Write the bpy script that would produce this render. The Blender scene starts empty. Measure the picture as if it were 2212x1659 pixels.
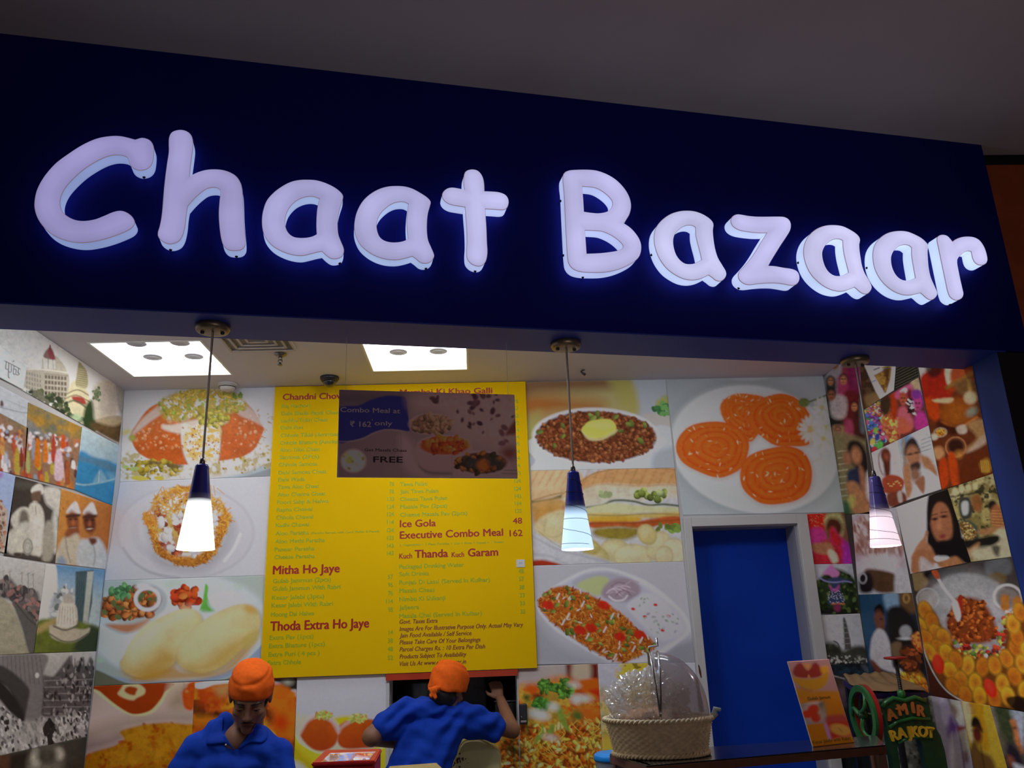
import bpy, bmesh, math, random
import numpy as np
from mathutils import Vector, Matrix

SC = bpy.context.scene
COL = SC.collection

# ------------------------------------------------------------------ camera, world, lights, exposure
IMW, IMH = 2212, 1659
FPX = 1756.1
PITCH, ROLL, YAW = (math.radians(a) for a in (16.963, -2.0916, 2.9249))
PHI = math.radians(10.396)            # the shop front runs at this angle to the back wall
EYE = np.array([0.0, 0.0, 1.6])
FW = np.array([math.sin(YAW)*math.cos(PITCH), math.cos(YAW)*math.cos(PITCH), math.sin(PITCH)])
_rt = np.array([math.cos(YAW), -math.sin(YAW), 0.0]); _up = np.cross(_rt, FW)
RT = math.cos(ROLL)*_rt + math.sin(ROLL)*_up
UP = -math.sin(ROLL)*_rt + math.cos(ROLL)*_up
cam = bpy.data.cameras.new('camera'); cam.sensor_fit = 'HORIZONTAL'; cam.sensor_width = 36.0
cam.lens = FPX/IMW*36.0; cam.clip_start = 0.05; cam.clip_end = 60
camo = bpy.data.objects.new('camera', cam); COL.objects.link(camo)
camo.matrix_world = Matrix(((RT[0], UP[0], -FW[0], EYE[0]), (RT[1], UP[1], -FW[1], EYE[1]), (RT[2], UP[2], -FW[2], EYE[2]), (0, 0, 0, 1)))
SC.camera = camo

SC.view_settings.view_transform = 'Standard'; SC.view_settings.look = 'None'
SC.view_settings.gamma = 1.0; SC.view_settings.use_curve_mapping = False
SC.view_settings.exposure = 0.0
wd = bpy.data.worlds.new('mall_ambience'); SC.world = wd; wd.use_nodes = True
wd.node_tree.nodes['Background'].inputs[0].default_value = (0.95, 0.85, 0.95, 1)
wd.node_tree.nodes['Background'].inputs[1].default_value = 0.011
PANEL_W = 4.3                          # shop ceiling panels (emission strength)
def area(name, loc, aim, size, watts, color):
    l = bpy.data.lights.new(name, 'AREA'); l.shape = 'RECTANGLE'; l.size, l.size_y = size; l.energy = watts; l.color = color
    o = bpy.data.objects.new(name, l); COL.objects.link(o); o.location = loc
    o.rotation_euler = (Vector(aim)-Vector(loc)).to_track_quat('-Z', 'Y').to_euler()
    return o
# added unseen fill lamps: upward onto the mall ceiling, forward onto the shop front
area('mall_ceiling_fill', (1.3, -0.6, 1.0), (1.6, 0.2, 3.7), (1.6, 1.0), 19.0, (1.0, 0.86, 0.88))
area('mall_front_fill', (0.5, -5.5, 1.2), (0.2, 3.0, 2.0), (5.0, 2.0), 5.0, (1.0, 0.86, 0.84))

# front row of the shop's own ceiling lights, above the counter and behind the fascia
for _x, _w in ((-1.35, 18.0), (-0.1, 19.0), (1.15, 7.0)): area('shop_front_row_light', (_x, 3.22+0.18*_x, 3.09), (_x, 4.2+0.18*_x, 0.9), (0.59, 0.40), _w, (0.95, 0.98, 1.0))

# ------------------------------------------------------------------ survey helpers: pixel of the photo -> point on a real plane
def ray(x, y): return (x-IMW/2)/FPX*RT - (y-IMH/2)/FPX*UP + FW
def onY(x, y, Y): d = ray(x, y); return EYE + d*((Y-EYE[1])/d[1])
def onX(x, y, X): d = ray(x, y); return EYE + d*((X-EYE[0])/d[0])
def onZ(x, y, Z): d = ray(x, y); return EYE + d*((Z-EYE[2])/d[2])
def onP(x, y, o, n): d = ray(x, y); return EYE + d*(np.dot(np.asarray(o)-EYE, n)/np.dot(d, n))
def proj(P):
    v = np.asarray(P, float)-EYE; k = v@FW
    return IMW/2 + FPX*(v@RT)/k, IMH/2 - FPX*(v@UP)/k
FU = np.array([math.cos(PHI), math.sin(PHI), 0.0]); FN = np.array([-math.sin(PHI), math.cos(PHI), 0.0])   # along / into the shop front
FO = np.array([0.0, 2.8, 0.0]); UZ = np.array([0.0, 0.0, 1.0])
def fpt(s, d, z): return FO + FU*s + FN*d + UZ*z
BY, LX, RX, CZ = 4.9, -2.145, 2.256, 3.107
Z0, Z1 = 2.68, 3.72                     # underside and top of the sign fascia

# ------------------------------------------------------------------ colour and material helpers
def s2l(c):
    c = np.asarray(c, float)
    return np.where(c <= 0.04045, c/12.92, ((c+0.055)/1.055)**2.4)
def hexc(h): return np.array([int(h[i:i+2], 16) for i in (0, 2, 4)], float)/255
MATS = {}
def mat(name, col, rough=0.6, metal=0.0, noise=0.0, nscale=8.0, bump=0.0, emit=None, estr=0.0, spec=0.5, coat=0.0, alpha=1.0, trans=0.0):
    """a procedural Principled material: base colour varied by a noise texture, optional noise bump"""
    if name in MATS: return MATS[name]
    m = bpy.data.materials.new(name); m.use_nodes = True; nt = m.node_tree; b = nt.nodes['Principled BSDF']
    c = tuple(s2l(hexc(col))) if isinstance(col, str) else tuple(col)
    b.inputs['Base Color'].default_value = (*c, 1); b.inputs['Roughness'].default_value = rough; b.inputs['Metallic'].default_value = metal
    b.inputs['Specular IOR Level'].default_value = spec; b.inputs['Coat Weight'].default_value = coat
    b.inputs['Alpha'].default_value = alpha; b.inputs['Transmission Weight'].default_value = trans
    if emit is not None:
        e = tuple(s2l(hexc(emit))) if isinstance(emit, str) else tuple(emit)
        b.inputs['Emission Color'].default_value = (*e, 1); b.inputs['Emission Strength'].default_value = estr
    if noise or bump:
        tc = nt.nodes.new('ShaderNodeTexCoord'); n = nt.nodes.new('ShaderNodeTexNoise'); n.inputs['Scale'].default_value = nscale; n.inputs['Detail'].default_value = 4
        nt.links.new(tc.outputs['Object'], n.inputs['Vector'])
        if noise:
            r = nt.nodes.new('ShaderNodeMapRange'); r.inputs['From Min'].default_value = 0.3; r.inputs['From Max'].default_value = 0.7
            r.inputs['To Min'].default_value = 1-noise; r.inputs['To Max'].default_value = 1+noise
            x = nt.nodes.new('ShaderNodeVectorMath'); x.operation = 'SCALE'; x.inputs[0].default_value = c
            nt.links.new(n.outputs['Fac'], r.inputs['Value']); nt.links.new(r.outputs['Result'], x.inputs['Scale']); nt.links.new(x.outputs['Vector'], b.inputs['Base Color'])
        if bump:
            u = nt.nodes.new('ShaderNodeBump'); u.inputs['Strength'].default_value = bump; u.inputs['Distance'].default_value = 0.01
            nt.links.new(n.outputs['Fac'], u.inputs['Height']); nt.links.new(u.outputs['Normal'], b.inputs['Normal'])
    MATS[name] = m
    return m
def print_mat(name, rough=0.5, spec=0.3, coat=0.0):
    """inkjet print: colours come from the print's own colour attribute, with fine paper grain"""
    if name in MATS: return MATS[name]
    m = bpy.data.materials.new(name); m.use_nodes = True; nt = m.node_tree; b = nt.nodes['Principled BSDF']
    a = nt.nodes.new('ShaderNodeAttribute'); a.attribute_name = 'ink'
    n = nt.nodes.new('ShaderNodeTexNoise'); n.inputs['Scale'].default_value = 420; n.inputs['Detail'].default_value = 2
    tc = nt.nodes.new('ShaderNodeTexCoord'); nt.links.new(tc.outputs['Object'], n.inputs['Vector'])
    r = nt.nodes.new('ShaderNodeMapRange'); r.inputs['To Min'].default_value = 0.93; r.inputs['To Max'].default_value = 1.07
    x = nt.nodes.new('ShaderNodeVectorMath'); x.operation = 'SCALE'
    nt.links.new(n.outputs['Fac'], r.inputs['Value']); nt.links.new(r.outputs['Result'], x.inputs['Scale']); nt.links.new(a.outputs['Color'], x.inputs[0])
    nt.links.new(x.outputs['Vector'], b.inputs['Base Color'])
    b.inputs['Roughness'].default_value = rough; b.inputs['Specular IOR Level'].default_value = spec; b.inputs['Coat Weight'].default_value = coat
    MATS[name] = m
    return m

# ------------------------------------------------------------------ object helpers
def link(name, me, m=None, parent=None, smooth=False):
    o = bpy.data.objects.new(name, me); COL.objects.link(o)
    if m is not None:
        for q in (m if isinstance(m, (list, tuple)) else [m]): me.materials.append(q)
    if parent is not None: o.parent = parent; o.matrix_parent_inverse = parent.matrix_world.inverted() if False else Matrix.Translation(-Vector(parent.location)) if parent.type == 'EMPTY' else Matrix()
    if smooth: me.polygons.foreach_set('use_smooth', [True]*len(me.polygons))
    return o
def obj(name, bm, m, parent=None, smooth=False):
    me = bpy.data.meshes.new(name); bm.normal_update(); bm.to_mesh(me); bm.free()
    return link(name, me, m, parent, smooth)
def raw(name, V, F, m, parent=None, smooth=False):
    me = bpy.data.meshes.new(name); me.from_pydata([tuple(map(float, v)) for v in V], [], F); me.update()
    return link(name, me, m, parent, smooth)
def tag(o, label, cat, group=None):
    o['label'] = label; o['category'] = cat
    if group: o['group'] = group
    return o
def struct(o, label=None, cat=None):
    o['kind'] = 'structure'
    if label: o['label'] = label
    if cat: o['category'] = cat
    return o
def thing(name, label, cat, loc, group=None):
    o = bpy.data.objects.new(name, None); COL.objects.link(o); o.location = tuple(map(float, loc)); o.empty_display_size = 0.05
    return tag(o, label, cat, group)
def hexa(bm, p):
    """box from 8 corners: bottom ring 0-3, top ring 4-7"""
    v = [bm.verts.new(tuple(map(float, q))) for q in p]
    for f in ((3, 2, 1, 0), (4, 5, 6, 7), (0, 1, 5, 4), (1, 2, 6, 5), (2, 3, 7, 6), (3, 0, 4, 7)): bm.faces.new([v[i] for i in f])
def box(bm, x0, x1, y0, y1, z0, z1, f=None):
    p = [(x0, y0, z0), (x1, y0, z0), (x1, y1, z0), (x0, y1, z0), (x0, y0, z1), (x1, y0, z1), (x1, y1, z1), (x0, y1, z1)]
    hexa(bm, [f(*q) for q in p] if f else p)
def boxo(name, x0, x1, y0, y1, z0, z1, m, parent=None, f=None, bev=0.0):
    bm = bmesh.new(); box(bm, x0, x1, y0, y1, z0, z1, f)
    if bev: bmesh.ops.bevel(bm, geom=bm.edges[:], offset=bev, segments=2, affect='EDGES', profile=0.5)
    bmesh.ops.recalc_face_normals(bm, faces=bm.faces[:])
    return obj(name, bm, m, parent)
def slab(bm, xs, ys, z0, z1, holes, f=None):
    """a plate split by grid lines, leaving the hole cells out: one watertight-looking sheet with openings"""
    for i in range(len(xs)-1):
        for j in range(len(ys)-1):
            cx, cy = (xs[i]+xs[i+1])/2, (ys[j]+ys[j+1])/2
            if any(a < cx < b and c < cy < d for a, b, c, d in holes): continue
            box(bm, xs[i], xs[i+1], ys[j], ys[j+1], z0, z1, f)
    bmesh.ops.remove_doubles(bm, verts=bm.verts[:], dist=1e-5)
    seen = {}
    for fc in bm.faces: seen.setdefault(tuple(sorted(v.index for v in fc.verts)), []).append(fc)
    bm.verts.index_update(); seen = {}
    for fc in bm.faces: seen.setdefault(tuple(sorted(v.index for v in fc.verts)), []).append(fc)
    bmesh.ops.delete(bm, geom=[f for l in seen.values() if len(l) > 1 for f in l], context='FACES_ONLY')
    bmesh.ops.recalc_face_normals(bm, faces=bm.faces[:])
def tube(bm, pts, r, seg=8, caps=True):
    pts = [Vector(tuple(map(float, p))) for p in pts]; n = len(pts); rings = []
    R = r if isinstance(r, (list, tuple)) else [r]*n
    up = Vector((0, 0, 1))
    t0 = (pts[1]-pts[0]).normalized()
    if abs(t0.dot(up)) > 0.9: up = Vector((1, 0, 0))
    a = t0.cross(up).normalized()
    for i, p in enumerate(pts):
        t = (pts[min(i+1, n-1)]-pts[max(i-1, 0)]).normalized()
        a = (a - t*a.dot(t)).normalized(); b = t.cross(a)
        rings.append([bm.verts.new(p + (a*math.cos(2*math.pi*k/seg) + b*math.sin(2*math.pi*k/seg))*R[i]) for k in range(seg)])
    for i in range(n-1):
        for k in range(seg): bm.faces.new((rings[i][k], rings[i][(k+1) % seg], rings[i+1][(k+1) % seg], rings[i+1][k]))
    if caps: bm.faces.new(rings[0][::-1]); bm.faces.new(rings[-1])
def lathe(bm, prof, seg=32, c=(0, 0, 0), sx=1.0, sy=1.0, rot=0.0, mod=None, capb=True, capt=True):
    """profile of (radius, z) spun round a vertical axis at c"""
    rings = []
    for j, (r, z) in enumerate(prof):
        ring = []
        for k in range(seg):
            a = 2*math.pi*k/seg; rr = r*(mod(a, z, j) if mod else 1.0)
            x, y = rr*math.cos(a)*sx, rr*math.sin(a)*sy
            ring.append(bm.verts.new((c[0]+x*math.cos(rot)-y*math.sin(rot), c[1]+x*math.sin(rot)+y*math.cos(rot), c[2]+z)))
        rings.append(ring)
    for j in range(len(rings)-1):
        for k in range(seg): bm.faces.new((rings[j][k], rings[j][(k+1) % seg], rings[j+1][(k+1) % seg], rings[j+1][k]))
    if capb: bm.faces.new(rings[0][::-1])
    if capt: bm.faces.new(rings[-1])
def ball(bm, c, r, seg=16, sc=(1, 1, 1)):
    m = Matrix.Translation(tuple(map(float, c))) @ Matrix.Diagonal((*sc, 1))
    bmesh.ops.create_uvsphere(bm, u_segments=seg, v_segments=max(6, seg//2), radius=r, matrix=m)

# ------------------------------------------------------------------ 2-D outlines
def spline(txt, x0, y0, k, step=6.0):
    """'x,y x,y! ...' (crop units, ! = sharp corner) -> smooth closed loop in photo pixels"""
    P = []; C = []
    for t in txt.split():
        c = t.endswith('!'); a, b = t.rstrip('!').split(',')
        P.append((float(a)/k+x0, float(b)/k+y0)); C.append(c)
    P = np.array(P); n = len(P); out = []
    for i in range(n):
        p1, p2 = P[i], P[(i+1) % n]
        p0 = P[i-1] if not C[i] else p1-(p2-p1)*0.6
        p3 = P[(i+2) % n] if not C[(i+1) % n] else p2+(p2-p1)*0.6
        m = max(2, int(np.hypot(*(p2-p1))/step*1.5))
        for j in range(m):
            t = j/m
            out.append(0.5*((2*p1)+(-p0+p2)*t+(2*p0-5*p1+4*p2-p3)*t*t+(-p0+3*p1-3*p2+p3)*t**3))
    return np.array(out)
def area2(P): return 0.5*np.sum(P[:, 0]*np.roll(P[:, 1], -1)-np.roll(P[:, 0], -1)*P[:, 1])
def inset(P, d):
    """move a closed counter-clockwise loop d to its left (inwards)"""
    e = np.roll(P, -1, 0)-P; e /= np.maximum(np.linalg.norm(e, axis=1, keepdims=True), 1e-9)
    n = np.stack((-e[:, 1], e[:, 0]), 1); m = n+np.roll(n, 1, 0); m /= np.maximum(np.linalg.norm(m, axis=1, keepdims=True), 1e-6)
    c = np.clip(np.sum(m*n, 1, keepdims=True), 0.55, 1)
    return P+m*d/c
# ------------------------------------------------------------------ the room
M_white = mat('white_wall_paint', 'c9c9cc', 0.7, noise=0.03, nscale=3)
M_ceil = mat('shop_ceiling_paint', 'd2d2de', 0.8, noise=0.03, nscale=2)
M_mallceil = mat('mall_ceiling_plaster', 'a89c98', 0.85, noise=0.06, nscale=1.5)
M_fascia = mat('navy_fascia_laminate', (0.006, 0.010, 0.20), 0.5, 0.6, noise=0.05, nscale=4, spec=0.2)
M_soffit = mat('blue_soffit_paint', (0.022, 0.045, 0.33), 0.5, noise=0.05, nscale=3, spec=0.3)
M_bluewall = mat('blue_wall_paint', (0.012, 0.055, 0.33), 0.55, noise=0.06, nscale=4, spec=0.3)
M_pier = mat('dark_pier_laminate', (0.012, 0.008, 0.010), 0.5, noise=0.1, nscale=3)
M_orange = mat('burnt_orange_plaster', (0.30, 0.055, 0.008), 0.8, noise=0.12, nscale=14, bump=0.15)
M_black = mat('black_shadow_gap', (0.003, 0.003, 0.003), 0.8, noise=0.1, nscale=5)
M_kitchen = mat('unlit_kitchen_black', (0.012, 0.012, 0.013), 0.5, noise=0.2, nscale=6)  # near-black colour stands in for the darkness of the barely lit kitchen
M_floor = mat('beige_floor_tile', '8c8278', 0.35, noise=0.08, nscale=2)
M_doorblue = mat('blue_door_laminate', (0.002, 0.045, 0.46), 0.55, noise=0.08, nscale=3, spec=0.15)
M_frame = mat('white_door_frame_paint', 'cfcfcf', 0.5, noise=0.04, nscale=5)

LIGHTS = [(-1.985, -1.402, 4.037, 4.628), (-0.594, -0.018, 4.03, 4.622), (0.965, 1.545, 3.80, 4.387)]
PASS = (-0.512, 0.216, 1.105, 1.392)     # serving hatch in the back wall
DOOR = (1.300, 1.945, 0.0, 2.168)

bm = bmesh.new(); slab(bm, [LX-0.1, PASS[0], PASS[1], DOOR[0], DOOR[1], RX+0.1], [0, PASS[2], PASS[3], DOOR[3], CZ+0.1], 0, 0.2, [PASS, DOOR], lambda x, z, y: (x, BY+y, z))
struct(obj('wall_back', bm, M_white))
struct(boxo('wall_left', LX-0.12, LX, 2.6, BY+0.1, 0, CZ+0.1, M_white))
struct(boxo('wall_right', RX, RX+0.12, 2.8+math.tan(PHI)*(RX+0.12)+0.246/math.cos(PHI), BY+0.1, 0, CZ+0.1, M_bluewall))
struct(boxo('wall_right_lining', RX-0.0011, RX-0.0002, 3.445, BY-0.001, 0.6, CZ-0.001, mat('dark_print_backing', (0.06, 0.055, 0.05), 0.7, noise=0.1)))
xs = sorted({LX, RX, *[v for l in LIGHTS for v in l[:2]]}); ys = sorted({2.0, BY, *[v for l in LIGHTS for v in l[2:]]})
rear = lambda x: 2.8+math.tan(PHI)*x+0.244/math.cos(PHI)
bm = bmesh.new(); slab(bm, xs, ys, CZ, CZ+0.09, LIGHTS, lambda x, y, z: (x, rear(x) if y == 2.0 else y, z)); struct(obj('ceiling', bm, M_ceil))
struct(boxo('floor', -7, 7, -7, 6.5, -0.1, 0, M_floor))
bm = bmesh.new(); box(bm, -7, 7, -7, 3.33, Z1, Z1+0.1); struct(obj('ceiling_mall', bm, M_mallceil))
# the sign fascia and its blue underside, the two piers, the neighbour's wall
SE = 2.463
struct(boxo('wall_front', -4, SE, 0, 0.24, Z0+0.006, Z1, M_fascia, f=fpt))
struct(boxo('trim_1', -4, 2.34, 0.001, 0.242, Z0, Z0+0.006, M_soffit, f=fpt))
struct(boxo('wall_pier_left', -4, -1.692, 0.002, 0.24, 0, Z0, M_pier, f=fpt))
fy = 2.8+math.tan(PHI)*RX
q = [np.array([RX, fy+0.002, 0]), fpt(SE, 0.002, 0), fpt(SE, 0.24, 0), np.array([RX, fy+0.27, 0])]
bm = bmesh.new(); hexa(bm, [*q, *[p+UZ*Z0 for p in q]]); bmesh.ops.recalc_face_normals(bm, faces=bm.faces[:])
for f in bm.faces:
    if f.normal.x < -0.9: f.material_index = 1
struct(obj('wall_pier_right', bm, [M_pier, M_bluewall]))
struct(boxo('wall_neighbour', 2.43, 6, 3.335, 3.5, 0, 3.668, M_orange))
struct(boxo('trim_2', 2.43, 6, 3.36, 3.5, 3.668, Z1+0.1, M_black))
# kitchen seen through the hatch
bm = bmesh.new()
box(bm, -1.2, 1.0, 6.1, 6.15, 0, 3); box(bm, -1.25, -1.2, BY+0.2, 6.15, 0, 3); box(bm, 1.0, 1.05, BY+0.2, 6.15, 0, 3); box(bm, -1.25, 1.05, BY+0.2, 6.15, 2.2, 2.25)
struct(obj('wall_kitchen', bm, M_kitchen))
# red lintel strip and pale jamb lining of the hatch
struct(boxo('trim_3', PASS[0]-0.008, PASS[1]+0.006, BY-0.022, BY+0.0, 1.364, 1.398, mat('red_lintel_paint', (0.48, 0.045, 0.012), 0.4, noise=0.08, nscale=9)))
struct(boxo('trim_4', PASS[0]-0.008, PASS[0]+0.010, BY-0.008, BY+0.19, 0.8, 1.364, M_frame))

# door set in a white frame
d1 = boxo('door_1', DOOR[0]+0.001, DOOR[1]-0.001, BY+0.155, BY+0.195, 0.01, DOOR[3]-0.004, M_doorblue); struct(d1)
def frame_piece(x0, x1, z0, z1): 
    o = boxo('door_frame', x0, x1, BY-0.030, BY+0.002, z0, z1, M_frame, None, bev=0.003); o.parent = d1; return o
frame_piece(1.251, DOOR[0], 0, 2.222); frame_piece(DOOR[1], 2.012, 0, 2.222); frame_piece(DOOR[0], DOOR[1], DOOR[3], 2.222)
bm = bmesh.new()
box(bm, DOOR[0]-0.0005, DOOR[0]+0.008, BY, BY+0.15, 0, DOOR[3]-0.008); box(bm, DOOR[1]-0.012, DOOR[1]+0.0005, BY, BY+0.15, 0, DOOR[3]-0.008); box(bm, DOOR[0], DOOR[1], BY, BY+0.15, DOOR[3]-0.008, DOOR[3]+0.0005)
o = obj('door_lining', bm, mat('grey_door_lining', '9a9ca4', 0.5, noise=0.05, nscale=4)); o.parent = d1
bm = bmesh.new()                          # rust and torn laminate down the left jamb of the frame
for (x, y, w, h) in ((1509, 1490, 4, 34), (1514, 1520, 5, 30), (1521, 1555, 4, 40), (1512, 1450, 2.5, 14)):
    p = onY(x, y, BY-0.0308); s = 1/375
    v = [bm.verts.new((p[0]+a*w*s+0.1*b*h*s, p[1], p[2]-b*h*s)) for a, b in ((-.6, -1), (.5, -.8), (1, 0), (.6, .9), (-.3, 1), (-1, .2))]; bm.faces.new(v)
bmesh.ops.recalc_face_normals(bm, faces=bm.faces[:])
o = obj('rust_stain', bm, mat('rust_brown', (0.10, 0.035, 0.008), 0.8, noise=0.3, nscale=60)); o.parent = d1

# ------------------------------------------------------------------ illuminated sign letters
def emit_mat(name, face, strength, normal_soft=True):
    m = bpy.data.materials.new(name); m.use_nodes = True; nt = m.node_tree; b = nt.nodes['Principled BSDF']
    c = tuple(s2l(hexc(face)))
    b.inputs['Base Color'].default_value = (0.22, 0.21, 0.22, 1); b.inputs['Roughness'].default_value = 0.35; b.inputs['Emission Color'].default_value = (*c, 1)
    b.inputs['Specular IOR Level'].default_value = 0.2
    tc = nt.nodes.new('ShaderNodeTexCoord'); n = nt.nodes.new('ShaderNodeTexNoise'); n.inputs['Scale'].default_value = 6; n.inputs['Detail'].default_value = 1
    nt.links.new(tc.outputs['Object'], n.inputs['Vector'])
    r = nt.nodes.new('ShaderNodeMapRange'); r.inputs['From Min'].default_value = 0.3; r.inputs['From Max'].default_value = 0.7; r.inputs['To Min'].default_value = strength*0.9; r.inputs['To Max'].default_value = strength*1.1
    nt.links.new(n.outputs['Fac'], r.inputs['Value'])
    last = r.outputs['Result']
    a = nt.nodes.new('ShaderNodeAttribute'); a.attribute_name = 'lamp'     # diffuser is dimmer away from the lamps inside
    x = nt.nodes.new('ShaderNodeMath'); x.operation = 'MULTIPLY'; nt.links.new(last, x.inputs[0]); nt.links.new(a.outputs['Fac'], x.inputs[1]); last = x.outputs[0]
    nt.links.new(last, b.inputs['Emission Strength'])
    return m
M_seam = mat('tan_edge_trim', (0.30, 0.20, 0.22), 0.5, noise=0.1, nscale=20, emit=(0.30, 0.22, 0.30), estr=0.55)
TSEAM, RDOME, HDOME = 0.057, 0.026, 0.017
def fa_attr(me, vals):
    a = me.attributes.new('lamp', 'FLOAT', 'POINT'); a.data.foreach_set('value', [float(v) for v in vals])
def letter(name, label, crop, outer, holes, fcol, fstr, rcol, rstr, vents):
    x0, y0, k = crop
    loops = [spline(t, x0, y0, k) for t in [outer]+holes]
    W2 = []
    for i, L in enumerate(loops):          # photo pixels -> metres along the fascia, measured on the plane of the face seam
        q = np.array([onP(px, py, FO-FN*TSEAM, FN) for px, py in L]); P = np.stack(((q-FO)@FU, q[:, 2]), 1)
        if (area2(P) > 0) != (i == 0): P = P[::-1]
        W2.append(P)
    cs = W2[0].mean(0); root = thing(name, label, 'sign letter', fpt(cs[0], 0, cs[1]), 'illuminated letters on the navy fascia')
    f = lambda p, t: fpt(p[0], -t, p[1])
    V = []; F = []; A = []                 # return (side wall)
    for P in W2:
        n = len(P); b = len(V); ts = (0.0012, 0.012, 0.03, TSEAM)
        for j, t in enumerate(ts): V += [f(p, t) for p in P]; A += [(0.9, 1.0, 1.02, 0.95)[j]]*n
        F += [(b+j*n+i, b+j*n+(i+1) % n, b+(j+1)*n+(i+1) % n, b+(j+1)*n+i) for j in range(len(ts)-1) for i in range(n)]
    o = raw('letter_return', V, F, emit_mat(name+'_return_glow', rcol, rstr), root, True); fa_attr(o.data, A)
    bm = bmesh.new(); A = []; last = []    # domed face
    K = 7
    for P in W2:
        prev = None
        for j in range(K):
            th = math.pi/2*j/(K-1); Q = inset(P, RDOME*(1-math.cos(th))) if j else P
            ring = [bm.verts.new(tuple(f(p, TSEAM+HDOME*math.sin(th)))) for p in Q]; A += [0.80+0.24*(j/(K-1))]*len(ring)
            if prev:
                for i in range(len(ring)): bm.faces.new((prev[i], prev[(i+1) % len(ring)], ring[(i+1) % len(ring)], ring[i]))
            prev = ring
        last.append(prev)
    es = []
    for r in last: es += [bm.edges.get((r[i], r[(i+1) % len(r)])) for i in range(len(r))]
    bmesh.ops.triangle_fill(bm, use_beauty=True, use_dissolve=False, edges=es)
    bmesh.ops.recalc_face_normals(bm, faces=bm.faces[:])
    o = obj('letter_face', bm, emit_mat(name+'_face_glow', fcol, fstr), root, True); fa_attr(o.data, A)
    V = []; F = []                         # thin trim along the seam
    for P in W2:
        n = len(P); b = len(V)
        for d, t in ((0, TSEAM-0.0025), (-0.0012, TSEAM-0.0015), (-0.0012, TSEAM+0.0008), (0.0003, TSEAM+0.0016)):
            V += [f(p, t) for p in (inset(P, d) if d else P)]
        F += [(b+j*n+i, b+j*n+(i+1) % n, b+(j+1)*n+(i+1) % n, b+(j+1)*n+i) for j in range(3) for i in range(n)]
    raw('seam_trim', V, F, M_seam, root, True)
    for vx, vy in vents:                   # drain holes in the return
        px, py = vx/k+x0, vy/k+y0
        q = onP(px, py, FO-FN*0.012, FN); p2 = np.array([(q-FO)@FU, q[2]])
        P = W2[0]; i = np.argmin(((P-p2)**2).sum(1)); bm = bmesh.new(); ball(bm, f(P[i], 0.012), 0.0055, 10)
        obj('drain_hole', bm, M_black, root, True)
A_h = {}
letter('letter_c', 'large glowing capital C, first letter of the sign at the left', (60, 280, 5.926),
 "1380,135! 1470,112 1560,140 1605,210 1610,300 1590,430 1530,500 1430,520 1350,490 1310,440 1290,380 1260,345 1180,325 1080,328 960,365 820,440 690,530 560,650 470,760 420,870 412,960 440,1050 500,1110 600,1160 720,1175 860,1155 980,1110 1100,1060 1200,1045 1290,1080 1350,1140 1365,1200 1320,1265 1200,1325 1050,1380 900,1420 740,1445 600,1440 450,1405 330,1350 230,1270 140,1150 95,1020 95,900 130,760 220,600 360,440 520,320 700,205 880,125 1050,92 1200,92",
 [], '948ec2', 0.97, '8494c4', 0.95, [(1480, 605)])
letter('letter_h', 'tall glowing letter h right after the capital C', (320, 270, 5.53),
 "255,150 290,90 380,65 460,80 515,130 535,220 525,330 505,480 490,630! 560,585 680,545 800,535 920,550 1030,600 1090,670 1120,760 1130,900 1135,1050 1145,1200 1160,1380 1150,1450 1110,1490 1040,1500 960,1490 905,1440 875,1350 855,1200 848,1050 858,900 870,800 840,755 780,745 700,760 620,815 540,890 470,970! 455,1060 440,1200 410,1320 360,1390 270,1420 190,1400 130,1345 120,1290 145,1200 170,1050 195,750 225,500 250,330 250,230",
 [], '9c97c8', 0.97, '8f9fcc', 0.96, [(265, 1485), (1050, 1565)])
letter('letter_a', 'glowing letter a between the h and the next a', (550, 380, 7.9),
 "900,72 1050,82 1200,125 1340,190 1440,260 1500,330 1500,400 1450,560 1420,700 1412,850 1425,1000 1460,1100 1510,1220 1520,1290 1490,1370 1410,1410 1310,1410 1230,1360 1150,1285! 1050,1305 930,1335 800,1360 650,1345 480,1290 320,1200 200,1070 145,930 130,760 150,600 210,430 330,290 480,180 620,110 760,78",
 ["1115,395! 1040,360 940,348 820,370 700,430 600,530 540,640 515,760 525,880 575,980 660,1045 770,1065 900,1060 1000,1035 1065,1000! 1058,850 1065,650 1085,500"], 'a5a2d2', 0.97, '9badd8', 0.97, [(1440, 1475)])
letter('letter_a', 'glowing letter a just left of the t', (750, 390, 8.295),
 "880,105 1030,115 1170,155 1310,230 1430,310 1490,380 1480,450 1440,600 1425,760 1425,920 1445,1070 1490,1180 1545,1310 1550,1370 1500,1450 1400,1485 1310,1465 1230,1400 1165,1355! 1050,1390 930,1415 820,1420 680,1405 520,1355 370,1270 240,1150 165,1010 132,870 140,720 180,560 270,390 400,260 560,165 720,117",
 ["1100,420! 1030,385 940,380 840,400 730,460 620,560 550,670 522,800 540,930 590,1030 680,1090 800,1115 930,1110 1030,1085 1095,1050! 1078,900 1072,760 1080,600"], 'a9a7d5', 0.97, 'a0b2dc', 0.98, [(1410, 1565)])
letter('letter_t', 'glowing cross-shaped letter t ending the first word', (930, 350, 6.636),
 "485,180 520,130 600,112 680,135 735,200 762,290 770,425! 860,428 980,440 1075,480 1115,550 1110,620 1080,670 1020,685 920,678 780,670! 785,760 798,950 805,1150 812,1300 790,1420 740,1480 670,1490 590,1460 530,1390 518,1280 525,1150 520,950 505,760 497,645! 400,630 280,605 200,555 168,490 185,430 240,385 310,372 400,385 490,405! 478,300",
 [], 'bab9e6', 0.98, 'b0bce8', 0.98, [(635, 1555)])
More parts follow.
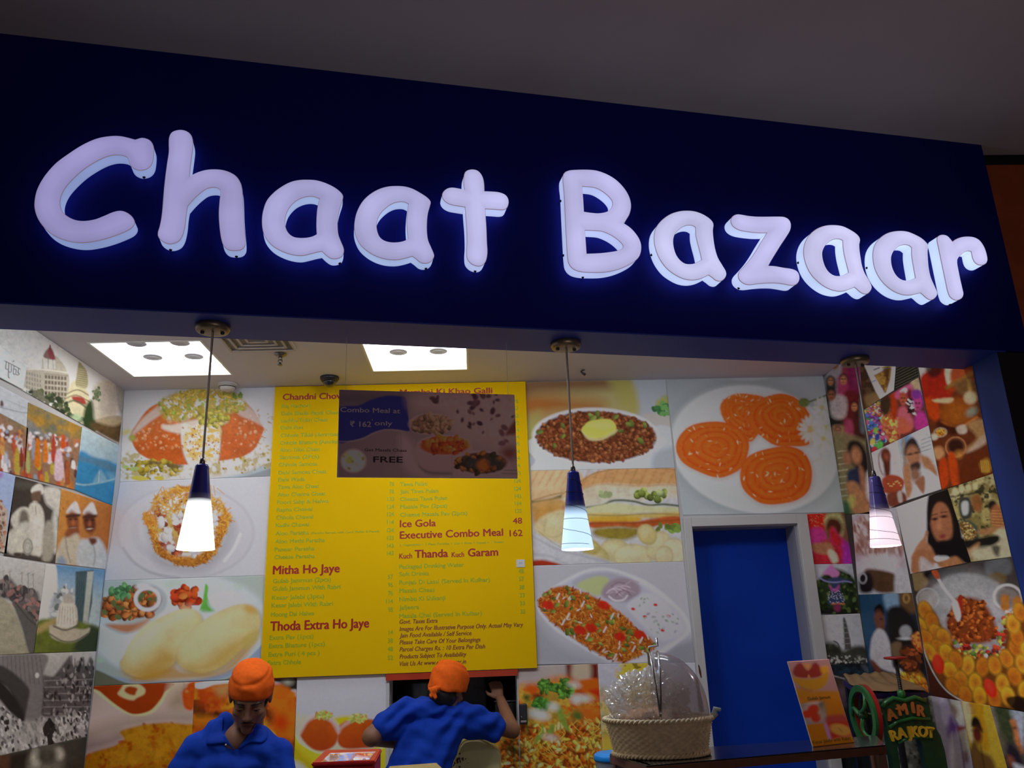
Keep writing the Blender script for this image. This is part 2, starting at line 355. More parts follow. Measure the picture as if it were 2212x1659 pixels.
letter('letter_b', 'glowing capital B with two counters, starting the second word', (1190, 350, 6.143),
 "170,160 230,120 350,108 500,108 620,125 760,180 880,260 980,370 1040,480 1060,590 1040,690 1000,760 965,820! 1040,870 1110,940 1170,1030 1195,1130 1175,1240 1110,1315 1000,1380 870,1430 720,1460 550,1465 400,1455 300,1420 240,1350 220,1240 205,1000 190,700 175,400 160,250",
 ["410,322! 500,328 600,345 700,400 780,470 820,540 800,620 740,665 640,685 540,680 435,665! 425,500", "447,905! 560,908 680,920 800,970 900,1040 960,1110 945,1155 890,1180 780,1200 640,1215 470,1222! 458,1050"], 'b7b4e2', 0.98, 'b0bcea', 0.98, [(435, 1530), (120, 515), (170, 1230)])
letter('letter_a', 'glowing letter a between the capital B and the z', (1385, 440, 8.295),
 "800,132 950,145 1090,195 1210,270 1275,340 1290,400 1278,480 1290,640 1320,820 1370,980 1440,1100 1510,1220 1515,1290 1480,1350 1420,1388 1340,1375 1270,1320 1205,1275! 1120,1320 1020,1355 900,1368 760,1345 620,1280 480,1180 370,1050 290,900 240,720 235,560 270,430 360,310 500,205 650,150",
 ["975,425! 930,395 860,383 770,400 680,455 610,530 575,610 567,700 585,820 630,940 700,1030 780,1080 870,1090 960,1075 1085,1010! 1050,850 1010,700 980,560"], 'c2c2ea', 0.98, 'bccbf2', 1.0, [(165, 905)])
letter('letter_z', 'glowing letter z in the second word', (1550, 450, 8.732),
 "250,230 280,160 350,122 430,125 560,148 720,163 900,165 1100,163 1240,170 1330,220 1375,310 1360,420 1290,540 1190,690 1090,850 1010,980 950,1090! 1080,1098 1230,1125 1390,1150 1490,1200 1535,1290 1525,1380 1470,1440 1390,1452 1260,1430 1120,1410 950,1408 780,1420 600,1440 500,1420 420,1360 390,1280 410,1200 500,1100 620,960 730,800 830,630 935,462! 780,462 600,445 430,415 330,370 270,310",
 [], 'c0bdec', 0.98, 'bac8f2', 1.0, [(410, 1500)])
letter('letter_a', 'glowing letter a just right of the z', (1705, 470, 8.732),
 "830,148 970,165 1100,220 1230,300 1300,370 1325,440 1310,520 1315,640 1335,780 1360,920 1410,1060 1480,1180 1540,1310 1530,1370 1480,1430 1410,1440 1330,1400 1270,1345 1225,1310! 1120,1355 1000,1388 880,1382 740,1340 590,1250 450,1120 350,970 290,800 270,620 310,450 400,310 530,210 680,158",
 ["1010,435! 960,408 880,400 790,425 710,485 650,560 615,650 615,760 650,900 710,1010 790,1080 880,1108 1000,1100 1120,1040! 1080,880 1040,720 1015,560"], 'c8c6ee', 0.98, 'bed0f6', 1.02, [(170, 845)])
letter('letter_a', 'glowing letter a just left of the final r', (1860, 480, 8.295),
 "660,163 800,172 930,220 1060,290 1150,370 1195,440 1180,530 1185,680 1200,840 1235,1000 1290,1130 1350,1270 1340,1330 1290,1380 1230,1390 1160,1350 1100,1295 1060,1265! 960,1290 850,1308 730,1295 580,1235 440,1130 330,1000 250,840 215,670 220,500 270,370 370,260 500,190",
 ["905,455! 850,412 760,402 670,430 590,500 540,590 525,690 545,820 600,940 680,1020 770,1050 880,1045 975,1005! 950,860 925,720 905,570"], 'c3c2ea', 0.98, 'bed2f8', 1.03, [(105, 810)])
letter('letter_r', 'glowing letter r, last of the sign at the right', (1990, 490, 9.217),
 "320,210 370,172 430,165 500,190 560,250 605,310! 680,255 780,215 900,200 1020,212 1130,270 1210,370 1265,490 1300,640 1290,720 1220,760 1140,755 1070,710 1025,630 995,490! 920,478 840,510 760,580 710,650 700,740 725,880 760,1050 800,1230 825,1350 800,1420 720,1460 650,1450 570,1390 525,1280 490,1120 440,880 390,640 340,400 315,280",
 [], 'c7c4f0', 0.98, 'c0d4fa', 1.03, [(570, 1535)])

# ------------------------------------------------------------------ shop ceiling fittings
M_panel = mat('lit_panel_diffuser', (0.9, 0.9, 0.9), 0.5, emit=(1.0, 0.99, 0.97), estr=PANEL_W, noise=0.01)
M_panel3 = mat('lit_panel_diffuser_dim', (0.9, 0.9, 0.9), 0.5, emit=(1.0, 0.99, 0.97), estr=PANEL_W*0.5, noise=0.01)
M_recess = mat('white_recess_metal', 'e6ebe9', 0.4, noise=0.02)
M_spot = mat('grey_spot_glass', '8e8e98', 0.3, noise=0.15, nscale=40, emit=(0.42, 0.42, 0.5), estr=0.12)
PLAB = ['left square recessed ceiling light above the printed wall', 'middle square recessed ceiling light above the yellow menu', 'right square recessed ceiling light, only a sliver showing under the soffit']
for i, (x0, x1, y0, y1) in enumerate(LIGHTS):
    cx, cy = (x0+x1)/2, (y0+y1)/2; t = thing('ceiling_light', PLAB[i], 'ceiling light', (cx, cy, CZ), 'square ceiling lights'); D = 0.058
    bm = bmesh.new(); e = 0.012
    box(bm, x0, x1, y0, y0+e, CZ-0.002, CZ+D); box(bm, x0, x1, y1-e, y1, CZ-0.002, CZ+D); box(bm, x0, x0+e, y0+e, y1-e, CZ-0.002, CZ+D); box(bm, x1-e, x1, y0+e, y1-e, CZ-0.002, CZ+D)
    obj('light_housing', bm, M_recess, t)
    boxo('diffuser', x0, x1, y0, y1, CZ+D, CZ+D+0.01, M_panel3 if i == 2 else M_panel, t)
    for sx in (-1, 1):
        for sy in (-1, 1):
            bm = bmesh.new(); lathe(bm, [(0.052, 0), (0.052, -0.004), (0.044, -0.006), (0.02, -0.001)], 28, (cx+sx*0.115, cy+sy*0.115, CZ+D)); bmesh.ops.recalc_face_normals(bm, faces=bm.faces[:])
            obj('spot', bm, M_spot, t, True)
M_cream = mat('cream_plastic', 'bdb7ae', 0.5, noise=0.04)
t = thing('air_vent', 'square louvred air diffuser on the shop ceiling beside the left light', 'air vent', (-1.12, 4.02, CZ))
bm = bmesh.new()
for k in range(4):
    a = 0.17-k*0.04
    for s in (-1, 1):
        box(bm, -1.12-a, -1.12+a, 4.02+s*a-0.006, 4.02+s*a+0.006, CZ-0.014+k*0.002, CZ); box(bm, -1.12+s*a-0.006, -1.12+s*a+0.006, 4.02-a, 4.02+a, CZ-0.014+k*0.002, CZ)
obj('louvre', bm, M_cream, t)
boxo('backing_plate', -1.29, -1.05+0.1, 3.85, 4.19, CZ-0.003, CZ, mat('vent_grey', '7f7b78', 0.7, noise=0.1), t)
p = onZ(606, 764, CZ); t = thing('sprinkler', 'small metal fire sprinkler hanging from the shop ceiling', 'sprinkler', p)
M_steel = mat('brushed_steel', '8d8a86', 0.35, metal=1.0, noise=0.1, nscale=30)
bm = bmesh.new(); lathe(bm, [(0.032, 0), (0.034, -0.006), (0.020, -0.016), (0.013, -0.02)], 20, p); obj('escutcheon', bm, M_steel, t, True)
bm = bmesh.new(); lathe(bm, [(0.011, -0.018), (0.011, -0.035), (0.007, -0.037), (0.005, -0.060), (0.014, -0.064), (0.014, -0.068)], 14, p)
tube(bm, [p+(0.008, 0, -0.035), p+(0.013, 0, -0.048), p+(0.005, 0, -0.063)], 0.002, 6); tube(bm, [p+(-0.008, 0, -0.035), p+(-0.013, 0, -0.048), p+(-0.005, 0, -0.063)], 0.002, 6)
obj('nozzle', bm, M_steel, t, True)
p = onZ(492, 829, CZ); t = thing('smoke_detector', 'round white smoke detector on the ceiling near the back wall', 'smoke detector', p)
M_wplastic = mat('white_plastic', 'd5d3cf', 0.45, noise=0.03)
bm = bmesh.new(); lathe(bm, [(0.058, 0), (0.058, -0.010), (0.050, -0.014)], 32, p); obj('base', bm, M_wplastic, t, True)
bm = bmesh.new(); lathe(bm, [(0.047, -0.014), (0.048, -0.022), (0.040, -0.038), (0.022, -0.045), (0.001, -0.046)], 32, p); obj('sensor_head', bm, M_wplastic, t, True)
bm = bmesh.new(); lathe(bm, [(0.0495, -0.021), (0.0495, -0.026)], 32, p, capb=False, capt=False); obj('slot', bm, M_black, t)
p = onZ(714, 818, CZ)+np.array((0, -0.03, 0)); t = thing('dome_camera', 'black security dome camera on the ceiling over the menu heading', 'security camera', p)
M_bplastic = mat('black_plastic', (0.02, 0.02, 0.024), 0.35, noise=0.1)
bm = bmesh.new(); lathe(bm, [(0.056, 0), (0.056, -0.012), (0.047, -0.028)], 32, p); obj('housing', bm, M_bplastic, t, True)
bm = bmesh.new(); lathe(bm, [(0.042*math.cos(a), -0.028-0.036*math.sin(a)) for a in np.linspace(0, 1.5, 9)], 28, p); obj('dome', bm, mat('smoked_dome', (0.02, 0.022, 0.024), 0.08, coat=1.0), t, True)
p = onZ(1259, 799, CZ); bm = bmesh.new()
tube(bm, [p+(0.012, 0, 0.0), p+(-0.004, 0, -0.004), p+(-0.012, -0.004, -0.012), p+(-0.004, -0.006, -0.022), p+(0.014, -0.006, -0.034)], [0.003, 0.004, 0.005, 0.007, 0.008], 8)
tag(obj('ceiling_hook', bm, M_bplastic, None, True), 'small black hook on the ceiling right of the middle lamp cord', 'hook')

# ------------------------------------------------------------------ three cone pendants under the fascia
def shade_mat(name, top, mid, glow, strength, z0, z1, split):
    m = bpy.data.materials.new(name); m.use_nodes = True; nt = m.node_tree; b = nt.nodes['Principled BSDF']
    g = nt.nodes.new('ShaderNodeNewGeometry'); s = nt.nodes.new('ShaderNodeSeparateXYZ'); nt.links.new(g.outputs['Position'], s.inputs[0])
    r = nt.nodes.new('ShaderNodeMapRange'); r.inputs['From Min'].default_value = z0; r.inputs['From Max'].default_value = z1; nt.links.new(s.outputs['Z'], r.inputs['Value'])
    c = nt.nodes.new('ShaderNodeValToRGB'); el = c.color_ramp.elements        # coloured glass: clear white foot, blue neck
    el[0].position = split-0.12; el[0].color = (*s2l(hexc(mid)), 1); el[1].position = split+0.10; el[1].color = (*s2l(hexc(top)), 1)
    e2 = nt.nodes.new('ShaderNodeValToRGB'); q = e2.color_ramp.elements
    q[0].position = split-0.10; q[0].color = (1, 1, 1, 1); q[1].position = split+0.03; q[1].color = (0.0, 0.0, 0.0, 1)
    nt.links.new(r.outputs['Result'], c.inputs['Fac']); nt.links.new(r.outputs['Result'], e2.inputs['Fac'])
    nt.links.new(c.outputs['Color'], b.inputs['Base Color']); b.inputs['Roughness'].default_value = 0.2; b.inputs['Coat Weight'].default_value = 0.4
    x = nt.nodes.new('ShaderNodeMath'); x.operation = 'MULTIPLY'; x.inputs[1].default_value = strength; nt.links.new(e2.outputs['Color'], x.inputs[0])
    b.inputs['Emission Color'].default_value = (*s2l(hexc(glow)), 1); nt.links.new(x.outputs[0], b.inputs['Emission Strength'])
    return m
M_canopy = mat('dull_brass_canopy', '8a7a62', 0.38, metal=0.7, noise=0.2, nscale=25)
M_screw = mat('dark_screw', (0.02, 0.015, 0.01), 0.4, noise=0.1)
M_cord = mat('clear_pvc_cord', 'f2ecdc', 0.3, noise=0.1, nscale=50)
PEND = [((460, 704), 1187, 1004, 'left cone pendant lamp with navy neck, brightest white foot', '3434a0', 'ffffff', 'fbffff', 3.0, 0.56),
        ((1222, 741), 1187, 1019, 'middle cone pendant lamp with blue neck, before the sandwich poster', '2a3cb4', 'b4d2ff', 'c2e2ff', 1.15, 0.52),
        ((1846, 776), 1180, 1030, 'right cone pendant lamp with violet neck and pinkish foot', '6058b4', 'f0dcea', 'fbe6f2', 0.95, 0.50)]
for i, ((cx, cy), yb, yt, lab, top, mid, glow, st, split) in enumerate(PEND):
    p = onZ(cx, cy, Z0)
    def zat(y):                            # height on the vertical through p that shows at photo row y
        lo, hi = 0.5, Z0
        for _ in range(40):
            m = (lo+hi)/2
            if proj((p[0], p[1], m))[1] > y: lo = m
            else: hi = m
        return lo
    zb, zt = zat(yb), zat(yt); h = zt-zb; rb, rt = 0.0598, 0.0225
    t = thing('pendant_lamp', lab, 'pendant lamp', p, 'cone pendants under the fascia')
    bm = bmesh.new(); lathe(bm, [(0.060, 0.0), (0.060, -0.012), (0.055, -0.022), (0.046, -0.024)], 32, p); obj('ceiling_canopy', bm, M_canopy, t, True)
    for s in (-1, 1):
        bm = bmesh.new(); lathe(bm, [(0.007, -0.020), (0.007, -0.030), (0.004, -0.032)], 12, p+FU*0.034*s); obj('canopy_screw', bm, M_screw, t, True)
    q = lambda z: (p[0], p[1], z)
    bm = bmesh.new(); tube(bm, [q(Z0-0.02), q(zt+0.02)], 0.0032, 8); obj('cord', bm, M_cord, t, True)
    bm = bmesh.new(); tube(bm, [(p[0]+0.004, p[1], Z0-0.02), (p[0]+0.0035, p[1], zt+0.02)], 0.0011, 6); obj('suspension_wire', bm, M_steel, t, True)
    bm = bmesh.new(); lathe(bm, [(0.006, zt+0.026), (0.009, zt+0.014), (0.010, zt)], 16, (p[0], p[1], 0)); bmesh.ops.recalc_face_normals(bm, faces=bm.faces[:]); obj('socket_cap', bm, M_steel, t, True)
    bm = bmesh.new(); w = 0.003
    pr = [(0.008, zt+0.001), (rt*0.85, zt), (rt, zt-0.006)]+[(rt+(rb-rt)*u**1.08, zt-0.006-(h-0.006)*u) for u in np.linspace(0.08, 1, 16)]
    pr += [(r-w, z+(0.0 if z > zb+1e-6 else 0)) for r, z in pr[::-1][:-2]]
    lathe(bm, pr, 40, (p[0], p[1], 0), capb=False, capt=False); bmesh.ops.recalc_face_normals(bm, faces=bm.faces[:])
    obj('lamp_shade', bm, shade_mat('pendant_glass_%d' % (i+1), top, mid, glow, st, zb, zt, split), t, True)
    if i:                                  # dark glass thread wound round the shade
        bm = bmesh.new(); pts = []
        for u in np.linspace(0.1, 0.97, 150):
            a = 2*math.pi*6*u+0.4*math.sin(9*u); zz = zt-h*u+0.010*math.sin(a*0.5+i); r = rt+(rb-rt)*max(0, min(1, (zt-zz)/h))**1.08+0.0004
            pts.append((p[0]+r*math.cos(a), p[1]+r*math.sin(a), zz))
        tube(bm, pts, 0.0009, 5); obj('glass_thread', bm, mat('dark_glass_thread', (0.03, 0.03, 0.06), 0.3, noise=0.05), t, True)
    l = bpy.data.lights.new('pendant_bulb', 'POINT'); l.energy = (2.5, 5.0, 5.0)[i]; l.color = tuple(s2l(hexc(glow))); l.shadow_soft_size = 0.02
    lo = bpy.data.objects.new('pendant_bulb', l); COL.objects.link(lo); lo.location = q(zb+0.03); lo.parent = t; lo.matrix_parent_inverse = Matrix.Translation(-Vector(t.location))
# ------------------------------------------------------------------ printed artwork: colour laid on the print itself, vertex by vertex
def h2(i, j, s):
    v = np.sin(i*127.1+j*311.7+s*74.7)*43758.5453
    return v-np.floor(v)
def vnoise(x, y, s):
    i, j = np.floor(x), np.floor(y); u, v = x-i, y-j; u = u*u*(3-2*u); v = v*v*(3-2*v)
    return (h2(i, j, s)*(1-u)+h2(i+1, j, s)*u)*(1-v)+(h2(i, j+1, s)*(1-u)+h2(i+1, j+1, s)*u)*v
def fbm(x, y, s, o=3):
    t = 0; a = 0.5; n = 0
    for k in range(o): t = t+a*vnoise(x*2**k, y*2**k, s+k*7.3); n += a; a *= 0.55
    return t/n
def pts(t): return np.array([[float(a) for a in q.split(',')] for q in t.split()])
def smooth_loop(P, m=5, closed=True):
    n = len(P); o = []
    for i in range(n if closed else n-1):
        if closed: p0, p1, p2, p3 = P[i-1], P[i], P[(i+1) % n], P[(i+2) % n]
        else: p0, p1, p2, p3 = P[max(i-1, 0)], P[i], P[i+1], P[min(i+2, n-1)]
        for j in range(m):
            t = j/m; o.append(0.5*((2*p1)+(-p0+p2)*t+(2*p0-5*p1+4*p2-p3)*t*t+(-p0+3*p1-3*p2+p3)*t**3))
    if not closed: o.append(P[-1])
    return np.array(o)
PLANES = {'back': (lambda x, y: onY(x, y, BY), np.array([0, -1.0, 0])), 'left': (lambda x, y: onX(x, y, LX), np.array([1.0, 0, 0])), 'right': (lambda x, y: onX(x, y, RX), np.array([-1.0, 0, 0]))}
class Art:
    def __init__(s, plane, *quads, white=165, pitch=1.7, off=0.003, thick=0.0016):
        fn, nr = PLANES[plane] if isinstance(plane, str) else plane
        s.nr = nr; s.V = []; s.F = []; s.edge = []; s.white = white
        for q in quads:
            q = pts(q); c = [np.asarray(fn(*p))+nr*off for p in q]
            nu = max(2, int(max(np.hypot(*(q[1]-q[0])), np.hypot(*(q[2]-q[3])))/pitch)+1); nv = max(2, int(max(np.hypot(*(q[3]-q[0])), np.hypot(*(q[2]-q[1])))/pitch)+1)
            u, v = np.meshgrid(np.linspace(0, 1, nu), np.linspace(0, 1, nv)); u = u.ravel()[:, None]; v = v.ravel()[:, None]
            b = sum(len(a) for a in s.V)
            s.V.append(c[0]*(1-u)*(1-v)+c[1]*u*(1-v)+c[2]*u*v+c[3]*(1-u)*v)
            i = (np.arange(nv-1)[:, None]*nu+np.arange(nu-1)[None]).ravel()+b
            s.F.append(np.stack((i, i+nu, i+nu+1, i+1), 1))
            s.edge.append(np.concatenate((np.arange(nu-1), np.arange(nv-1)*nu+nu-1, nu*nv-1-np.arange(nu-1), (nv-1-np.arange(nv-1))*nu))+b)
        s.V = np.concatenate(s.V); s.F = np.concatenate(s.F); s.thick = thick
        d = s.V-EYE; k = d@FW; s.px = IMW/2+FPX*(d@RT)/k; s.py = IMH/2-FPX*(d@UP)/k
        s.N = len(s.V); s.C = np.ones((s.N, 3)); s.crop(0, 0, 1)
    def crop(s, x0, y0, k): s.k = k; s.X = (s.px-x0)*k; s.Y = (s.py-y0)*k; return s
    def put(s, m, c, a=1.0, idx=None):
        c = s2l(hexc(c)) if isinstance(c, str) else c
        m = np.clip(m*a, 0, 1)[:, None]
        if idx is None: s.C = s.C*(1-m)+c*m
        else: s.C[idx] = s.C[idx]*(1-m)+c*m
    def fill(s, c): s.C[:] = s2l(hexc(c)); return s
    def grad(s, x0, y0, x1, y1, c0, c1, m=None):
        t = np.clip(((s.X-x0)*(x1-x0)+(s.Y-y0)*(y1-y0))/((x1-x0)**2+(y1-y0)**2), 0, 1)[:, None]
        c = s2l(hexc(c0))*(1-t)+s2l(hexc(c1))*t; s.put(np.ones(s.N) if m is None else m, c, 1.0); return s
    def M(s, t, f=None, sm=True):
        """soft mask of a polygon"""
        P = pts(t) if isinstance(t, str) else t
        if sm: P = smooth_loop(P)
        f = (1.6 if f is None else f)*s.k; m = np.zeros(s.N)
        lo = P.min(0)-f; hi = P.max(0)+f
        i = np.nonzero((s.X > lo[0]) & (s.X < hi[0]) & (s.Y > lo[1]) & (s.Y < hi[1]))[0]
        if not len(i): return m
        x, y = s.X[i], s.Y[i]; d = np.full(len(i), 1e18); ins = np.zeros(len(i), bool)
        for a, b in zip(P, np.roll(P, -1, 0)):
            e = b-a; L = e@e
            if L < 1e-9: continue
            t = np.clip(((x-a[0])*e[0]+(y-a[1])*e[1])/L, 0, 1)
            d = np.minimum(d, (x-a[0]-t*e[0])**2+(y-a[1]-t*e[1])**2)
            if a[1] != b[1]: ins ^= ((a[1] > y) != (b[1] > y)) & (x < e[0]*(y-a[1])/(b[1]-a[1])+a[0])
        sd = np.sqrt(d)*np.where(ins, 1, -1); m[i] = np.clip(sd/f+0.5, 0, 1); return m
    def p(s, t, c, f=None, a=1.0, sm=True):
        m = s.M(t, f, sm); s.put(m, c, a); return m
    def q(s, t, c, f=None, a=1.0): return s.p(t, c, f, a, False)
    def E(s, cx, cy, rx, ry, rot=0, f=None):
        a = math.radians(rot); dx, dy = s.X-cx, s.Y-cy; u = dx*math.cos(a)+dy*math.sin(a); v = -dx*math.sin(a)+dy*math.cos(a)
        r = np.sqrt((u/rx)**2+(v/ry)**2); f = (1.6 if f is None else f)*s.k
        return np.clip((1-r)*min(rx, ry)/f+0.5, 0, 1)
    def e(s, cx, cy, rx, ry, c, rot=0, f=None, a=1.0):
        m = s.E(cx, cy, rx, ry, rot, f); s.put(m, c, a); return m
    def ring(s, cx, cy, rx, ry, w, c, rot=0, f=None, a=1.0):
        m = s.E(cx, cy, rx, ry, rot, f)*(1-s.E(cx, cy, rx-w, ry-w, rot, f)); s.put(m, c, a); return m
    def l(s, t, w, c, a=1.0, f=1.2, sm=True):
        P = pts(t) if isinstance(t, str) else t
        if sm and len(P) > 2: P = smooth_loop(P, 6, False)
        d = np.full(s.N, 1e18)
        for p0, p1 in zip(P[:-1], P[1:]):
            e = p1-p0; L = max(e@e, 1e-9); tt = np.clip(((s.X-p0[0])*e[0]+(s.Y-p0[1])*e[1])/L, 0, 1)
            d = np.minimum(d, (s.X-p0[0]-tt*e[0])**2+(s.Y-p0[1]-tt*e[1])**2)
        m = np.clip((w/2-np.sqrt(d))/(f*s.k)+0.5, 0, 1); s.put(m, c, a); return m
    def noise(s, m, sc, amp, seed=1, sx=1.0, sy=1.0):
        """multiply by soft grain of size sc"""
        n = fbm(s.X/sc*sx, s.Y/sc*sy, seed)
        w = 1 if m is None else m
        s.C *= (1+w*(n-0.5)*2*amp)[:, None]; return s
    def blend(s, m, sc, c, seed=1, th=0.5, w=0.12, a=1.0, sx=1.0, sy=1.0):
        """patches of colour c where the noise rises above th"""
        n = fbm(s.X/sc*sx, s.Y/sc*sy, seed); s.put(m*np.clip((n-th)/w+0.5, 0, 1), c, a); return s
    def scat(s, m, n, r0, r1, cols, seed=1, asp=1.6, rot=None, hi=0.0, a=1.0, f=1.0):
        """n small oval crumbs inside mask m"""
        R = random.Random(seed); I = np.nonzero(m > 0.5)[0]
        if not len(I): return s
        for _ in range(n):
            i = I[R.randrange(len(I))]; cx, cy = s.X[i], s.Y[i]; r = R.uniform(r0, r1); ang = R.uniform(0, math.pi) if rot is None else math.radians(rot+R.uniform(-25, 25))
            b = r*asp+f*s.k; J = np.nonzero((np.abs(s.X-cx) < b) & (np.abs(s.Y-cy) < b))[0]
            dx, dy = s.X[J]-cx, s.Y[J]-cy; u = (dx*math.cos(ang)+dy*math.sin(ang))/asp; v = -dx*math.sin(ang)+dy*math.cos(ang)
            d = np.sqrt(u*u+v*v); k = np.clip((r-d)/(f*s.k)+0.5, 0, 1); c = s2l(hexc(R.choice(cols)))*R.uniform(0.85, 1.15)
            if hi:                         # photographed crumbs look rounded in the print
                g = np.clip(1+hi*(-(u+v)*0.7/r-0.55*(d/r)**2+0.2), 0.3, 1.8)[:, None]; c = c*g
            s.put(k, c, a, J)
        return s
    def done(s, name, label, cat='poster', group=None, m=None, parent=None):
        if name == 'photo_print':          # contrasty photographic prints with fine detail
            k = s2l(np.array([0.45]))[0]; s.C = np.clip(s.C, 1e-4, 1); L = s.C.mean(1, keepdims=True); s.C = s.C*(L/k)**0.16
            s.C *= (1+0.26*(fbm(s.px/7.0, s.py/7.0, 31)-0.5)+0.22*(fbm(s.px/2.6, s.py/2.6, 37)-0.5))[:, None]
        elif name == 'food_poster': s.C *= (1+0.07*(fbm(s.px/2.6, s.py/2.6, 37)-0.5))[:, None]
        g = s2l(np.array([s.white/255]))[0]; C = np.clip(s.C*(0.80/g), 0.002, 0.92)
        V = [s.V]; F = [s.F]; CC = [C]; b = s.N
        for e in s.edge:                   # thin paper edge
            k = len(e); V.append(s.V[e]-s.nr*s.thick); CC.append(np.full((k, 3), 0.5)); j = np.arange(k)
            F.append(np.stack((e, e[(j+1) % k], b+(j+1) % k, b+j), 1)); b += k
        V = np.concatenate(V); F = np.concatenate(F); C = np.concatenate(CC)
        me = bpy.data.meshes.new(name); me.vertices.add(len(V)); me.vertices.foreach_set('co', V.astype(np.float32).ravel())
        me.loops.add(F.size); me.loops.foreach_set('vertex_index', F.astype(np.int32).ravel())
        me.polygons.add(len(F)); me.polygons.foreach_set('loop_start', np.arange(0, F.size, 4, dtype=np.int32))
        try: me.polygons.foreach_set('loop_total', np.full(len(F), 4, np.int32))
        except Exception: pass
        me.update(calc_edges=True); me.validate()
        at = me.attributes.new('ink', 'FLOAT_COLOR', 'POINT'); at.data.foreach_set('color', np.concatenate((C, np.ones((len(C), 1))), 1).astype(np.float32).ravel())
        o = link(name, me, m or print_mat('satin_inkjet_print', 0.5, 0.12), parent)
        if parent is None: tag(o, label, cat, group)
        return o
GB, GL, GR = 'food posters on the back wall', 'photo prints on the left wall', 'photo prints on the right wall'
A_, B_, C_, D_, E_, F_, G_, H_, I_, J_, K_ = (0, 680, 3.4565), (0, 1100, 2.968), (1100, 780, 2.989), (1100, 1180, 3.456), (1700, 740, 3.607), (1640, 1180, 3.463), (320, 1400, 6.144), (960, 1420, 5.53), (150, 1400, 7.373), (1700, 1420, 6.9125), (1960, 1420, 6.94)
# ------------------------------------------------------------------ food posters, left of the menu
a = Art('back', '268,843 600,836 592,1029 259,1042', white=200).fill('bdbdc1').crop(*A_)
a.p('890,1010 960,930 1200,900 1700,900 1990,960 2060,1180 1700,1215 860,1260 870,1100', 'c9c8c8', 20)
a.p('1640,1225 1790,1190 2060,1100 2060,1230', 'a9b4bd', 5); a.p('1740,1222 1860,1196 2060,1140 2060,1190 1900,1225', '8f979e', 4)
pl = a.M('880,1060 1000,1020 1900,1020 2040,1000 2040,1130 1700,1190 900,1220', 10)
a.blend(pl, 34, 'a8902c', 3, 0.56, 0.2, 0.7); a.scat(pl, 90, 4, 10, ['a8902c', 'a07c20', 'b4a04c', '8f8a38'], 5, 1.3)
a.scat(a.M('1780,700 2030,760 2040,1000 1900,1020'), 70, 2, 5, ['b58a5a', 'b9a860', 'a8865a'], 6, 3)
m = a.p('975,900 1010,830 1110,700 1230,640 1350,590 1500,570 1650,580 1780,620 1880,700 1960,830 1965,870 1900,1000 1800,1060 1640,1090 1370,1120 1200,1100 1080,1060 1010,1000', 'ba6230', 3)
a.put(m*a.M('1000,960 1200,900 1370,880 1370,1120 1100,1090', 20), 'b4531c', 0.8); a.put(m*a.M('1660,900 1960,830 1900,1000 1640,1090', 40), 'b95a2a', 0.8)
a.noise(m, 60, 0.22, 4); a.noise(m, 14, 0.18, 9)
a.scat(m*a.M('1020,820 1340,800 1340,1010 1040,1000'), 60, 6, 15, ['c48a60', 'c8906a', 'be7c50'], 8, 1.1, hi=0.4, a=.7); a.scat(m*a.M('1680,760 1900,760 1880,980 1660,1000'), 34, 5, 14, ['c48c66', 'c89a76', 'bc7a50'], 18, 1.1, hi=0.4, a=.7)
a.p('975,900 1060,780 1180,680 1230,640 1290,660 1220,730 1120,800 1020,880', 'b9b4ae', 6, 0.8); a.p('1760,700 1850,680 1950,790 1960,830 1880,790 1790,750', 'bdb8b4', 6, 0.7)
t = a.p('1190,660 1300,590 1420,560 1560,555 1700,575 1800,620 1830,700 1700,740 1690,800 1600,800 1480,770 1330,790 1220,760', 'a08f40', 12)
a.blend(t, 60, 'c4c3c0', 2, 0.5, 0.12, 0.95); a.blend(t, 30, 'a8943a', 7, 0.5, 0.1, 0.9); a.scat(t, 120, 5, 12, ['a8963c', 'b0a05c', '988a34', '8a9444', 'b09a48'], 9, 1.8, hi=0.4); a.scat(t, 26, 6, 11, ['7f9a3c', '94a84a'], 3, 1.4)
a.scat(a.M('1290,600 1420,556 1580,550 1760,590 1780,640 1500,640 1330,650'), 120, 2.5, 5, ['cdb55c', 'bd9c3c', 'b8923a'], 30, 5)
m = a.p('1360,815 1440,830 1500,800 1640,830 1648,940 1632,1090 1560,1110 1500,1170 1400,1110 1352,960', 'c9c8c6', 4); a.noise(m, 30, 0.08, 4); a.l('1352,830 1350,960 1395,1110', 8, '7a3a1a', .55, 4); a.l('1648,840 1650,960 1636,1090', 8, '7a3a1a', .55, 4)
a.p('1290,820 1500,780 1500,850 1380,890 1230,860 1210,820', 'cdcac0', 6, 0.8)
a.blend(m*a.M('1400,840 1640,830 1640,1080 1400,1060', 14), 24, 'c9a83c', 4, 0.5, 0.1, 0.85); a.scat(m, 60, 3, 6, ['a8562c', 'b9702e', '9c4a26'], 4, 1.3)
a.scat(a.M('1480,740 1700,760 1650,830 1500,810'), 40, 10, 18, ['aaa04c', '9c983c', 'b8ac64'], 12, 1.3, hi=0.6)
a.scat(a.M('1020,1080 1280,1110 1300,1190 1040,1180'), 34, 14, 24, ['a89030', '9c8a34', 'b4a048'], 14, 1.2, hi=0.6); a.p('1110,1090 1200,1100 1190,1118 1120,1115', '5c4a34', 4, 0.8); a.p('1260,1110 1370,1125 1330,1145 1260,1140', '5a4630', 4, 0.8)
a.e(1005, 1150, 38, 15, 'a3b26a', -10); a.e(935, 1135, 28, 13, 'a9b86e', 0); a.e(1040, 1220, 66, 18, 'c4b64a', 5); a.e(1190, 1220, 38, 16, 'c2b248', 5); a.e(985, 920, 26, 26, '9c9a50', 0, 6); a.e(945, 875, 34, 18, 'bdb878', -20, 6)
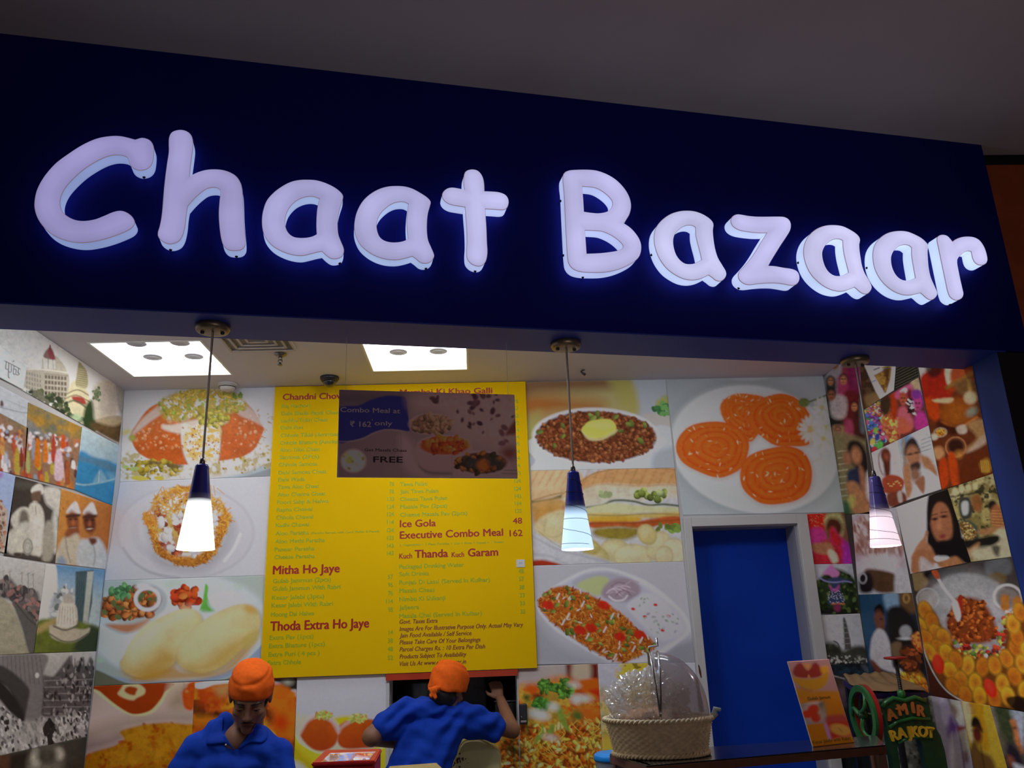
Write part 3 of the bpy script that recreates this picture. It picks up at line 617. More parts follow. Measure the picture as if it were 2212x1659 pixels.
a.scat(a.M('1740,590 1800,580 1800,620 1750,625'), 14, 6, 10, ['5f7a34', '6d8a3e'], 2, 1.6)
a.done('food_poster', 'food poster of a filled orange puffed puri topped with yogurt and yellow sev', 'poster', GB)

a = Art('back', '259,1042 592,1029 580,1243 226,1255', white=182).fill('b4b5bb').crop(*B_)
a.grad(700, 0, 1600, 400, 'b0b1b8', 'b9bac0')
m = a.e(1190, 150, 440, 300, 'a9a9b0', 0, 5); a.put(a.E(1190, 150, 432, 290, 0, 6), 'b6b6bc'); a.e(1185, 140, 330, 230, 'a8a8ae', 0, 12); a.e(1190, 128, 315, 225, 'b9babf', 0, 18)
a.l('1440,330 1500,250 1540,160', 16, 'cfd0d4', 0.9, 4); a.l('790,250 860,340 980,410 1150,440', 14, '9a9aa2', 0.7, 5)
a.p('930,60 960,150 1000,270 1060,320 1220,370 1360,300 1440,150 1480,60 1500,160 1420,300 1300,400 1100,390 980,310', '8c8c92', 24, .6); b = a.p('925,50 960,130 985,200 1000,260 1060,310 1130,345 1220,360 1300,340 1360,290 1400,220 1440,140 1470,60 1440,10 1380,-40 1280,-110 1150,-150 1040,-80 960,0', 'b57a34', 4); a.noise(b, 26, 0.25, 3)
f = a.M('960,0 1060,-80 1200,-110 1340,-60 1440,20 1400,130 1350,220 1290,280 1200,300 1080,280 1000,220 970,120', 8)
a.put(f, 'b0895c'); a.blend(f, 60, 'c6c6c8', 5, 0.49, 0.12, 0.95); a.blend(f, 46, '9c4a2c', 9, 0.58, 0.1, 0.85); a.blend(f, 34, 'b9a24e', 15, 0.6, 0.1, 0.8); a.noise(f, 20, 0.16, 8)
a.scat(f, 36, 8, 18, ['8f3a2a', 'a85434', '7a3c34', '94603c'], 4, 1.4, hi=0.4); a.scat(f, 30, 14, 30, ['cdcdd0', 'c6c3c0'], 6, 1.3, hi=0.3)
r = a.M('985,200 1000,260 1060,310 1130,345 1220,360 1300,340 1360,290 1410,210 1390,200 1340,260 1270,310 1190,325 1100,300 1030,250', 5)
a.put(r, 'a8682a'); a.scat(r, 210, 3, 5, ['b87a30', 'a86a24', 'c08c40', '94561c'], 6, 5, hi=0.3); w_ = a.M('925,50 990,60 1010,190 1060,290 1190,335 1300,300 1380,200 1410,60 1470,50 1440,160 1360,310 1220,365 1080,330 1000,265 955,140', 6); a.put(w_, 'aa6c2c', .75); a.scat(w_, 240, 3, 5, ['b87a30', 'a06420', 'c08c40', '8c5018'], 16, 5, hi=.3)
a.scat(a.M('925,50 960,130 1000,210 1020,150 985,60 950,10'), 70, 3, 4.5, ['c08434', 'cf9c48', 'b87428'], 8, 5); a.scat(a.M('1380,130 1440,140 1480,50 1440,0 1410,80'), 70, 3, 4.5, ['c08434', 'cf9c48', 'b87428'], 9, 5)
a.scat(a.M('980,-60 1120,-140 1280,-130 1420,-50 1420,20 1260,10 1100,20 1000,20'), 260, 3, 4.5, ['b98834', 'c49c48', 'a87428', 'bc9040'], 10, 6)
for k in range(7):
    R = random.Random(k); x = 940+R.random()*520; y = -60-R.random()*40; an = R.uniform(-1, 1); a.l(np.array([[x, y], [x+60*math.sin(an), y-60*math.cos(an)]]), 5, 'b98030', 0.9, 1)
for t in ('920,95 930,60 915,30', '1440,60 1490,72 1505,80', '1440,20 1480,-10', '940,70 912,62'): a.l(t, 7, 'ba8234', 0.9)
a.done('food_poster', 'food poster of a crisp basket chaat on a round white plate, below the puffed puri', 'poster', GB)

a = Art('back', '226,1255 580,1243 566,1465 203,1482', white=170).fill('95a09c').crop(*B_)
a.grad(700, 500, 1700, 500, '8f9c9a', '98a29c')
a.e(1160, 760, 570, 340, 'a8b1b6', -3, 8); a.put(a.E(1150, 745, 545, 318, -3, 30), 'b0b7bb')
a.p('590,1010 640,1050 800,1085 1000,1100 1200,1096 1400,1060 1560,980 1680,870 1720,820 1700,920 1600,1010 1420,1086 1200,1120 1000,1122 800,1105 640,1070', '7f90a8', 4); a.p('600,1030 800,1110 1000,1128 1240,1126 1450,1090 1640,990 1720,900 1720,1150 560,1150', '5d604e', 4)
a.p('1060,470 1130,445 1200,470 1150,500 1080,505', '9cae98', 10, .5); a.p('1500,480 1560,500 1520,530', 'a0b09c', 10, .5)
# glass bowl of chickpea curry
a.p('655,560 700,520 800,480 900,470 1000,490 1060,540 1070,600 1040,660 950,720 830,740 700,710 640,690', '99a2a4', 6); a.p('630,720 660,745 760,800 850,800 930,760 1010,690 960,690 850,740 740,730 650,680', '9da9ae', 4, .9); a.p('680,740 800,790 900,765 960,700 850,735', 'a05a20', 8, .85)
c = a.p('652,600 690,560 780,520 880,510 1000,530 1035,570 1020,620 960,680 850,700 730,700 650,670', '6e3a1c', 6); a.scat(c, 130, 13, 25, ['8a4a24', '9c5a2c', '7a3c18', 'a56a3a', '6c4422'], 4, 1.35, hi=0.9); a.scat(c, 16, 8, 16, ['4e5a34'], 9, 1.5)
a.ring(945, 575, 88, 82, 26, 'b4b2c0', 0, 3); a.ring(945, 575, 84, 76, 8, 'cdccd6', 0, 3, .8); a.e(915, 495, 46, 20, 'b9bac4', 0, 5)
a.scat(a.M('705,520 760,490 815,490 840,550 780,575 715,560'), 34, 9, 17, ['4a7a50', '5a8a58', '38603c'], 5, 1.5, hi=.4)
a.scat(a.M('1105,530 1180,500 1260,515 1285,580 1240,630 1160,630 1100,590'), 34, 16, 30, ['a03418', 'b94a1e', '8c2812', 'c2602c'], 4, 1.3, hi=.7)
a.p('1318,480 1335,500 1330,560 1345,600 1350,650 1300,640 1280,650 1300,580 1310,520', '5fa040', 3); a.p('1335,590 1380,650 1290,655', '55963c', 6, .8); a.e(1440, 590, 100, 60, 'bdbccb', -8, 8); a.e(1530, 560, 50, 40, 'b2b2c2', 0, 10, .8)
# two bhature
for t, sd in (('770,1000 800,930 850,840 930,750 1040,690 1150,645 1230,640 1285,680 1290,740 1240,800 1170,870 1120,980 1040,1050 940,1080 830,1060', 4), ('1130,950 1150,880 1210,800 1300,720 1420,650 1540,610 1640,640 1668,710 1650,790 1570,880 1450,990 1320,1050 1220,1040 1150,1000', 8)):
    a.p(pts(t)+np.array((6, 10)), '7d6c30', 14, .75); m = a.p(t, 'b5a874', 4); a.noise(m, 90, 0.14, sd); a.put(m*(1-a.M(t, 34)), '94803c', .4); a.noise(m, 12, 0.06, sd+1); a.blend(m, 120, 'c0b890', sd+3, 0.5, 0.3, 0.5)
a.put(a.M('800,1040 900,1000 1050,900 1130,960 1040,1050 940,1085 830,1070', 30), 'a8802c', 0.75); a.put(a.M('1180,1020 1330,960 1500,840 1600,830 1450,990 1320,1050', 30), 'ab8830', 0.7); a.p('860,1080 1100,1010 1180,1040 1400,1040 1560,900 1640,840 1560,960 1440,1050 1200,1090 900,1100', 'a87a1e', 14, .8)
a.put(.9*a.M('830,880 900,790 1040,700 1200,650 1230,680 1080,760 930,880 850,960', 40), 'cdc8ae', 0.8); a.put(.9*a.M('1160,900 1240,800 1400,700 1560,640 1500,720 1340,820 1220,920', 50), 'c6bf98', 0.7)
a.e(1600, 640, 42, 26, 'b08a3c', 20, 10, .8); a.p('1560,830 1650,770 1660,830 1580,900', 'a9974e', 10, .8); a.e(645, 970, 22, 14, '8fb09a', 0, 5, .7)
a.done('food_poster', 'food poster of two puffed breads with a glass bowl of chickpea curry', 'poster', GB)

a = Art('back', '203,1482 421,1473 409,1712 176,1712', white=150).fill('9a8880').crop(*I_)
a.grad(300, 700, 600, 1300, '9a8a80', 'a8908a')
m = a.p('200,1440 600,1200 900,1080 1300,1010 1700,960 2000,940 2000,1060 1500,1060 1100,1150 700,1270 300,1350 200,1420', 'a39186', 30); a.p('250,1330 700,1190 1200,1080 1990,1020 1960,1200 1500,1180 1000,1240 600,1340 250,1480', '7d6e5c', 40, .85); a.p('240,1480 600,1400 800,1330 860,1470 500,1620 200,1660', '7a6660', 30)
a.p('330,600 1640,550 1560,720 1450,900 1300,1040 1080,1075 880,1030 640,880 420,700 340,640', 'b9a878', 5); m = a.p('360,600 1610,550 1520,700 1430,850 1280,1000 1060,1055 900,1010 680,860 480,690', '7e2c06', 4); a.noise(m, 200, 0.12, 3)
a.p('770,730 820,650 870,580 960,565 1100,575 1200,650 1190,730 1080,790 1010,830 880,800', 'b09a70', 5); a.p('880,690 900,630 970,610 1080,640 1060,710 1040,750 960,740', '7e3008', 5)
a.p('1620,560 1900,545 1860,640 1700,700 1600,860 1560,820 1560,700', 'a5937e', 20); a.p('1600,850 1720,700 1830,640 1810,720 1840,900 1700,940 1600,920', '7c6a4c', 30, .9)
a.p('1900,560 2010,545 1990,950 1840,960 1790,720 1860,620', 'a33f0c', 6); a.e(1865, 690, 22, 18, 'bd6f3c', 0, 6); a.noise(a.M('1800,560 2010,545 1990,950 1840,960'), 50, .25, 5)
m = a.p('810,1330 1100,1240 1450,1190 1850,1210 2000,1260 1900,1700 600,1900 560,1700 860,1480', '8f5c08', 6); n2 = a.p('200,1760 700,1560 880,1480 1300,1560 1700,1660 1700,2300 150,2300', '8d5806', 6)
for q in (m, n2): a.noise(q, 70, .2, 4); a.noise(q, 16, .12, 6); a.scat(q, 50, 14, 34, ['843202', '8c3e04', '7a2c02'], 5, 2.0, a=.75, f=2)
a.blend(m, 120, 'a07214', 8, .5, .3, .6); a.done('food_poster', 'food poster of red curry with a cream swirl and flat breads, beside the left corner', 'poster', GB)

a = Art('back', '421,1473 642,1464 633,1712 409,1712', white=140).fill('6e2c08').crop(*G_)
a.grad(600, 400, 1900, 1500, '8a3a0c', '7a3a08')
al = np.ones(a.N)
a.blend(al, 260, 'a04a10', 3, .5, .2); a.blend(al, 150, '9c7418', 7, .58, .15, .8); a.blend(al, 200, '40190a', 11, .62, .1, .9); a.noise(None, 60, .25, 4); a.noise(None, 20, .12, 8)
a.p('640,930 800,860 950,850 1060,830 1040,880 860,900 700,905 640,960', '2c1208', 14); a.p('640,560 800,540 1000,560 1060,640 1050,760 900,800 700,760 640,700', '8a2e08', 20, .8); a.p('600,900 900,930 1000,1000 600,1010', '9a5c0c', 20, .8)
a.p('1690,410 1980,400 1970,590 1900,560 1760,500 1690,470', '1c1613', 10); a.e(1850, 450, 60, 40, '7d7d70', 0, 12); a.e(1690, 470, 40, 20, '94a0a8', 0, 8); a.p('1900,560 1970,560 1965,640 1930,600', '9ca6ae', 6)
m = a.p('1600,540 1760,490 1900,560 1970,650 1950,1180 1850,1300 1740,1160 1640,1000', '9a4a0c', 12); a.noise(m, 70, .25, 6); a.blend(m, 90, 'b4540e', 6, .5, .2, .8); a.e(1760, 985, 90, 110, '962c06', 0, 20); a.e(1840, 1250, 60, 40, '2a120a', 20, 20); a.e(1620, 930, 40, 70, '351608', 20, 20)
m = a.p('620,470 760,445 900,425 1100,420 1100,460 960,478 860,490 780,520 700,540 630,525', 'a3a3a4', 4); a.noise(m, 30, .12, 5)
a.p('900,510 1060,480 1080,600 960,640 880,560', '8a6a3c', 16, .8)
a.done('food_poster', 'food poster of fried orange snack pieces with a torn white top edge', 'poster', GB)

L_ = (560, 1180, 3.463)
a = Art('back', '642,1464 834,1456 842,1712 631,1712', white=150).fill('97979c').crop(*L_)
a.p('250,1250 560,1380 700,1500 940,1500 960,1700 230,1800 250,1500', '9f9a86', 16)
a.p('550,1290 700,1270 720,1330 600,1340', 'b4980e', 8)
bw = a.p('262,1400 300,1470 420,1530 600,1560 800,1540 960,1480 960,1800 240,1800', 'ad9a1e', 5); a.l('262,1390 310,1470 430,1540 620,1570 800,1550 960,1490', 16, 'b3ac84', .9, 2); a.p('255,1470 330,1560 420,1640 440,1800 240,1800', '8f840c', 14, .8); a.p('240,1620 330,1640 380,1760 240,1800', '9c9c98', 12)
for t in ('310,1420 330,1350 380,1290 450,1260 520,1270 580,1340 590,1420 560,1490 480,1530 390,1510', '590,1400 600,1340 660,1300 740,1285 800,1290 900,1320 900,1480 760,1510 640,1510 590,1470'):
    m = a.p(t, '94400e', 5); a.noise(m, 80, .16, 3); a.put(m*a.M('300,1470 600,1450 900,1440 900,1560 300,1560', 60), '80240a', .7)
a.p('310,1400 330,1320 400,1260 470,1250 560,1290 600,1350 640,1320 700,1290 770,1275 700,1310 620,1360 590,1400 540,1320 450,1280 370,1310 330,1370', 'b09a94', 8, .8)
for m in (a.M('420,1280 440,1240 520,1245 530,1280'), a.M('670,1300 700,1265 790,1260 790,1300 720,1315')): a.scat(m, 44, 5, 9, ['94984c', 'a3a064', '7f8a3a', '9c6a3a'], 6, 3)
a.done('food_poster', 'food poster of two brown syrup dumplings in a yellow bowl', 'poster', GB)

# ------------------------------------------------------------------ food posters, right of the menu
a = Art('back', '1128,826 1438,820 1458,1011 1146,1017', white=160).fill('8f969c').crop(*C_)
m = a.p('80,130 700,105 780,130 830,330 700,400 120,600 60,400', '91895a', 14); a.put(a.M('90,220 250,210 420,240 600,270 560,330 340,330 150,370 90,360', 40), '8a4a12', .85); a.put(a.M('80,120 700,105 740,160 500,190 200,200 80,230', 24), '6a4a34', .9); a.put(a.M('640,110 790,120 830,330 740,300 690,200', 20), '8f8a4a', .9); a.put(a.M('100,400 200,330 160,520 110,590', 30), '86864a', .8)
a.p('860,350 930,330 1070,330 1080,440 980,430 900,410', '9c9a94', 8); a.p('960,250 1030,220 1040,300 950,300', '8a9050', 10); a.scat(a.M('930,290 1040,280 1040,345 950,330'), 22, 9, 16, ['3c6e3c', '5a8a4a', '2e5c34'], 4, 1.5); a.p('930,430 1060,440 1080,600 960,590', 'a3a8ae', 6)
a.p('150,500 170,640 200,720 1060,720 1060,640 960,600 960,480', 'a7adb3', 4); a.p('940,600 1100,560 1100,720 940,720', '8d949a', 14)
a.e(558, 485, 408, 184, 'b3b7bb', 1, 4); a.e(560, 488, 390, 168, '8f9298', 1, 3)
m = a.e(562, 490, 384, 164, '54290f', 1, 4); a.noise(m, 60, .25, 3); a.scat(m, 900, 5, 12, ['6c381c', '5c2e16', '7a4626', '4c220e', '66341a', '84542f'], 6, 1.4, hi=.6, f=2); a.noise(m, 26, .25, 8); a.scat(m, 16, 11, 17, ['5f6a2c', '525e26', '6f7a38'], 8, 1.6, hi=.5)
a.p('470,450 500,500 560,510 620,490 690,460 700,440 660,490 560,520 480,490', '5a3018', 8, .7); m = a.p('468,448 490,410 530,385 650,376 692,432 650,470 600,494 520,496', 'b9b04c', 3); a.p('500,420 540,395 640,390 668,425 600,440', 'c5bc62', 8, .8); a.p('470,450 520,490 600,492 690,440 690,460 600,510 510,508', 'b5ad78', 4, .8)
a.done('food_poster', 'food poster of a white bowl of mashed brown curry topped with butter', 'poster', GB)

a = Art('back', '1146,1017 1458,1011 1477,1213 1152,1222', white=170).fill('abacae').crop(*C_)
a.p('120,690 400,690 480,760 420,830 330,870 230,890 140,910', 'b39a72', 6); a.p('130,720 330,700 420,740 400,800 250,830 130,830', 'bda27c', 10)
a.p('140,905 250,890 350,860 350,880 260,905 150,920', '3f4a2c', 4); a.p('145,915 350,885 360,960 330,1000 180,1040 150,1000', 'a8834c', 12); a.p('150,980 250,930 330,960 250,1010 180,1070', 'a87a38', 14, .8)
a.p('340,860 470,770 560,720 700,695 850,690 1000,692 1130,705 1130,870 1000,830 860,840 700,820 600,850 500,930 400,930', 'bda27a', 4)
t = a.M('370,840 480,760 570,715 720,690 1000,690 1130,705 1130,800 1000,790 850,800 700,790 560,800 440,870', 8); a.put(t, 'b58a5a'); a.noise(t, 30, .16, 4, .5, 1.2)
for k in range(11): a.l(np.array([[440+k*64, 880-k*8], [520+k*62, 690]]), 12, '9c6a38', .45, 5)
for k in range(5): a.l(np.array([[140+k*50, 800], [190+k*52, 705]]), 10, '9c6a38', .45, 5)
a.l('340,862 470,772 560,722 700,697 850,692 1000,694 1130,707', 9, '8a5c2c', .6, 3); a.l('345,880 420,846 560,800 700,800 860,808 1000,800 1130,808', 10, '9c6c38', .75, 4); a.l('135,905 250,870 340,850', 9, '8a5c30', .6, 3); w = a.M('345,880 420,850 560,800 700,800 860,810 1000,800 1130,810 1130,880 1000,880 850,900 700,890 560,930 400,925', 10); a.put(w, 'b9b29a', .85); a.noise(w, 36, .16, 6)
a.scat(a.M('820,840 1010,840 1010,890 850,890'), 22, 14, 24, ['6d7a34', '86944c', '55622a', '9aa870'], 5, 1.1, hi=.7); a.scat(a.M('580,850 640,850 640,890 580,890'), 8, 12, 20, ['8f9c6c'], 5, 1.2)
a.l('500,945 600,930 680,900 800,905 900,930 1000,925 1130,940', 13, '3a4a26', .9, 3); a.p('500,950 680,915 860,935 1130,950 1130,985 900,975 700,990 520,990', 'b3b389', 6); a.p('510,985 800,985 1130,975 1130,1020 820,1015 520,1040', 'b09a58', 6); a.p('520,1010 820,1005 820,1040 540,1045', 'b5902e', 6)
a.p('340,960 380,910 400,960 380,1000 350,1010', '9c4a2c', 10, .8); m = a.p('520,1040 700,1035 820,1035 900,1020 1040,1000 1130,1010 1130,1060 980,1060 900,1080 800,1080 700,1070 540,1080', 'a04c22', 6); a.noise(m, 30, .25, 4); a.scat(a.M('960,1060 1130,1060 1130,1090 960,1095'), 26, 8, 16, ['5a6a2c', '6f8a3c'], 5, 1.6); m = a.p('560,1080 740,1070 860,1090 800,1140 700,1160 560,1130', '7d6e28', 10); a.noise(m, 30, .3, 5)
ch = a.p('150,1090 220,1000 340,960 380,990 370,1110 420,1170 480,1210 380,1200 260,1150', 'b3a67c', 8); a.noise(ch, 60, .14, 3)
for (x, y, rx, ry, r, c) in ((690, 1240, 110, 90, 20, 'aea476'), (800, 1260, 130, 80, 0, 'b5ad86'), (960, 1190, 70, 100, 30, 'b5ac84'), (890, 1120, 60, 70, -40, 'ada068'), (1060, 1230, 80, 90, 0, 'bab294'), (560, 1250, 90, 60, 30, 'a89c62'), (1000, 1260, 60, 70, 10, 'b2aa84'), (300, 1060, 70, 90, 40, 'b5aa80'), (520, 1200, 70, 50, 20, 'a2924e')):
    a.e(x, y, rx, ry, c, r, 4); a.ring(x, y, rx, ry, 10, '9a8e5c', r, 4, .5); a.e(x-rx*.2, y-ry*.3, rx*.5, ry*.35, 'c6c09e', r, 14, .6)
a.p('140,1080 200,1130 330,1200 480,1240 640,1290 720,1330 140,1330', 'a9aaae', 8); a.l('150,1130 300,1210 480,1260 640,1300', 12, '8d8e94', .6, 5); a.p('150,1290 230,1285 340,1320 150,1330', '8c2a12', 6); a.l('150,1250 260,1260 380,1320', 14, '9a9aa0', .7, 4)
a.noise(None, 44, .12, 21); a.noise(None, 14, .09, 22); a.l('505,992 700,998 900,985 1130,992', 7, '7d6a2c', .6, 3); a.l('520,1046 820,1044 1130,1022', 8, '6c3a14', .6, 4); a.l('190,1100 330,1200 480,1215', 6, '8c7c48', .6, 3); a.done('food_poster', 'food poster of a grilled club sandwich with potato crisps', 'poster', GB)

a = Art('back', '1152,1222 1477,1213 1501,1431 1160,1436', white=150).fill('8d8d92').crop(*D_)
a.grad(300, 150, 700, 860, '8b8b90', '94949a')
a.p('1080,860 1200,760 1340,700 1400,700 1400,880', '6f7078', 20, .8); a.p('200,560 400,740 700,870 200,880', '77787f', 30, .7)
tr = a.p('195,440 240,370 380,270 560,180 720,160 880,200 1040,270 1200,390 1320,520 1350,640 1240,740 1080,840 900,880 700,840 480,720 300,590', '9fa0a8', 5); a.p('230,430 300,340 460,250 640,190 800,200 960,270 1130,390 1260,500 1310,620 1200,720 1060,800 880,850 700,820 480,690 320,570', '90919a', 10)
a.p('470,270 560,210 720,190 860,230 980,300 960,380 860,420 760,400 600,330 500,300', '84858f', 8); a.p('505,285 640,225 740,240 730,320 660,370 560,330', '8d9468', 6); m = a.p('690,340 740,270 830,235 930,260 975,330 930,390 820,410 720,390', '7c6e78', 8)
for k in range(14):
    R = random.Random(k+5); x, y = 760+R.random()*160, 280+R.random()*90; a.l(np.array([[x-50, y+R.uniform(-20, 20)], [x, y-24], [x+50, y+R.uniform(-20, 24)]]), 9, R.choice(['8f8088', 'a396a0', '6c5a66']), .8, 2)
a.l('745,375 790,405 850,400 880,370', 16, 'a5a0a8', .9, 2)
a.p('880,440 960,370 1060,350 1160,410 1280,540 1310,630 1220,690 1120,700 1000,600 910,500', '9c9da6', 8)
for x, y in ((925, 468), (1013, 525), (1190, 522), (1145, 628), (1092, 437)): a.e(x, y, 15, 10, '9c1e1c', 10, 2)
a.scat(a.M('920,460 1060,380 1260,540 1240,660 1120,680'), 26, 5, 9, ['7f8a7c', '86868e'], 5, 1.6)
rc = a.p('212,430 250,370 330,310 420,300 520,330 640,380 760,450 860,520 960,620 1060,700 1096,740 1060,780 940,830 860,868 740,840 560,740 400,630 280,530', '8a4a14', 6); a.noise(rc, 60, .2, 4)
a.scat(rc, 800, 4, 6.5, ['8c4e14', '985a22', '7c340e', 'a26426', '6e300c', '9c6a2c'], 6, 3.6, hi=.6); a.scat(rc, 26, 4, 6, ['a9a09c', 'b2aaa6'], 8, 3.6); a.scat(rc, 42, 10, 17, ['5a6428', '6c7634', '46521e'], 9, 1.7, hi=.6)
for x, y in ((290, 440), (705, 440), (530, 625), (825, 675), (975, 660), (610, 610)): m = a.e(x, y, 48, 32, '97200e', 20, 4); a.noise(m, 20, .2, x)
for x, y in ((365, 372), (585, 670), (440, 520), (930, 765), (790, 825), (985, 700), (405, 565), (770, 520), (550, 430), (715, 620)): a.l(np.array([[x-10, y+20], [x+9, y-18]]), 11, 'b3acae', .9, 2)
a.done('food_poster', 'food poster of a divided white tray of orange rice with onion and yogurt dip', 'poster', GB)

a = Art('back', '1119,1440 1291,1434 1306,1712 1125,1712', '858,1572 1119,1566 1125,1712 850,1712', white=135).fill('7f2c0a').crop(*H_)
al = np.ones(a.N)
bg = a.M('840,60 1830,60 1850,480 1700,420 1500,400 1200,360 960,420 840,420', 30); a.put(bg, '7f7672'); a.q('1446,70 1540,70 1520,320 1470,320', '4a100a', 10); a.q('1730,70 1840,70 1850,330 1730,260', '4c120c', 10); a.p('1540,80 1730,80 1730,280 1540,300', '8a7d66', 16, .8); a.l('1300,100 1310,380', 40, '867a68', .4, 12)
f = a.M('870,400 960,340 1100,320 1300,260 1480,250 1600,300 1850,420 1900,900 1900,2000 200,2000 -800,2000 -800,780 620,800 880,760', 24)
a.put(f, '8a3c0c'); a.blend(f, 110, '9c5c14', 3, .5, .2, .9); a.blend(f, 70, '8f7a2c', 8, .56, .12, .8); a.blend(f*a.M('870,380 1850,380 1850,760 870,760', 40), 90, '6f6a24', 13, .52, .15, .7); a.noise(f, 30, .3, 5)
st = a.M('700,900 1000,790 1250,840 1500,780 1880,800 1900,2000 -800,2000 -800,860', 20); a.blend(st, 46, '431405', 41, .52, .2, .8); a.scat(st, 460, 13, 23, ['a8641c', 'b07c2c', '98480e', 'b58c44', '8c380a', 'a35214'], 6, 2.2, hi=.8); a.scat(st, 120, 16, 27, ['a88c38', 'ac9244', 'b09a5c'], 9, 2.0, hi=.9)
a.p('960,400 1010,330 1090,345 1120,400 1050,440', 'a03c0c', 10); a.p('1610,290 1700,260 1840,265 1845,400 1700,420 1640,370', 'a8440a', 8); a.p('1730,400 1850,380 1850,480 1780,450', '94200a', 10)
a.scat(a.M('1120,300 1240,260 1300,320 1440,250 1500,330 1530,430 1400,480 1300,400 1180,420'), 120, 12, 26, ['2f5018', '3c6222', '48722a', '243e12'], 5, 1.7, hi=.5); a.scat(a.M('1090,500 1240,490 1240,600 1100,620 1080,560'), 50, 14, 30, ['34601f', '284c18', '40702a'], 8, 1.6, hi=.5)
for t in ('1330,600 1380,580 1440,720 1490,850 1470,880 1390,790', '1060,1000 1120,910 1170,790 1190,880 1140,1000 1080,1040', '1230,880 1290,800 1320,840 1280,940'): m = a.p(t, '5c6e28', 6); a.noise(m, 30, .2, 3)
for x, y, rx, ry in ((1160, 690, 90, 60), (1580, 500, 70, 56), (1300, 590, 60, 50), (1680, 490, 70, 40), (1060, 670, 70, 50), (1270, 960, 70, 30), (1550, 330, 56, 30)): m = a.e(x, y, rx, ry, '98958e', 10, 12, .95)
a.e(1700, 680, 130, 110, '9a420c', 0, 24, .9); a.e(1590, 700, 70, 56, '3d4a1c', 30, 12); a.e(980, 480, 40, 36, '2c3c14', 0, 10); a.e(830, 580+520, 150, 90, '23300f', 20, 30, .8); a.e(1110, 460, 60, 18, '2c1008', 0, 10)
for k in range(40):
    R = random.Random(k+50); x, y = R.uniform(1000, 1850), R.uniform(700, 1300); a.l(np.array([[x, y], [x+R.uniform(-60, 60), y+50], [x+R.uniform(-80, 80), y+110]]), 8, R.choice(['b4842c', 'b8923c', 'a86e1c']), .85, 1)
a.done('food_poster', 'food poster of puffed rice snack heaped with green coriander, right of the hatch', 'poster', GB)

a = Art('back', '1291,1434 1501,1431 1524,1712 1306,1712', white=140).fill('8c8c93').crop(*H_)
a.p('2120,100 2250,60 2400,60 2500,120 2500,900 2300,900 2200,600 2100,330 2140,200', '8a6e14', 16); m = a.M('2100,90 2500,60 2500,700 2200,500 2080,330', 16); a.blend(m, 70, 'a3882a', 3, .5, .15); a.blend(m, 60, '4e4a14', 7, .6, .1, .9); a.noise(m, 30, .2, 5); a.e(2090, 370, 40, 24, '52141a', -20, 8)
m = a.M('1840,500 1900,420 2000,600 2060,900 2300,1000 2300,1800 1860,1800 1860,900', 40); a.put(m, '8a7c20', .9); a.blend(m, 120, 'a58c4a', 4, .5, .2, .9); a.blend(m, 80, '5c5a18', 9, .58, .12, .8); a.e(1900, 480, 60, 50, '96707a', 0, 20, .5); m = a.p('1880,980 2010,940 2080,1120 1990,1200 1880,1200', 'a8842c', 16); a.noise(None, 40, .1, 3)
a.done('food_poster', 'blurred yellow food poster behind the bread basket', 'poster', GB)

a = Art('back', '1438,820 1784,813 1828,1107 1475,1113', white=160).fill('8d9698').crop(*C_)
a.grad(1050, 150, 2000, 900, '858d90', '9aa3a5'); a.e(1540, 60, 260, 76, '979f9e', 0, 8); a.e(1545, 40, 300, 100, '6f7672', 0, 14, .45); a.e(1540, 30, 220, 98, '9ba3a4', 0, 6)
a.e(1600, 560, 560, 430, '6b7375', 12, 40, .65); a.e(1585, 570, 545, 405, 'aab0af', 12, 6); a.e(1580, 560, 530, 390, 'a3a9a8', 12, 20); a.e(1560, 560, 430, 300, 'a9adac', 12, 60)
a.l('1760,700 1990,640 2010,600', 8, 'a39a92', .5, 4)
for k, t, ctr in ((1, '1362,300 1400,240 1470,212 1560,215 1650,240 1640,330 1620,440 1560,520 1480,470 1400,400', (1500, 330)), (2, '1540,330 1600,260 1700,218 1790,215 1880,260 1930,330 1960,400 1970,470 1930,540 1830,550 1720,545 1620,480 1560,420', (1765, 350)), (3, '1078,540 1110,470 1180,415 1290,392 1400,398 1490,440 1545,520 1540,600 1500,690 1400,745 1330,750 1250,725 1140,670 1090,610', (1340, 560)), (4, '1492,720 1520,640 1590,590 1700,560 1800,550 1890,580 1940,650 1955,740 1930,840 1850,900 1720,925 1620,915 1540,860 1500,800', (1720, 730))):
    P = smooth_loop(pts(t)); c = np.array(ctr, float)
    a.p(c+(P-c)*1.03+6, '8f5a34', 14, .35, False); m = a.p(t, 'b24812', 3); a.noise(m, 60, .1, k)
    a.put(m*a.E(c[0]-20, c[1]-20, 150, 110, 0, 60), 'c25a1c', .6)
    for sc, w, col, al_ in ((.9, 26, 'c4601e', .5), (.81, 11, '8e3208', .45), (.7, 22, 'c0601c', .4), (.6, 10, '8e3208', .45), (.47, 22, 'c4661e', .4), (.37, 9, '8e3008', .45), (.22, 18, 'c2641c', .4), (.14, 8, '8e3008', .4)):
        Q = c+(P-c)*sc+np.array((6*math.sin(9*sc+k), 5*math.cos(7*sc))); a.put(np.clip((lambda d: (w/2-d)/8+.5)(np.sqrt(np.min([((a.X-q[0])**2+(a.Y-q[1])**2) for q in smooth_loop(Q[::2], 3)], 0))), 0, 1)*m, col, al_)
    a.scat(m, 26, 2.5, 4.5, ['d49a70', 'dcb090', 'c87a48'], k, 3.0, a=.75, f=1.5); a.scat(m, 120, 3, 6, ['a03c0a', 'c26828'], k+9, 2, a=.35, f=3)
a.l('1930,265 2000,240 2060,215', 10, '4c5a38', .95, 2); m = a.e(1902, 268, 36, 30, '5c6638', 0, 4); a.noise(m, 14, .25, 3)
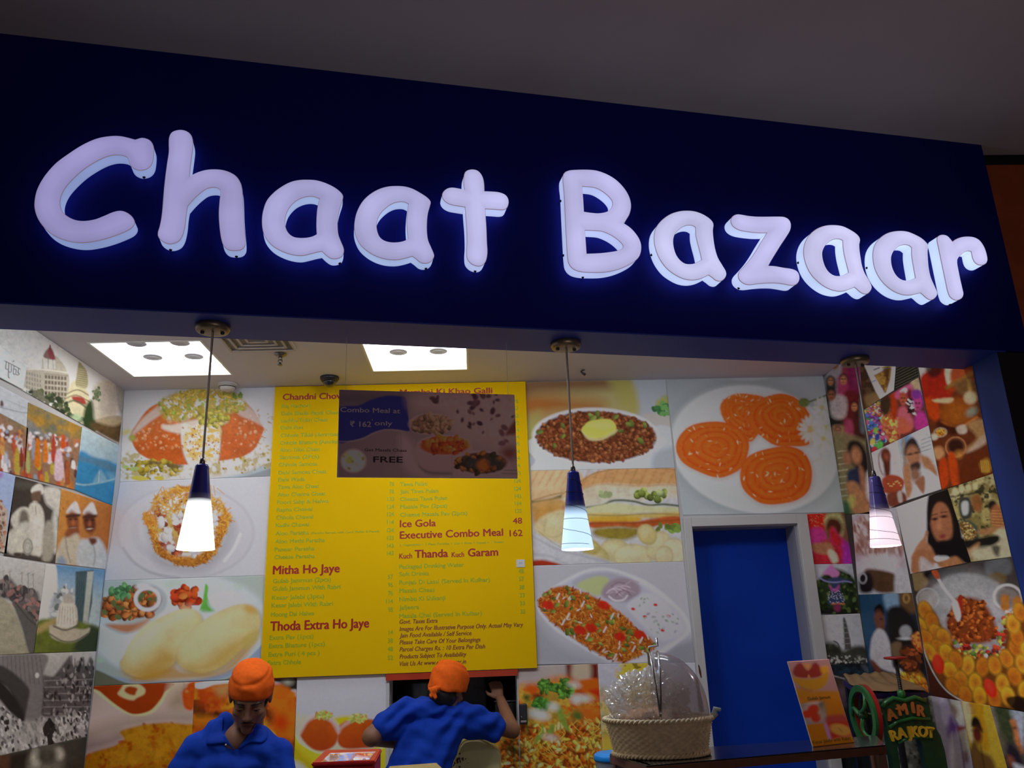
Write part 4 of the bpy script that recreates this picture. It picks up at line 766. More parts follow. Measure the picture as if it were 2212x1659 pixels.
for cx, cy, n, r in ((1945, 440, 16, 78), (2020, 300, 12, 60), (2040, 430, 14, 80), (2030, 500, 12, 70)):
    for k in range(n):
        an = 2*math.pi*k/n; x, y = cx+r*.6*math.cos(an), cy+r*.75*math.sin(an); a.e(x, y, r*.42, 12, ('b0b4a8', 'a3a89c', 'b9bcb0')[k % 3], math.degrees(an), 3, .92)
    a.e(cx, cy, r*.22, r*.22, 'a39a62', 0, 6)
a.done('food_poster', 'food poster of four orange syrup spirals on a white plate above the door', 'poster', GB)

a = Art('back', '1741,1111 1828,1107 1842,1218 1757,1219', white=150).fill('6e4a34').crop(*E_)
a.p('140,1330 290,1328 310,1440 260,1480 180,1470 150,1400', 'a32018', 6); a.scat(a.M('160,1340 280,1340 280,1440 180,1440'), 40, 3, 5, ['c25a40'], 3, 1.2); a.p('290,1390 320,1335 400,1328 440,1380 440,1480 400,1540 320,1480', '8f8a5c', 8); a.p('300,1430 330,1370 400,1380 430,1440 410,1500 350,1520 310,1480', '4a2418', 10); a.p('320,1460 350,1430 380,1440 370,1500 340,1500', '6a3a28', 8)
a.p('150,1480 240,1440 300,1480 300,1560 240,1660 150,1660', '9a2c6a', 8); a.p('350,1450 400,1500 470,1560 510,1660 340,1660', 'a02a74', 8); a.p('340,1440 390,1480 430,1540 400,1600 340,1540', '9c1e24', 10); a.p('200,1640 300,1540 420,1600 510,1660 510,1760 180,1760', '99202c', 10); a.p('180,1580 250,1560 330,1560 370,1620 330,1650 230,1640', '8a5c40', 6); a.p('330,1610 380,1640 400,1700 360,1720 320,1650', '9c9a84', 6); a.p('450,1560 520,1640 520,1760 440,1760', '8f2a8a', 10)
a.noise(None, 20, .18, 5); a.done('photo_print', 'photo print of a veiled woman in red and pink, right of the door top', 'poster', GB)
a = Art('back', '1757,1219 1842,1218 1860,1325 1771,1329', white=135).fill('84868b').crop(*F_)
m = a.p('420,290 480,210 540,170 620,180 700,230 740,300 760,490 460,500 430,400', '24301a', 8); a.noise(m, 30, .4, 4); a.p('440,480 760,460 770,510 450,510', '1c1c18', 6); a.scat(m, 60, 8, 16, ['35451f', '1a2412', '43542a'], 3, 1.4)
a.p('520,150 545,135 560,160 600,200 570,240 520,215 480,205', '9c5a84', 5); a.p('510,250 560,230 620,240 680,260 600,280 610,340 630,420 520,430 540,330 540,280 460,240', '2c3450', 6); a.scat(a.M('530,330 610,330 630,420 520,420'), 60, 3, 5, ['8a8e98'], 4, 1); a.l('450,235 500,262 570,270 640,262 690,270', 10, '6c6c94', .8, 2); a.p('525,285 560,320 600,285 590,335 540,335', '8a3a74', 4, .8); a.q('540,425 640,425 640,436 540,436', '9c5a2c', 3); a.e(585, 460, 26, 30, '6a2440', 0, 5)
a.done('photo_print', 'photo print of a festival effigy before dark trees', 'poster', GB)
a = Art('back', '1771,1329 1860,1325 1879,1433 1788,1436', white=130).fill('868686').crop(*F_)
m = a.p('480,740 560,720 620,780 700,750 800,760 830,880 500,890', '34342c', 12); a.noise(m, 24, .4, 3); a.scat(a.M('500,820 820,820 830,880 510,880'), 90, 4, 8, ['6e6e68', '20201c', '8a8a84'], 4, 1.4)
a.q('626,540 636,530 644,545 660,600 668,640 680,690 690,770 640,775 636,690 632,620', '3f3d3a', 3); [a.l(np.array([[628, y], [646+(y-560)*.2, y-3]]), 7, '66645f', .8, 1.5) for y in (575, 612, 650, 690, 730)]; a.l('560,710 590,730 605,790 600,820', 9, '2a2a28', .95, 2)
a.e(570, 780, 40, 34, '26261f', 0, 10); a.e(740, 790, 60, 34, '2f2f28', 0, 10); a.done('photo_print', 'grey photo print of a tall stone minaret', 'poster', GB)
a = Art('back', '1788,1436 1880,1433 1925,1712 1826,1712', white=120).fill('16181c').crop(*J_)
m = a.M('700,100 1240,100 1250,260 800,300', 20); a.blend(m, 120, '1c2a34', 3, .5, .2); a.l('690,275 860,320', 14, '8a8680', .9, 3); a.p('1120,120 1210,150 1230,240 1160,180', '4c5058', 10, .8); a.p('700,330 850,330 960,420 900,520 800,560 740,480', '3a2e24', 20, .9); a.noise(None, 40, .25, 4)
a.p('760,480 860,460 880,700 830,720 790,600', '4a3a40', 14, .8); a.done('photo_print', 'dark night street photo print low beside the right corner', 'poster', GB)
# ------------------------------------------------------------------ left wall: travel photo prints
W = 195
a = Art('left', '-8,657 268,843 257,962 -8,812', white=W).fill('b9bcc0').crop(*A_)
a.grad(60, 100, 400, 500, 'b2b6b6', 'c4c5c8')
a.p('180,520 190,400 300,405 330,320 420,310 500,420 515,560 480,660 320,600', 'a9a496', 3)
al = a.M('190,410 320,415 500,430 510,560 480,650 180,540', 3); a.put(al, 'a8a294')
for k in range(6):
    for y in (425, 460, 495, 530, 562): a.q(f'{195+k*20},{y+k*5} {206+k*20},{y+k*5} {206+k*20},{y+22+k*5} {195+k*20},{y+20+k*5}', '7c7a70', 2, .8)
for k in range(7):
    for y in (450, 490, 530, 570, 605): a.q(f'{335+k*24},{y+k*2} {352+k*24},{y+k*2} {352+k*24},{y+26+k*2} {335+k*24},{y+26+k*2}', '57493c', 2, .85)
a.l('190,405 330,410 505,432', 9, 'cfcdc0', .9, 2); a.l('330,440 505,455', 5, '6e5c50', .8, 2)
a.q('305,320 410,318 415,405 310,405', 'b9b8b0', 3); a.l('320,330 320,400', 6, '8f9290', .8); a.l('360,330 360,400', 8, '7f8686', .8); a.l('395,330 398,400', 6, '8f9290', .8); a.p('328,318 335,280 360,250 374,238 392,262 406,300 408,335', '7c5c5a', 3); a.p('360,262 376,250 400,300 405,335 370,320', '8c3c44', 3); a.l('374,228 374,262', 9, '6a3038', .95)
a.p('480,660 500,600 540,500 610,500 660,590 680,680 720,760 690,840 560,780 460,740', 'bdb696', 4); a.p('565,520 580,400 590,352 620,380 650,430 652,540 600,540', '8f8a6a', 3); [a.l(np.array([[575, y], [650, y+14]]), 4, 'c0b48e', .9, 1.2) for y in range(400, 540, 16)]; a.l('500,590 580,560 660,600', 8, '6e6448', .9, 2); a.l('490,625 570,600 668,650', 8, '7a6a50', .9, 2); a.p('540,610 620,620 640,670 560,650', '9c3c34', 4)
a.l('480,668 560,640 640,690', 12, '4f5a44', .9, 3); a.scat(a.M('280,560 480,640 540,760 660,780 720,860 600,830 420,740 200,620'), 90, 8, 18, ['3c4a30', '54603c', '2e3a28', '6a6a58'], 4, 1.4); a.p('640,680 700,640 720,800 690,870 620,830', '2c4424', 8); a.e(570, 770, 40, 30, '9ab08c', 0, 8)
a.p('690,560 760,490 850,510 880,640 860,760 720,790 700,700', 'b3ac9c', 10); a.p('740,560 800,540 860,600 850,720 760,740', '9c948c', 10, .6); a.scat(a.M('700,550 740,550 740,640 700,640'), 20, 6, 12, ['5a6a4c', '748060'], 5, 1.4)
m = a.p('700,800 920,770 930,960 890,965 700,860', '5f4a2c', 10); a.noise(m, 40, .4, 6); a.p('720,790 900,760 920,800 840,830', 'a89a7c', 8, .9); a.p('860,520 940,570 930,760 880,700', '99948c', 8)
a.noise(None, 20, .05, 2); a.done('photo_print', 'photo print of a domed hotel and tower block under a white sky', 'poster', GL)
a = Art('left', '-8,741 55,795 48,842 -8,814', white=W, off=0.006).fill('b9c2c6').crop(*A_)
a.q('-40,445 170,562 170,600 -40,520', '5c6068', 2); a.q('90,530 170,560 165,585 90,560', '82868a', 2, .8)
for t in ('35,345 90,372 150,405', '48,352 42,400 60,408', '66,365 62,460 72,470', '84,378 84,420 74,430 66,424', '104,385 100,440 116,440 120,410 100,405', '140,404 134,430 144,440 132,450 120,445', '95,350 104,344'): a.l(t, 6, '5f5a5e', .95, 1)
a.done('photo_print', 'white print with handwritten dark lettering at the far left edge', 'poster', GL)
a = Art('left', '-8,830 62,867 59,925 -8,889', white=W).fill('a9aeb4').crop(*A_)
a.l('0,690 120,720 215,735', 6, '6f747c', .8, 2); a.l('60,640 200,700', 4, '8a8f96', .8, 2); a.e(14, 668, 12, 18, '5a3c3c', 0, 4); a.e(12, 650, 7, 8, '4a3030', 0, 3); a.noise(None, 30, .06, 3)
a.done('photo_print', 'pale seaside photo print above the clothes market', 'poster', GL)
a = Art('left', '59,869 176,923 160,1058 50,1030', '-8,889 59.3,925 50,1030 -8,1016', white=W, off=0.0036).fill('7c6c54').crop(*A_)
m = a.M('205,660 610,840 600,960 210,900', 10); a.put(m, '8a7440'); a.blend(m, 100, 'a07a30', 4, .5, .2); a.blend(m, 80, '5c6a64', 8, .6, .15, .7); a.p('210,780 340,900 400,960 300,960 205,880', '6a7a86', 12, .8)
al = a.M('-40,740 200,900 600,950 560,1320 -40,1180', 12); a.put(al, '8c6a54'); cols = ['b0502c', 'b87838', 'a5a2a8', 'c2b4b8', '9c3c34', 'b98a4c', '7c8a9c', 'a89a30', 'cbc4c6', '5c3430', 'bc6a2c']
R = random.Random(4)
for k in range(74):
    x = R.uniform(-30, 590); y = 860+.16*x+R.uniform(-30, 330); L_h = R.uniform(50, 130); a.p(np.array([[x-10, y], [x+12, y+4], [x+18, y+L_h], [x-14, y+L_h-6]]), R.choice(cols), 3, .92)
for k in range(60):
    x = R.uniform(-20, 590); y = 840+.19*x+R.uniform(-20, 120); a.e(x, y, R.uniform(8, 18), R.uniform(10, 22), R.choice(['b9b4b8', 'a86a44', 'c2bcc0', '7c5048', '8a94a8']), R.uniform(0, 180), 3)
for x, y, w, h, c in ((280, 1060, 22, 120, 'bd6a18'), (340, 1040, 18, 90, 'c47020'), (400, 1020, 16, 110, 'a83c2c'), (440, 1150, 34, 130, 'bba4b0'), (470, 960, 16, 60, 'b84a1c'), (210, 1120, 14, 90, '9ca060'), (130, 1110, 20, 100, 'a89438'), (505, 1200, 20, 100, '99502c'), (160, 1080, 14, 80, '803024')): a.p(np.array([[x-w*.6, y-h], [x+w*.6, y-h*.95], [x+w, y+h*.5], [x-w, y+h*.55]]), c, 4)
a.noise(None, 18, .2, 6); a.done('photo_print', 'photo print of a crowded street market hung with bright clothes', 'poster', GL)
a = Art('left', '176,923 257,962 241,1092 160,1058', white=W).fill('5c94b4').crop(*A_)
a.grad(700, 850, 690, 1080, 'a0b4bc', '8ca8b8'); a.p('580,1045 700,1065 900,1150 900,1480 540,1480', '2c7cae', 8); a.p('580,1050 680,1070 800,1100 880,1150 870,1190 760,1140 640,1100 580,1090', '4c7898', 8); a.p('800,1180 880,1200 860,1250 820,1230', '6a98b4', 10, .7); a.l('560,1260 640,1270 760,1250 860,1225', 12, '86a8b4', .95, 2.5); a.p('700,1250 740,1170 755,1160 800,1240', '7ca2b6', 6, .7); a.l('742,1165 735,1250', 5, 'a9bcc0', .9); a.noise(None, 40, .06, 5)
a.done('photo_print', 'photo print of a cable bridge over blue sea', 'poster', GL)
a = Art('left', '-8,1013 32,1029 12,1196 -8,1190', white=W).fill('8fa0c4').crop(*A_)
a.p('-40,1380 40,1440 60,1500 30,1800 -40,1800', 'a89a8c', 6); a.scat(a.M('-40,1400 40,1450 30,1790 -40,1790'), 60, 5, 10, ['8a5a4c', 'b8a89c', '6c5650', 'a87460'], 4, 1.5); a.p('-30,1190 20,1180 10,1215 -30,1220', '9a4a9c', 6, .7)
a.done('photo_print', 'narrow blue sky and building photo print at the left edge', 'poster', GL)
a = Art('left', '32,1029 131,1056 118,1217 7,1200', white=W).fill('3a3230').crop(*A_)
a.grad(150, 1200, 400, 1660, '3c3430', '4c4440'); a.p('330,1290 455,1310 440,1500 400,1460 340,1400', 'b9b6b0', 8); a.p('390,1500 430,1480 430,1760 380,1740', 'b2b4b0', 8)
a.p('110,1240 280,1260 260,1300 110,1290', '56524a', 10, .8)
a.p('235,1330 240,1290 290,1260 320,1280 325,1330 290,1345', 'c0bdb4', 4); a.p('238,1330 300,1315 308,1360 290,1400 260,1410 240,1380', '6c5444', 5); a.e(262, 1395, 14, 6, 'b0a898', 0, 3)
a.p('215,1440 250,1400 300,1420 330,1500 330,1660 320,1780 220,1780 210,1600', 'bcb8ae', 5); a.p('80,1520 150,1440 220,1450 210,1530 150,1560 110,1600', 'b8b4aa', 5); a.p('150,1480 190,1460 215,1520 190,1640 140,1640', '6c655c', 8); a.p('60,1640 110,1600 210,1620 200,1760 60,1760', 'b9b6ac', 8); a.l('265,1430 275,1560', 5, '7a746c', .8)
a.crop(*B_); a.p('35,220 70,150 110,100 180,80 200,160 150,240 90,290 40,260', 'b4b2a8', 8, .9); a.p('90,150 140,150 136,290 92,290', 'b8b6aa', 4); a.e(178, 240, 32, 52, 'b0aea4', 0, 4); a.ring(178, 240, 32, 52, 8, '7e7a72', 0, 3); a.ring(178, 240, 18, 30, 5, '8a867e', 0, 3); a.p('210,60 260,50 275,180 260,300 220,260', 'c2beb6', 6); a.p('90,280 136,280 130,306 96,306', '4a3c38', 4); a.p('285,110 330,80 350,200 330,320 270,320', '9c988c', 8); a.noise(None, 20, .14, 4)
a.done('photo_print', 'brownish photo print of a drummer in white with a cap', 'poster', GL)
a = Art('left', '131,1056 241,1092 228,1230 118,1217', white=W).fill('b87a3c').crop(*A_)
a.grad(450, 1350, 830, 1500, 'bd843e', 'a8642a'); a.noise(None, 80, .14, 3); a.scat(np.ones(a.N), 16, 3, 6, ['8a5424'], 4, 1.6)
for cx, s, sk in ((548, 0, '8a4a28'), (672, 6, '6a3018')):
    a.p(f'{cx-52},{1480+s} {cx-10},{1410+s} {cx+20},{1395+s} {cx+42},{1440+s} {cx+46},{1490+s}', 'bfc0c4', 4); a.e(cx-4, 1545+s, 46, 80, sk, -8, 6)
    a.p(f'{cx-48},{1496+s} {cx+44},{1486+s} {cx+40},{1508+s} {cx-44},{1516+s}', '4a2418', 5); a.e(cx-22, 1528+s, 12, 6, '2c140c', -6, 4); a.e(cx+16, 1526+s, 12, 6, '2c140c', -6, 4); a.e(cx-2, 1555+s, 9, 18, 'a8643c', 0, 6); a.e(cx-4, 1588+s, 24, 9, '3a1c14', -6, 4); a.e(cx-4, 1592+s, 18, 5, 'c9bcb0', -6, 3)
a.crop(*B_); a.p('430,130 500,120 500,180 420,200', '8a4c2c', 6); a.p('350,300 400,190 440,180 500,160 530,280 500,360 350,350', 'b3aa98', 8); a.p('510,210 560,190 640,190 690,300 680,390 500,370', 'aeb4b8', 8); a.p('570,190 610,185 620,210 590,230', '6a3420', 6); a.l('420,180 430,260 450,340', 8, '8a8478', .8, 3); a.l('600,230 610,300 600,360', 8, '8a9298', .8, 3); a.p('370,320 400,300 430,360 370,360', '7c90a8', 8, .9)
a.done('photo_print', 'orange photo print of two smiling men in white caps', 'poster', GL)
a = Art('left', '-8,1200 98,1218 72,1411 -8,1416', white=180).fill('a4a4a4').crop(*B_)
a.grad(100, 300, 100, 480, 'aaa9a9', 'a09f9e'); m = a.p('-30,480 60,440 120,500 240,530 250,680 220,730 120,640 60,580 -30,560', '5a5658', 8); a.scat(m, 90, 8, 18, ['4a4648', '7a7070', '3c3a3c', '8c6460', '6c6260'], 4, 1.8)
for x in (20, 62, 140, 180, 212): a.l(np.array([[x, 390+x*.1], [x+2, 540]]), 4, '76746f', .9, 1); a.l(np.array([[x-14, 402+x*.1], [x+12, 390+x*.1]]), 3, '76746f', .7, 1)
m = a.p('-30,590 60,600 110,680 150,800 190,930 -30,930', '8f8a78', 6); a.noise(m, 40, .2, 5); a.noise(m, 10, .12, 3, 1, 3); a.p('80,590 130,620 230,720 250,830 240,930 190,930 140,760', '575654', 5); a.l('100,600 180,700 230,740', 8, '3a3836', .8, 3)
a.done('photo_print', 'grey photo print of a seafront promenade and crowd', 'poster', GL)
a = Art('left', '98,1218 226,1231 207,1407 71,1411', white=175).fill('5c8ab0').crop(*B_)
a.grad(500, 350, 480, 600, '4678a4', '9aaab4'); a.p('280,350 360,370 360,620 330,700 240,690', 'b8bbbe', 5); a.p('360,520 500,540 480,680 320,700', '8a9096', 12); a.scat(a.M('360,510 500,530 490,650 340,690'), 40, 8, 16, ['7a828a', 'a4aaae', '5c6468'], 4, 1.5)
a.q('485,400 600,390 590,600 560,755 480,740', '3a5058', 3); a.q('560,400 602,398 560,755 528,752', '9aa09c', 3); [a.l(np.array([[492+k*14, 410], [486+k*10, 740]]), 3, '5a6e74', .6, 1) for k in range(5)]
m = a.p('220,740 330,700 640,760 640,930 200,930', '5c6824', 10); a.noise(m, 50, .3, 5); a.p('230,760 350,700 360,730 240,800', 'a08a5c', 8, .8); a.p('560,760 640,780 640,920 470,900', '2c3c24', 12)
a.p('315,760 350,740 520,770 575,760 560,800 480,850 400,850 330,820', 'a09888', 5); a.l('320,800 400,845 480,845 560,800', 8, '4c4438', .9, 3); a.p('360,720 380,620 410,590 470,600 495,650 490,740 430,760 370,750', 'b3ada4', 4); [a.l(np.array([[386+k*16, 625], [372+k*20, 735]]), 4, '938d86', .8, 1.2) for k in range(7)]; a.l('345,750 420,775 500,745', 10, '554e46', .9, 3); a.l('424,480 424,570', 9, 'b0aeb0', .9); a.p('405,560 440,540 465,560 465,600 410,600', '9c9690', 5)
a.done('photo_print', 'photo print of a white fluted dome beside a glass tower', 'poster', GL)
a = Art('left', '-8,1416 207,1407 187,1591 -8,1634', white=165).fill('868384').crop(*B_)
a.grad(400, 930, 400, 1080, '979596', '8c8a8b'); m = a.p('260,1080 340,1070 400,1000 450,940 470,1010 530,950 550,1010 590,960 620,1300 480,1330 260,1320', '4e4a4c', 6); a.noise(m, 26, .4, 4, 1, 2); [a.l(np.array([[270+k*3, 1100+k*42], [600, 1090+k*44]]), 6, '8a8687', .6, 2) for k in range(6)]; a.scat(m, 110, 5, 9, ['2a2729', '807c7d', '3a3638'], 5, 2.2, 90)
for x, h in ((460, 940), (480, 960), (535, 950), (590, 970)): a.l(np.array([[x, h], [x, h+80]]), 7, '575355', .9, 2)
m = a.p('-30,940 290,930 280,1060 260,1330 170,1350 100,1100 -30,1040', '6a6768', 6); [a.l(np.array([[x, 940], [x+x*.1, 1120]]), 5, '4a4748', .7, 2) for x in range(20, 260, 26)]; a.e(238, 1065, 12, 16, 'b8b6b6', 0, 3)
a.p('-30,1000 60,1030 180,1140 180,1230 140,1360 60,1160 -30,1090', '3a383a', 6); a.p('-30,1080 80,1180 160,1330 120,1400 40,1280 -30,1200', '242224', 8); m = a.p('-30,1230 60,1300 160,1370 300,1340 560,1310 560,1480 -30,1620', '8f8d8d', 8); a.scat(m, 300, 5, 10, ['b2b0b0', '504d4e', '2c2a2b', '6c696a', 'a5a3a3'], 6, 2, 80); a.p('140,1380 300,1340 280,1400 220,1480 130,1500', '8a8787', 12, .7); a.scat(a.M('280,1380 340,1380 340,1500 280,1500'), 12, 10, 16, ['1c1a1b', '282627'], 3, 2.4, 90)
a.done('photo_print', 'black and white photo print of a gothic railway terminus and crowd', 'poster', GL)
a = Art('left', '-8,1634 187,1592 172,1740 -8,1760', white=140).fill('34322e').crop(*B_)
a.p('60,1590 210,1570 180,1700 60,1700', '221f1c', 8); a.p('200,1560 400,1520 380,1700 190,1700', '56544c', 14); a.e(230, 1600, 30, 60, '87867c', 0, 10); a.e(380, 1570, 28, 36, '8a887e', 0, 10); a.e(300, 1580, 60, 50, '3c3a34', 0, 14); a.p('-30,1590 60,1580 50,1700 -30,1700', '4a2c1e', 8, .8); a.noise(None, 30, .25, 4)
a.done('photo_print', 'dark photo print of pale stone carvings at the lower left', 'poster', GL)

# ------------------------------------------------------------------ right wall: street photo prints
W = 152
def face(a, cx, cy, rx, ry, sk, hair=None, rot=0, dark='2a1812'):
    if hair: a.e(cx, cy-ry*.25, rx*1.18, ry*1.05, hair, rot, 5)
    a.e(cx, cy+ry*.05, rx, ry, sk, rot, 5)
    for s in (-1, 1): a.e(cx+s*rx*.4, cy-ry*.12, rx*.2, ry*.09, dark, rot, 3); a.l(np.array([[cx+s*rx*.62, cy-ry*.26], [cx+s*rx*.2, cy-ry*.27]]), ry*.07, dark, .7, 2)
    a.l(np.array([[cx, cy-ry*.1], [cx+rx*.05, cy+ry*.25]]), rx*.12, dark, .25, 4); a.e(cx, cy+ry*.5, rx*.34, ry*.09, '6a2a24', rot, 3)
a = Art('right', '1778,813 1855,748 1882,1110 1825,1110', white=W).fill('2a1c18').crop(*E_)
a.grad(300, 260, 620, 1300, '34241e', '3a2a1c'); a.p('290,270 420,160 560,180 560,330 330,420', '8f9096', 8, .7)
R = random.Random(9)
for x, y, w, h, c in ((350, 560, 60, 130, '141412'), (470, 330, 40, 150, '7a2438'), (520, 270, 46, 120, '6a1444'), (430, 420, 36, 140, '8c2c54'), (500, 560, 56, 160, '5c1418'), (400, 500, 60, 80, '8f8a8a'), (560, 620, 36, 120, '3a1814'), (340, 340, 36, 60, '22201e'), (480, 700, 30, 90, '8a3454'), (590, 560, 22, 120, '4c5a64'), (400, 690, 40, 40, '8a6a4c')): a.p(np.array([[x-w, y-h], [x+w, y-h*.9], [x+w*.9, y+h], [x-w*.8, y+h]]), c, 8, .95)
for x, y, r in ((340, 300, 22), (345, 410, 30), (440, 290, 26), (525, 500, 22), (375, 180, 18), (395, 690, 22)): face(a, x, y, r, r*1.4, R.choice(['8a5c40', '9c6a48', '7a4c34']), '16100e')
a.p('360,720 440,700 560,740 640,800 660,1000 600,1340 440,1340 400,1000', '6b6444', 10, .9); [a.l(np.array([[400, 850+k*50], [470, 840+k*50]]), 8, 'a09c84', .6, 3) for k in range(8)]
a.p('480,780 560,770 620,860 640,1000 600,1060 520,960 470,900', '1a1210', 8); a.e(540, 880, 40, 70, '8f6444', -8, 8); a.e(470, 900, 34, 56, '80563c', -6, 8); a.p('480,1000 580,980 610,1100 590,1210 500,1200 470,1080', '1c2440', 8); a.p('460,1100 540,1090 640,1250 640,1330 520,1320 480,1180', '8c6240', 8); a.p('560,980 600,1000 640,1240 600,1250', '8a5c3c', 8, .9); a.e(500, 1240, 30, 50, '8f8a44', 10, 8); a.p('440,1240 490,1260 490,1380 450,1380', '1c4a30', 10, .9); a.p('620,1020 660,1000 660,1220 620,1200', 'a4a4a8', 8, .8)
a.noise(None, 26, .2, 3); a.done('photo_print', 'photo print of women in a crowd, in the right corner behind the lamp cord', 'poster', GR)
a = Art('right', '1855,748 1938,768 1932,843 1866,886', white=W).fill('2a1c14').crop(*E_)
a.p('555,170 600,170 720,380 740,450 620,520 570,420', '3a2a1c', 8); a.blend(np.ones(a.N), 40, '5a4430', 4, .55, .15, .7); a.p('600,420 700,390 740,450 640,510', '7a6440', 10, .8); a.p('540,180 580,300 600,500 570,520', '4a1014', 10, .9)
a.q('590,150 850,150 850,370 730,450 690,380', 'a0a5ad', 3); a.q('680,255 815,185 800,300 770,390 760,390', '6a4a22', 3); a.blend(a.M('680,255 815,185 800,300 765,390', 3, False), 34, '8f7030', 4, .5, .15); a.q('735,190 812,182 812,194 735,200', '9c8a3c', 2); a.p('750,200 800,190 790,290 760,260', '3a2412', 6, .8); a.l('678,212 720,196', 8, '23252c', .9, 2); a.l('665,305 692,293', 8, '5a6884', .9, 2)
a.done('photo_print', 'white card print with an ornate gold picture under the soffit', 'poster', GR)
a = Art('right', '1938,768 1982,778 1986,815 1933,843', white=W, off=.0036).fill('1a1a16').crop(*E_)
for k in range(9): a.l(np.array([[845, 200+k*22], [1030, 110+k*22]]), 5, '5c5a4c', .85, 1.5)
a.done('photo_print', 'black print with pale slanting stripes at the top right', 'poster', GR)
a = Art('right', '1866,886 1985,815 2007,919 1883,978', white=W).fill('5a2c2c').crop(*E_)
al = np.ones(a.N); a.scat(a.M('600,520 720,470 780,560 850,640 760,760 660,850 620,700'), 150, 10, 20, ['3a5c9c', '4c8c54', 'a84a74', 'a8a04c', '2c3c7c', '9c3038', '6ca4a8', 'b8b4b0', '6c3c84'], 4, 1.2, hi=.5); a.scat(a.M('620,480 760,450 800,560 640,560'), 90, 4, 8, ['b8783c', 'b04054', 'c2a878', '8c3c30', '5c8c6c'], 8, 1.4)
for x, y, rx, ry, c in ((668, 772, 20, 28, 'a39c44'), (724, 800, 24, 34, '4a9a44'), (704, 735, 20, 30, '2c3484'), (680, 832, 20, 22, '9c2834'), (690, 685, 16, 24, '6c9c3c')): a.e(x, y, rx, ry, c, 10, 3)
a.p('760,540 830,560 880,700 860,760 800,770 740,640', 'a0582c', 8); a.scat(a.M('750,550 860,600 870,740 800,760'), 60, 5, 12, ['b87a3c', '8c3c2c', 'a89c4c', 'b85a4c'], 5, 1.6); a.p('800,420 850,400 860,560 820,600', '94300c', 8); a.p('720,460 800,430 800,540 750,560', '3a2c1c', 8)
a.p('960,300 1020,270 1050,400 1000,380', 'a39070', 8, .9); a.p('840,400 880,360 920,340 970,330 980,420 930,430 860,440', 'a84c74', 6); a.p('880,380 920,350 940,380 905,400', 'b9b4b4', 3); a.e(905, 430, 30, 50, '94402c', -8, 6); face(a, 905, 440, 26, 44, '9a4a30'); a.p('870,520 920,500 970,580 990,640 960,680 880,700 860,600', 'a8505c', 8); a.p('870,600 900,580 960,640 960,690 880,700', 'b4502c', 8, .8)
a.e(955, 400, 22, 40, '6a1c1c', 0, 6); a.scat(a.M('940,440 1000,440 1000,580 950,580'), 26, 5, 9, ['c8c4c8', '1c1618'], 4, 3); a.e(1020, 450, 38, 70, '8c2c84', -8, 6); face(a, 1018, 480, 30, 54, '9c3c6c'); a.e(1010, 400, 40, 36, '6c2c7c', 0, 6); a.p('1000,560 1060,540 1110,640 1010,680', '9c2c74', 8); a.noise(None, 20, .15, 4)
a.done('photo_print', 'colourful photo print of paint pots and people in turbans', 'poster', GR)
a = Art('right', '1982,778 2101,790 2146,1023 2035,1059', white=W).fill('5c2a10').crop(*E_)
a.p('1020,180 1110,180 1110,280 1060,330', 'a09c94', 8); a.p('1035,300 1080,230 1180,200 1260,240 1290,400 1240,460 1080,470', '8f1c0c', 8); a.p('1080,190 1200,190 1190,250 1120,270', '2a1010', 8, .8); a.p('1230,200 1290,200 1300,280 1250,330', 'a39c84', 5); a.p('1290,200 1440,205 1440,260 1290,320', '94401c', 8); a.l('1250,350 1440,240', 30, '7a5c24', .9, 8); a.l('1260,385 1450,290', 26, '99320c', .9, 8); a.p('1300,330 1440,280 1480,420 1380,420', '6a4c28', 10, .9); a.q('1400,290 1430,280 1450,400 1420,400', '8a6a30', 5)
m = a.p('1070,450 1130,430 1190,500 1190,600 1130,600 1090,540', 'a03408', 8); a.e(1330, 530, 130, 110, '7c3a0c', -10, 12); a.e(1330, 550, 110, 80, '8c4a10', -10, 24); a.p('1140,445 1290,430 1270,470 1160,465', 'a8906c', 5); a.e(1430, 430, 50, 50, 'a89474', 0, 8); a.e(1440, 540, 46, 30, '6c7264', -30, 10); a.l('1200,620 1340,660 1480,580', 16, 'b05c18', .9, 5); a.p('1180,600 1240,640 1350,660 1300,720 1180,680', '3a1408', 10); a.p('1320,660 1390,640 1400,700 1340,710', '9c8c7c', 5)
a.p('1400,640 1520,600 1560,760 1420,850 1380,840 1480,740', '8f6c44', 10); a.p('1520,610 1570,760 1400,860 1560,680', '9a8878', 8, .8); a.e(1195, 700, 48, 34, '9c6a20', -10, 5); a.scat(a.E(1195, 700, 44, 30), 40, 4, 8, ['b88430', '8c4c14'], 4, 1.5); a.ring(1195, 700, 52, 38, 7, '8c8478', -10, 3); a.e(1145, 735, 30, 26, 'a89c88', 0, 5)
a.e(1315, 815, 80, 80, '7c4a2c', 0, 5); a.ring(1315, 815, 82, 82, 9, 'a06a44', 0, 3); a.e(1315, 805, 64, 56, '33140c', 0, 8); a.e(1340, 870, 30, 30, 'a8702c', 0, 12, .7); a.e(1180, 860, 46, 50, 'a4744c', 0, 8); a.p('1190,920 1240,910 1260,1080 1210,1140 1190,1060', 'a03408', 6); a.p('1260,860 1310,880 1350,1090 1290,1110 1260,960', 'a83a08', 6); a.p('1380,900 1560,840 1610,1020 1350,1100', '5c2408', 14); a.p('1500,950 1560,900 1600,980 1540,1020', '8c6420', 8); [a.l(np.array([[1510+k*14, 920], [1520+k*14, 1010]]), 5, 'b8923c', .8, 2) for k in range(5)]
a.noise(None, 30, .18, 4); a.done('photo_print', 'orange photo print of a kitchen with copper pots at the right edge', 'poster', GR)
a = Art('right', '1883,978 1940,951 1961,1081 1897,1110', white=W).fill('a0a0a4').crop(*E_)
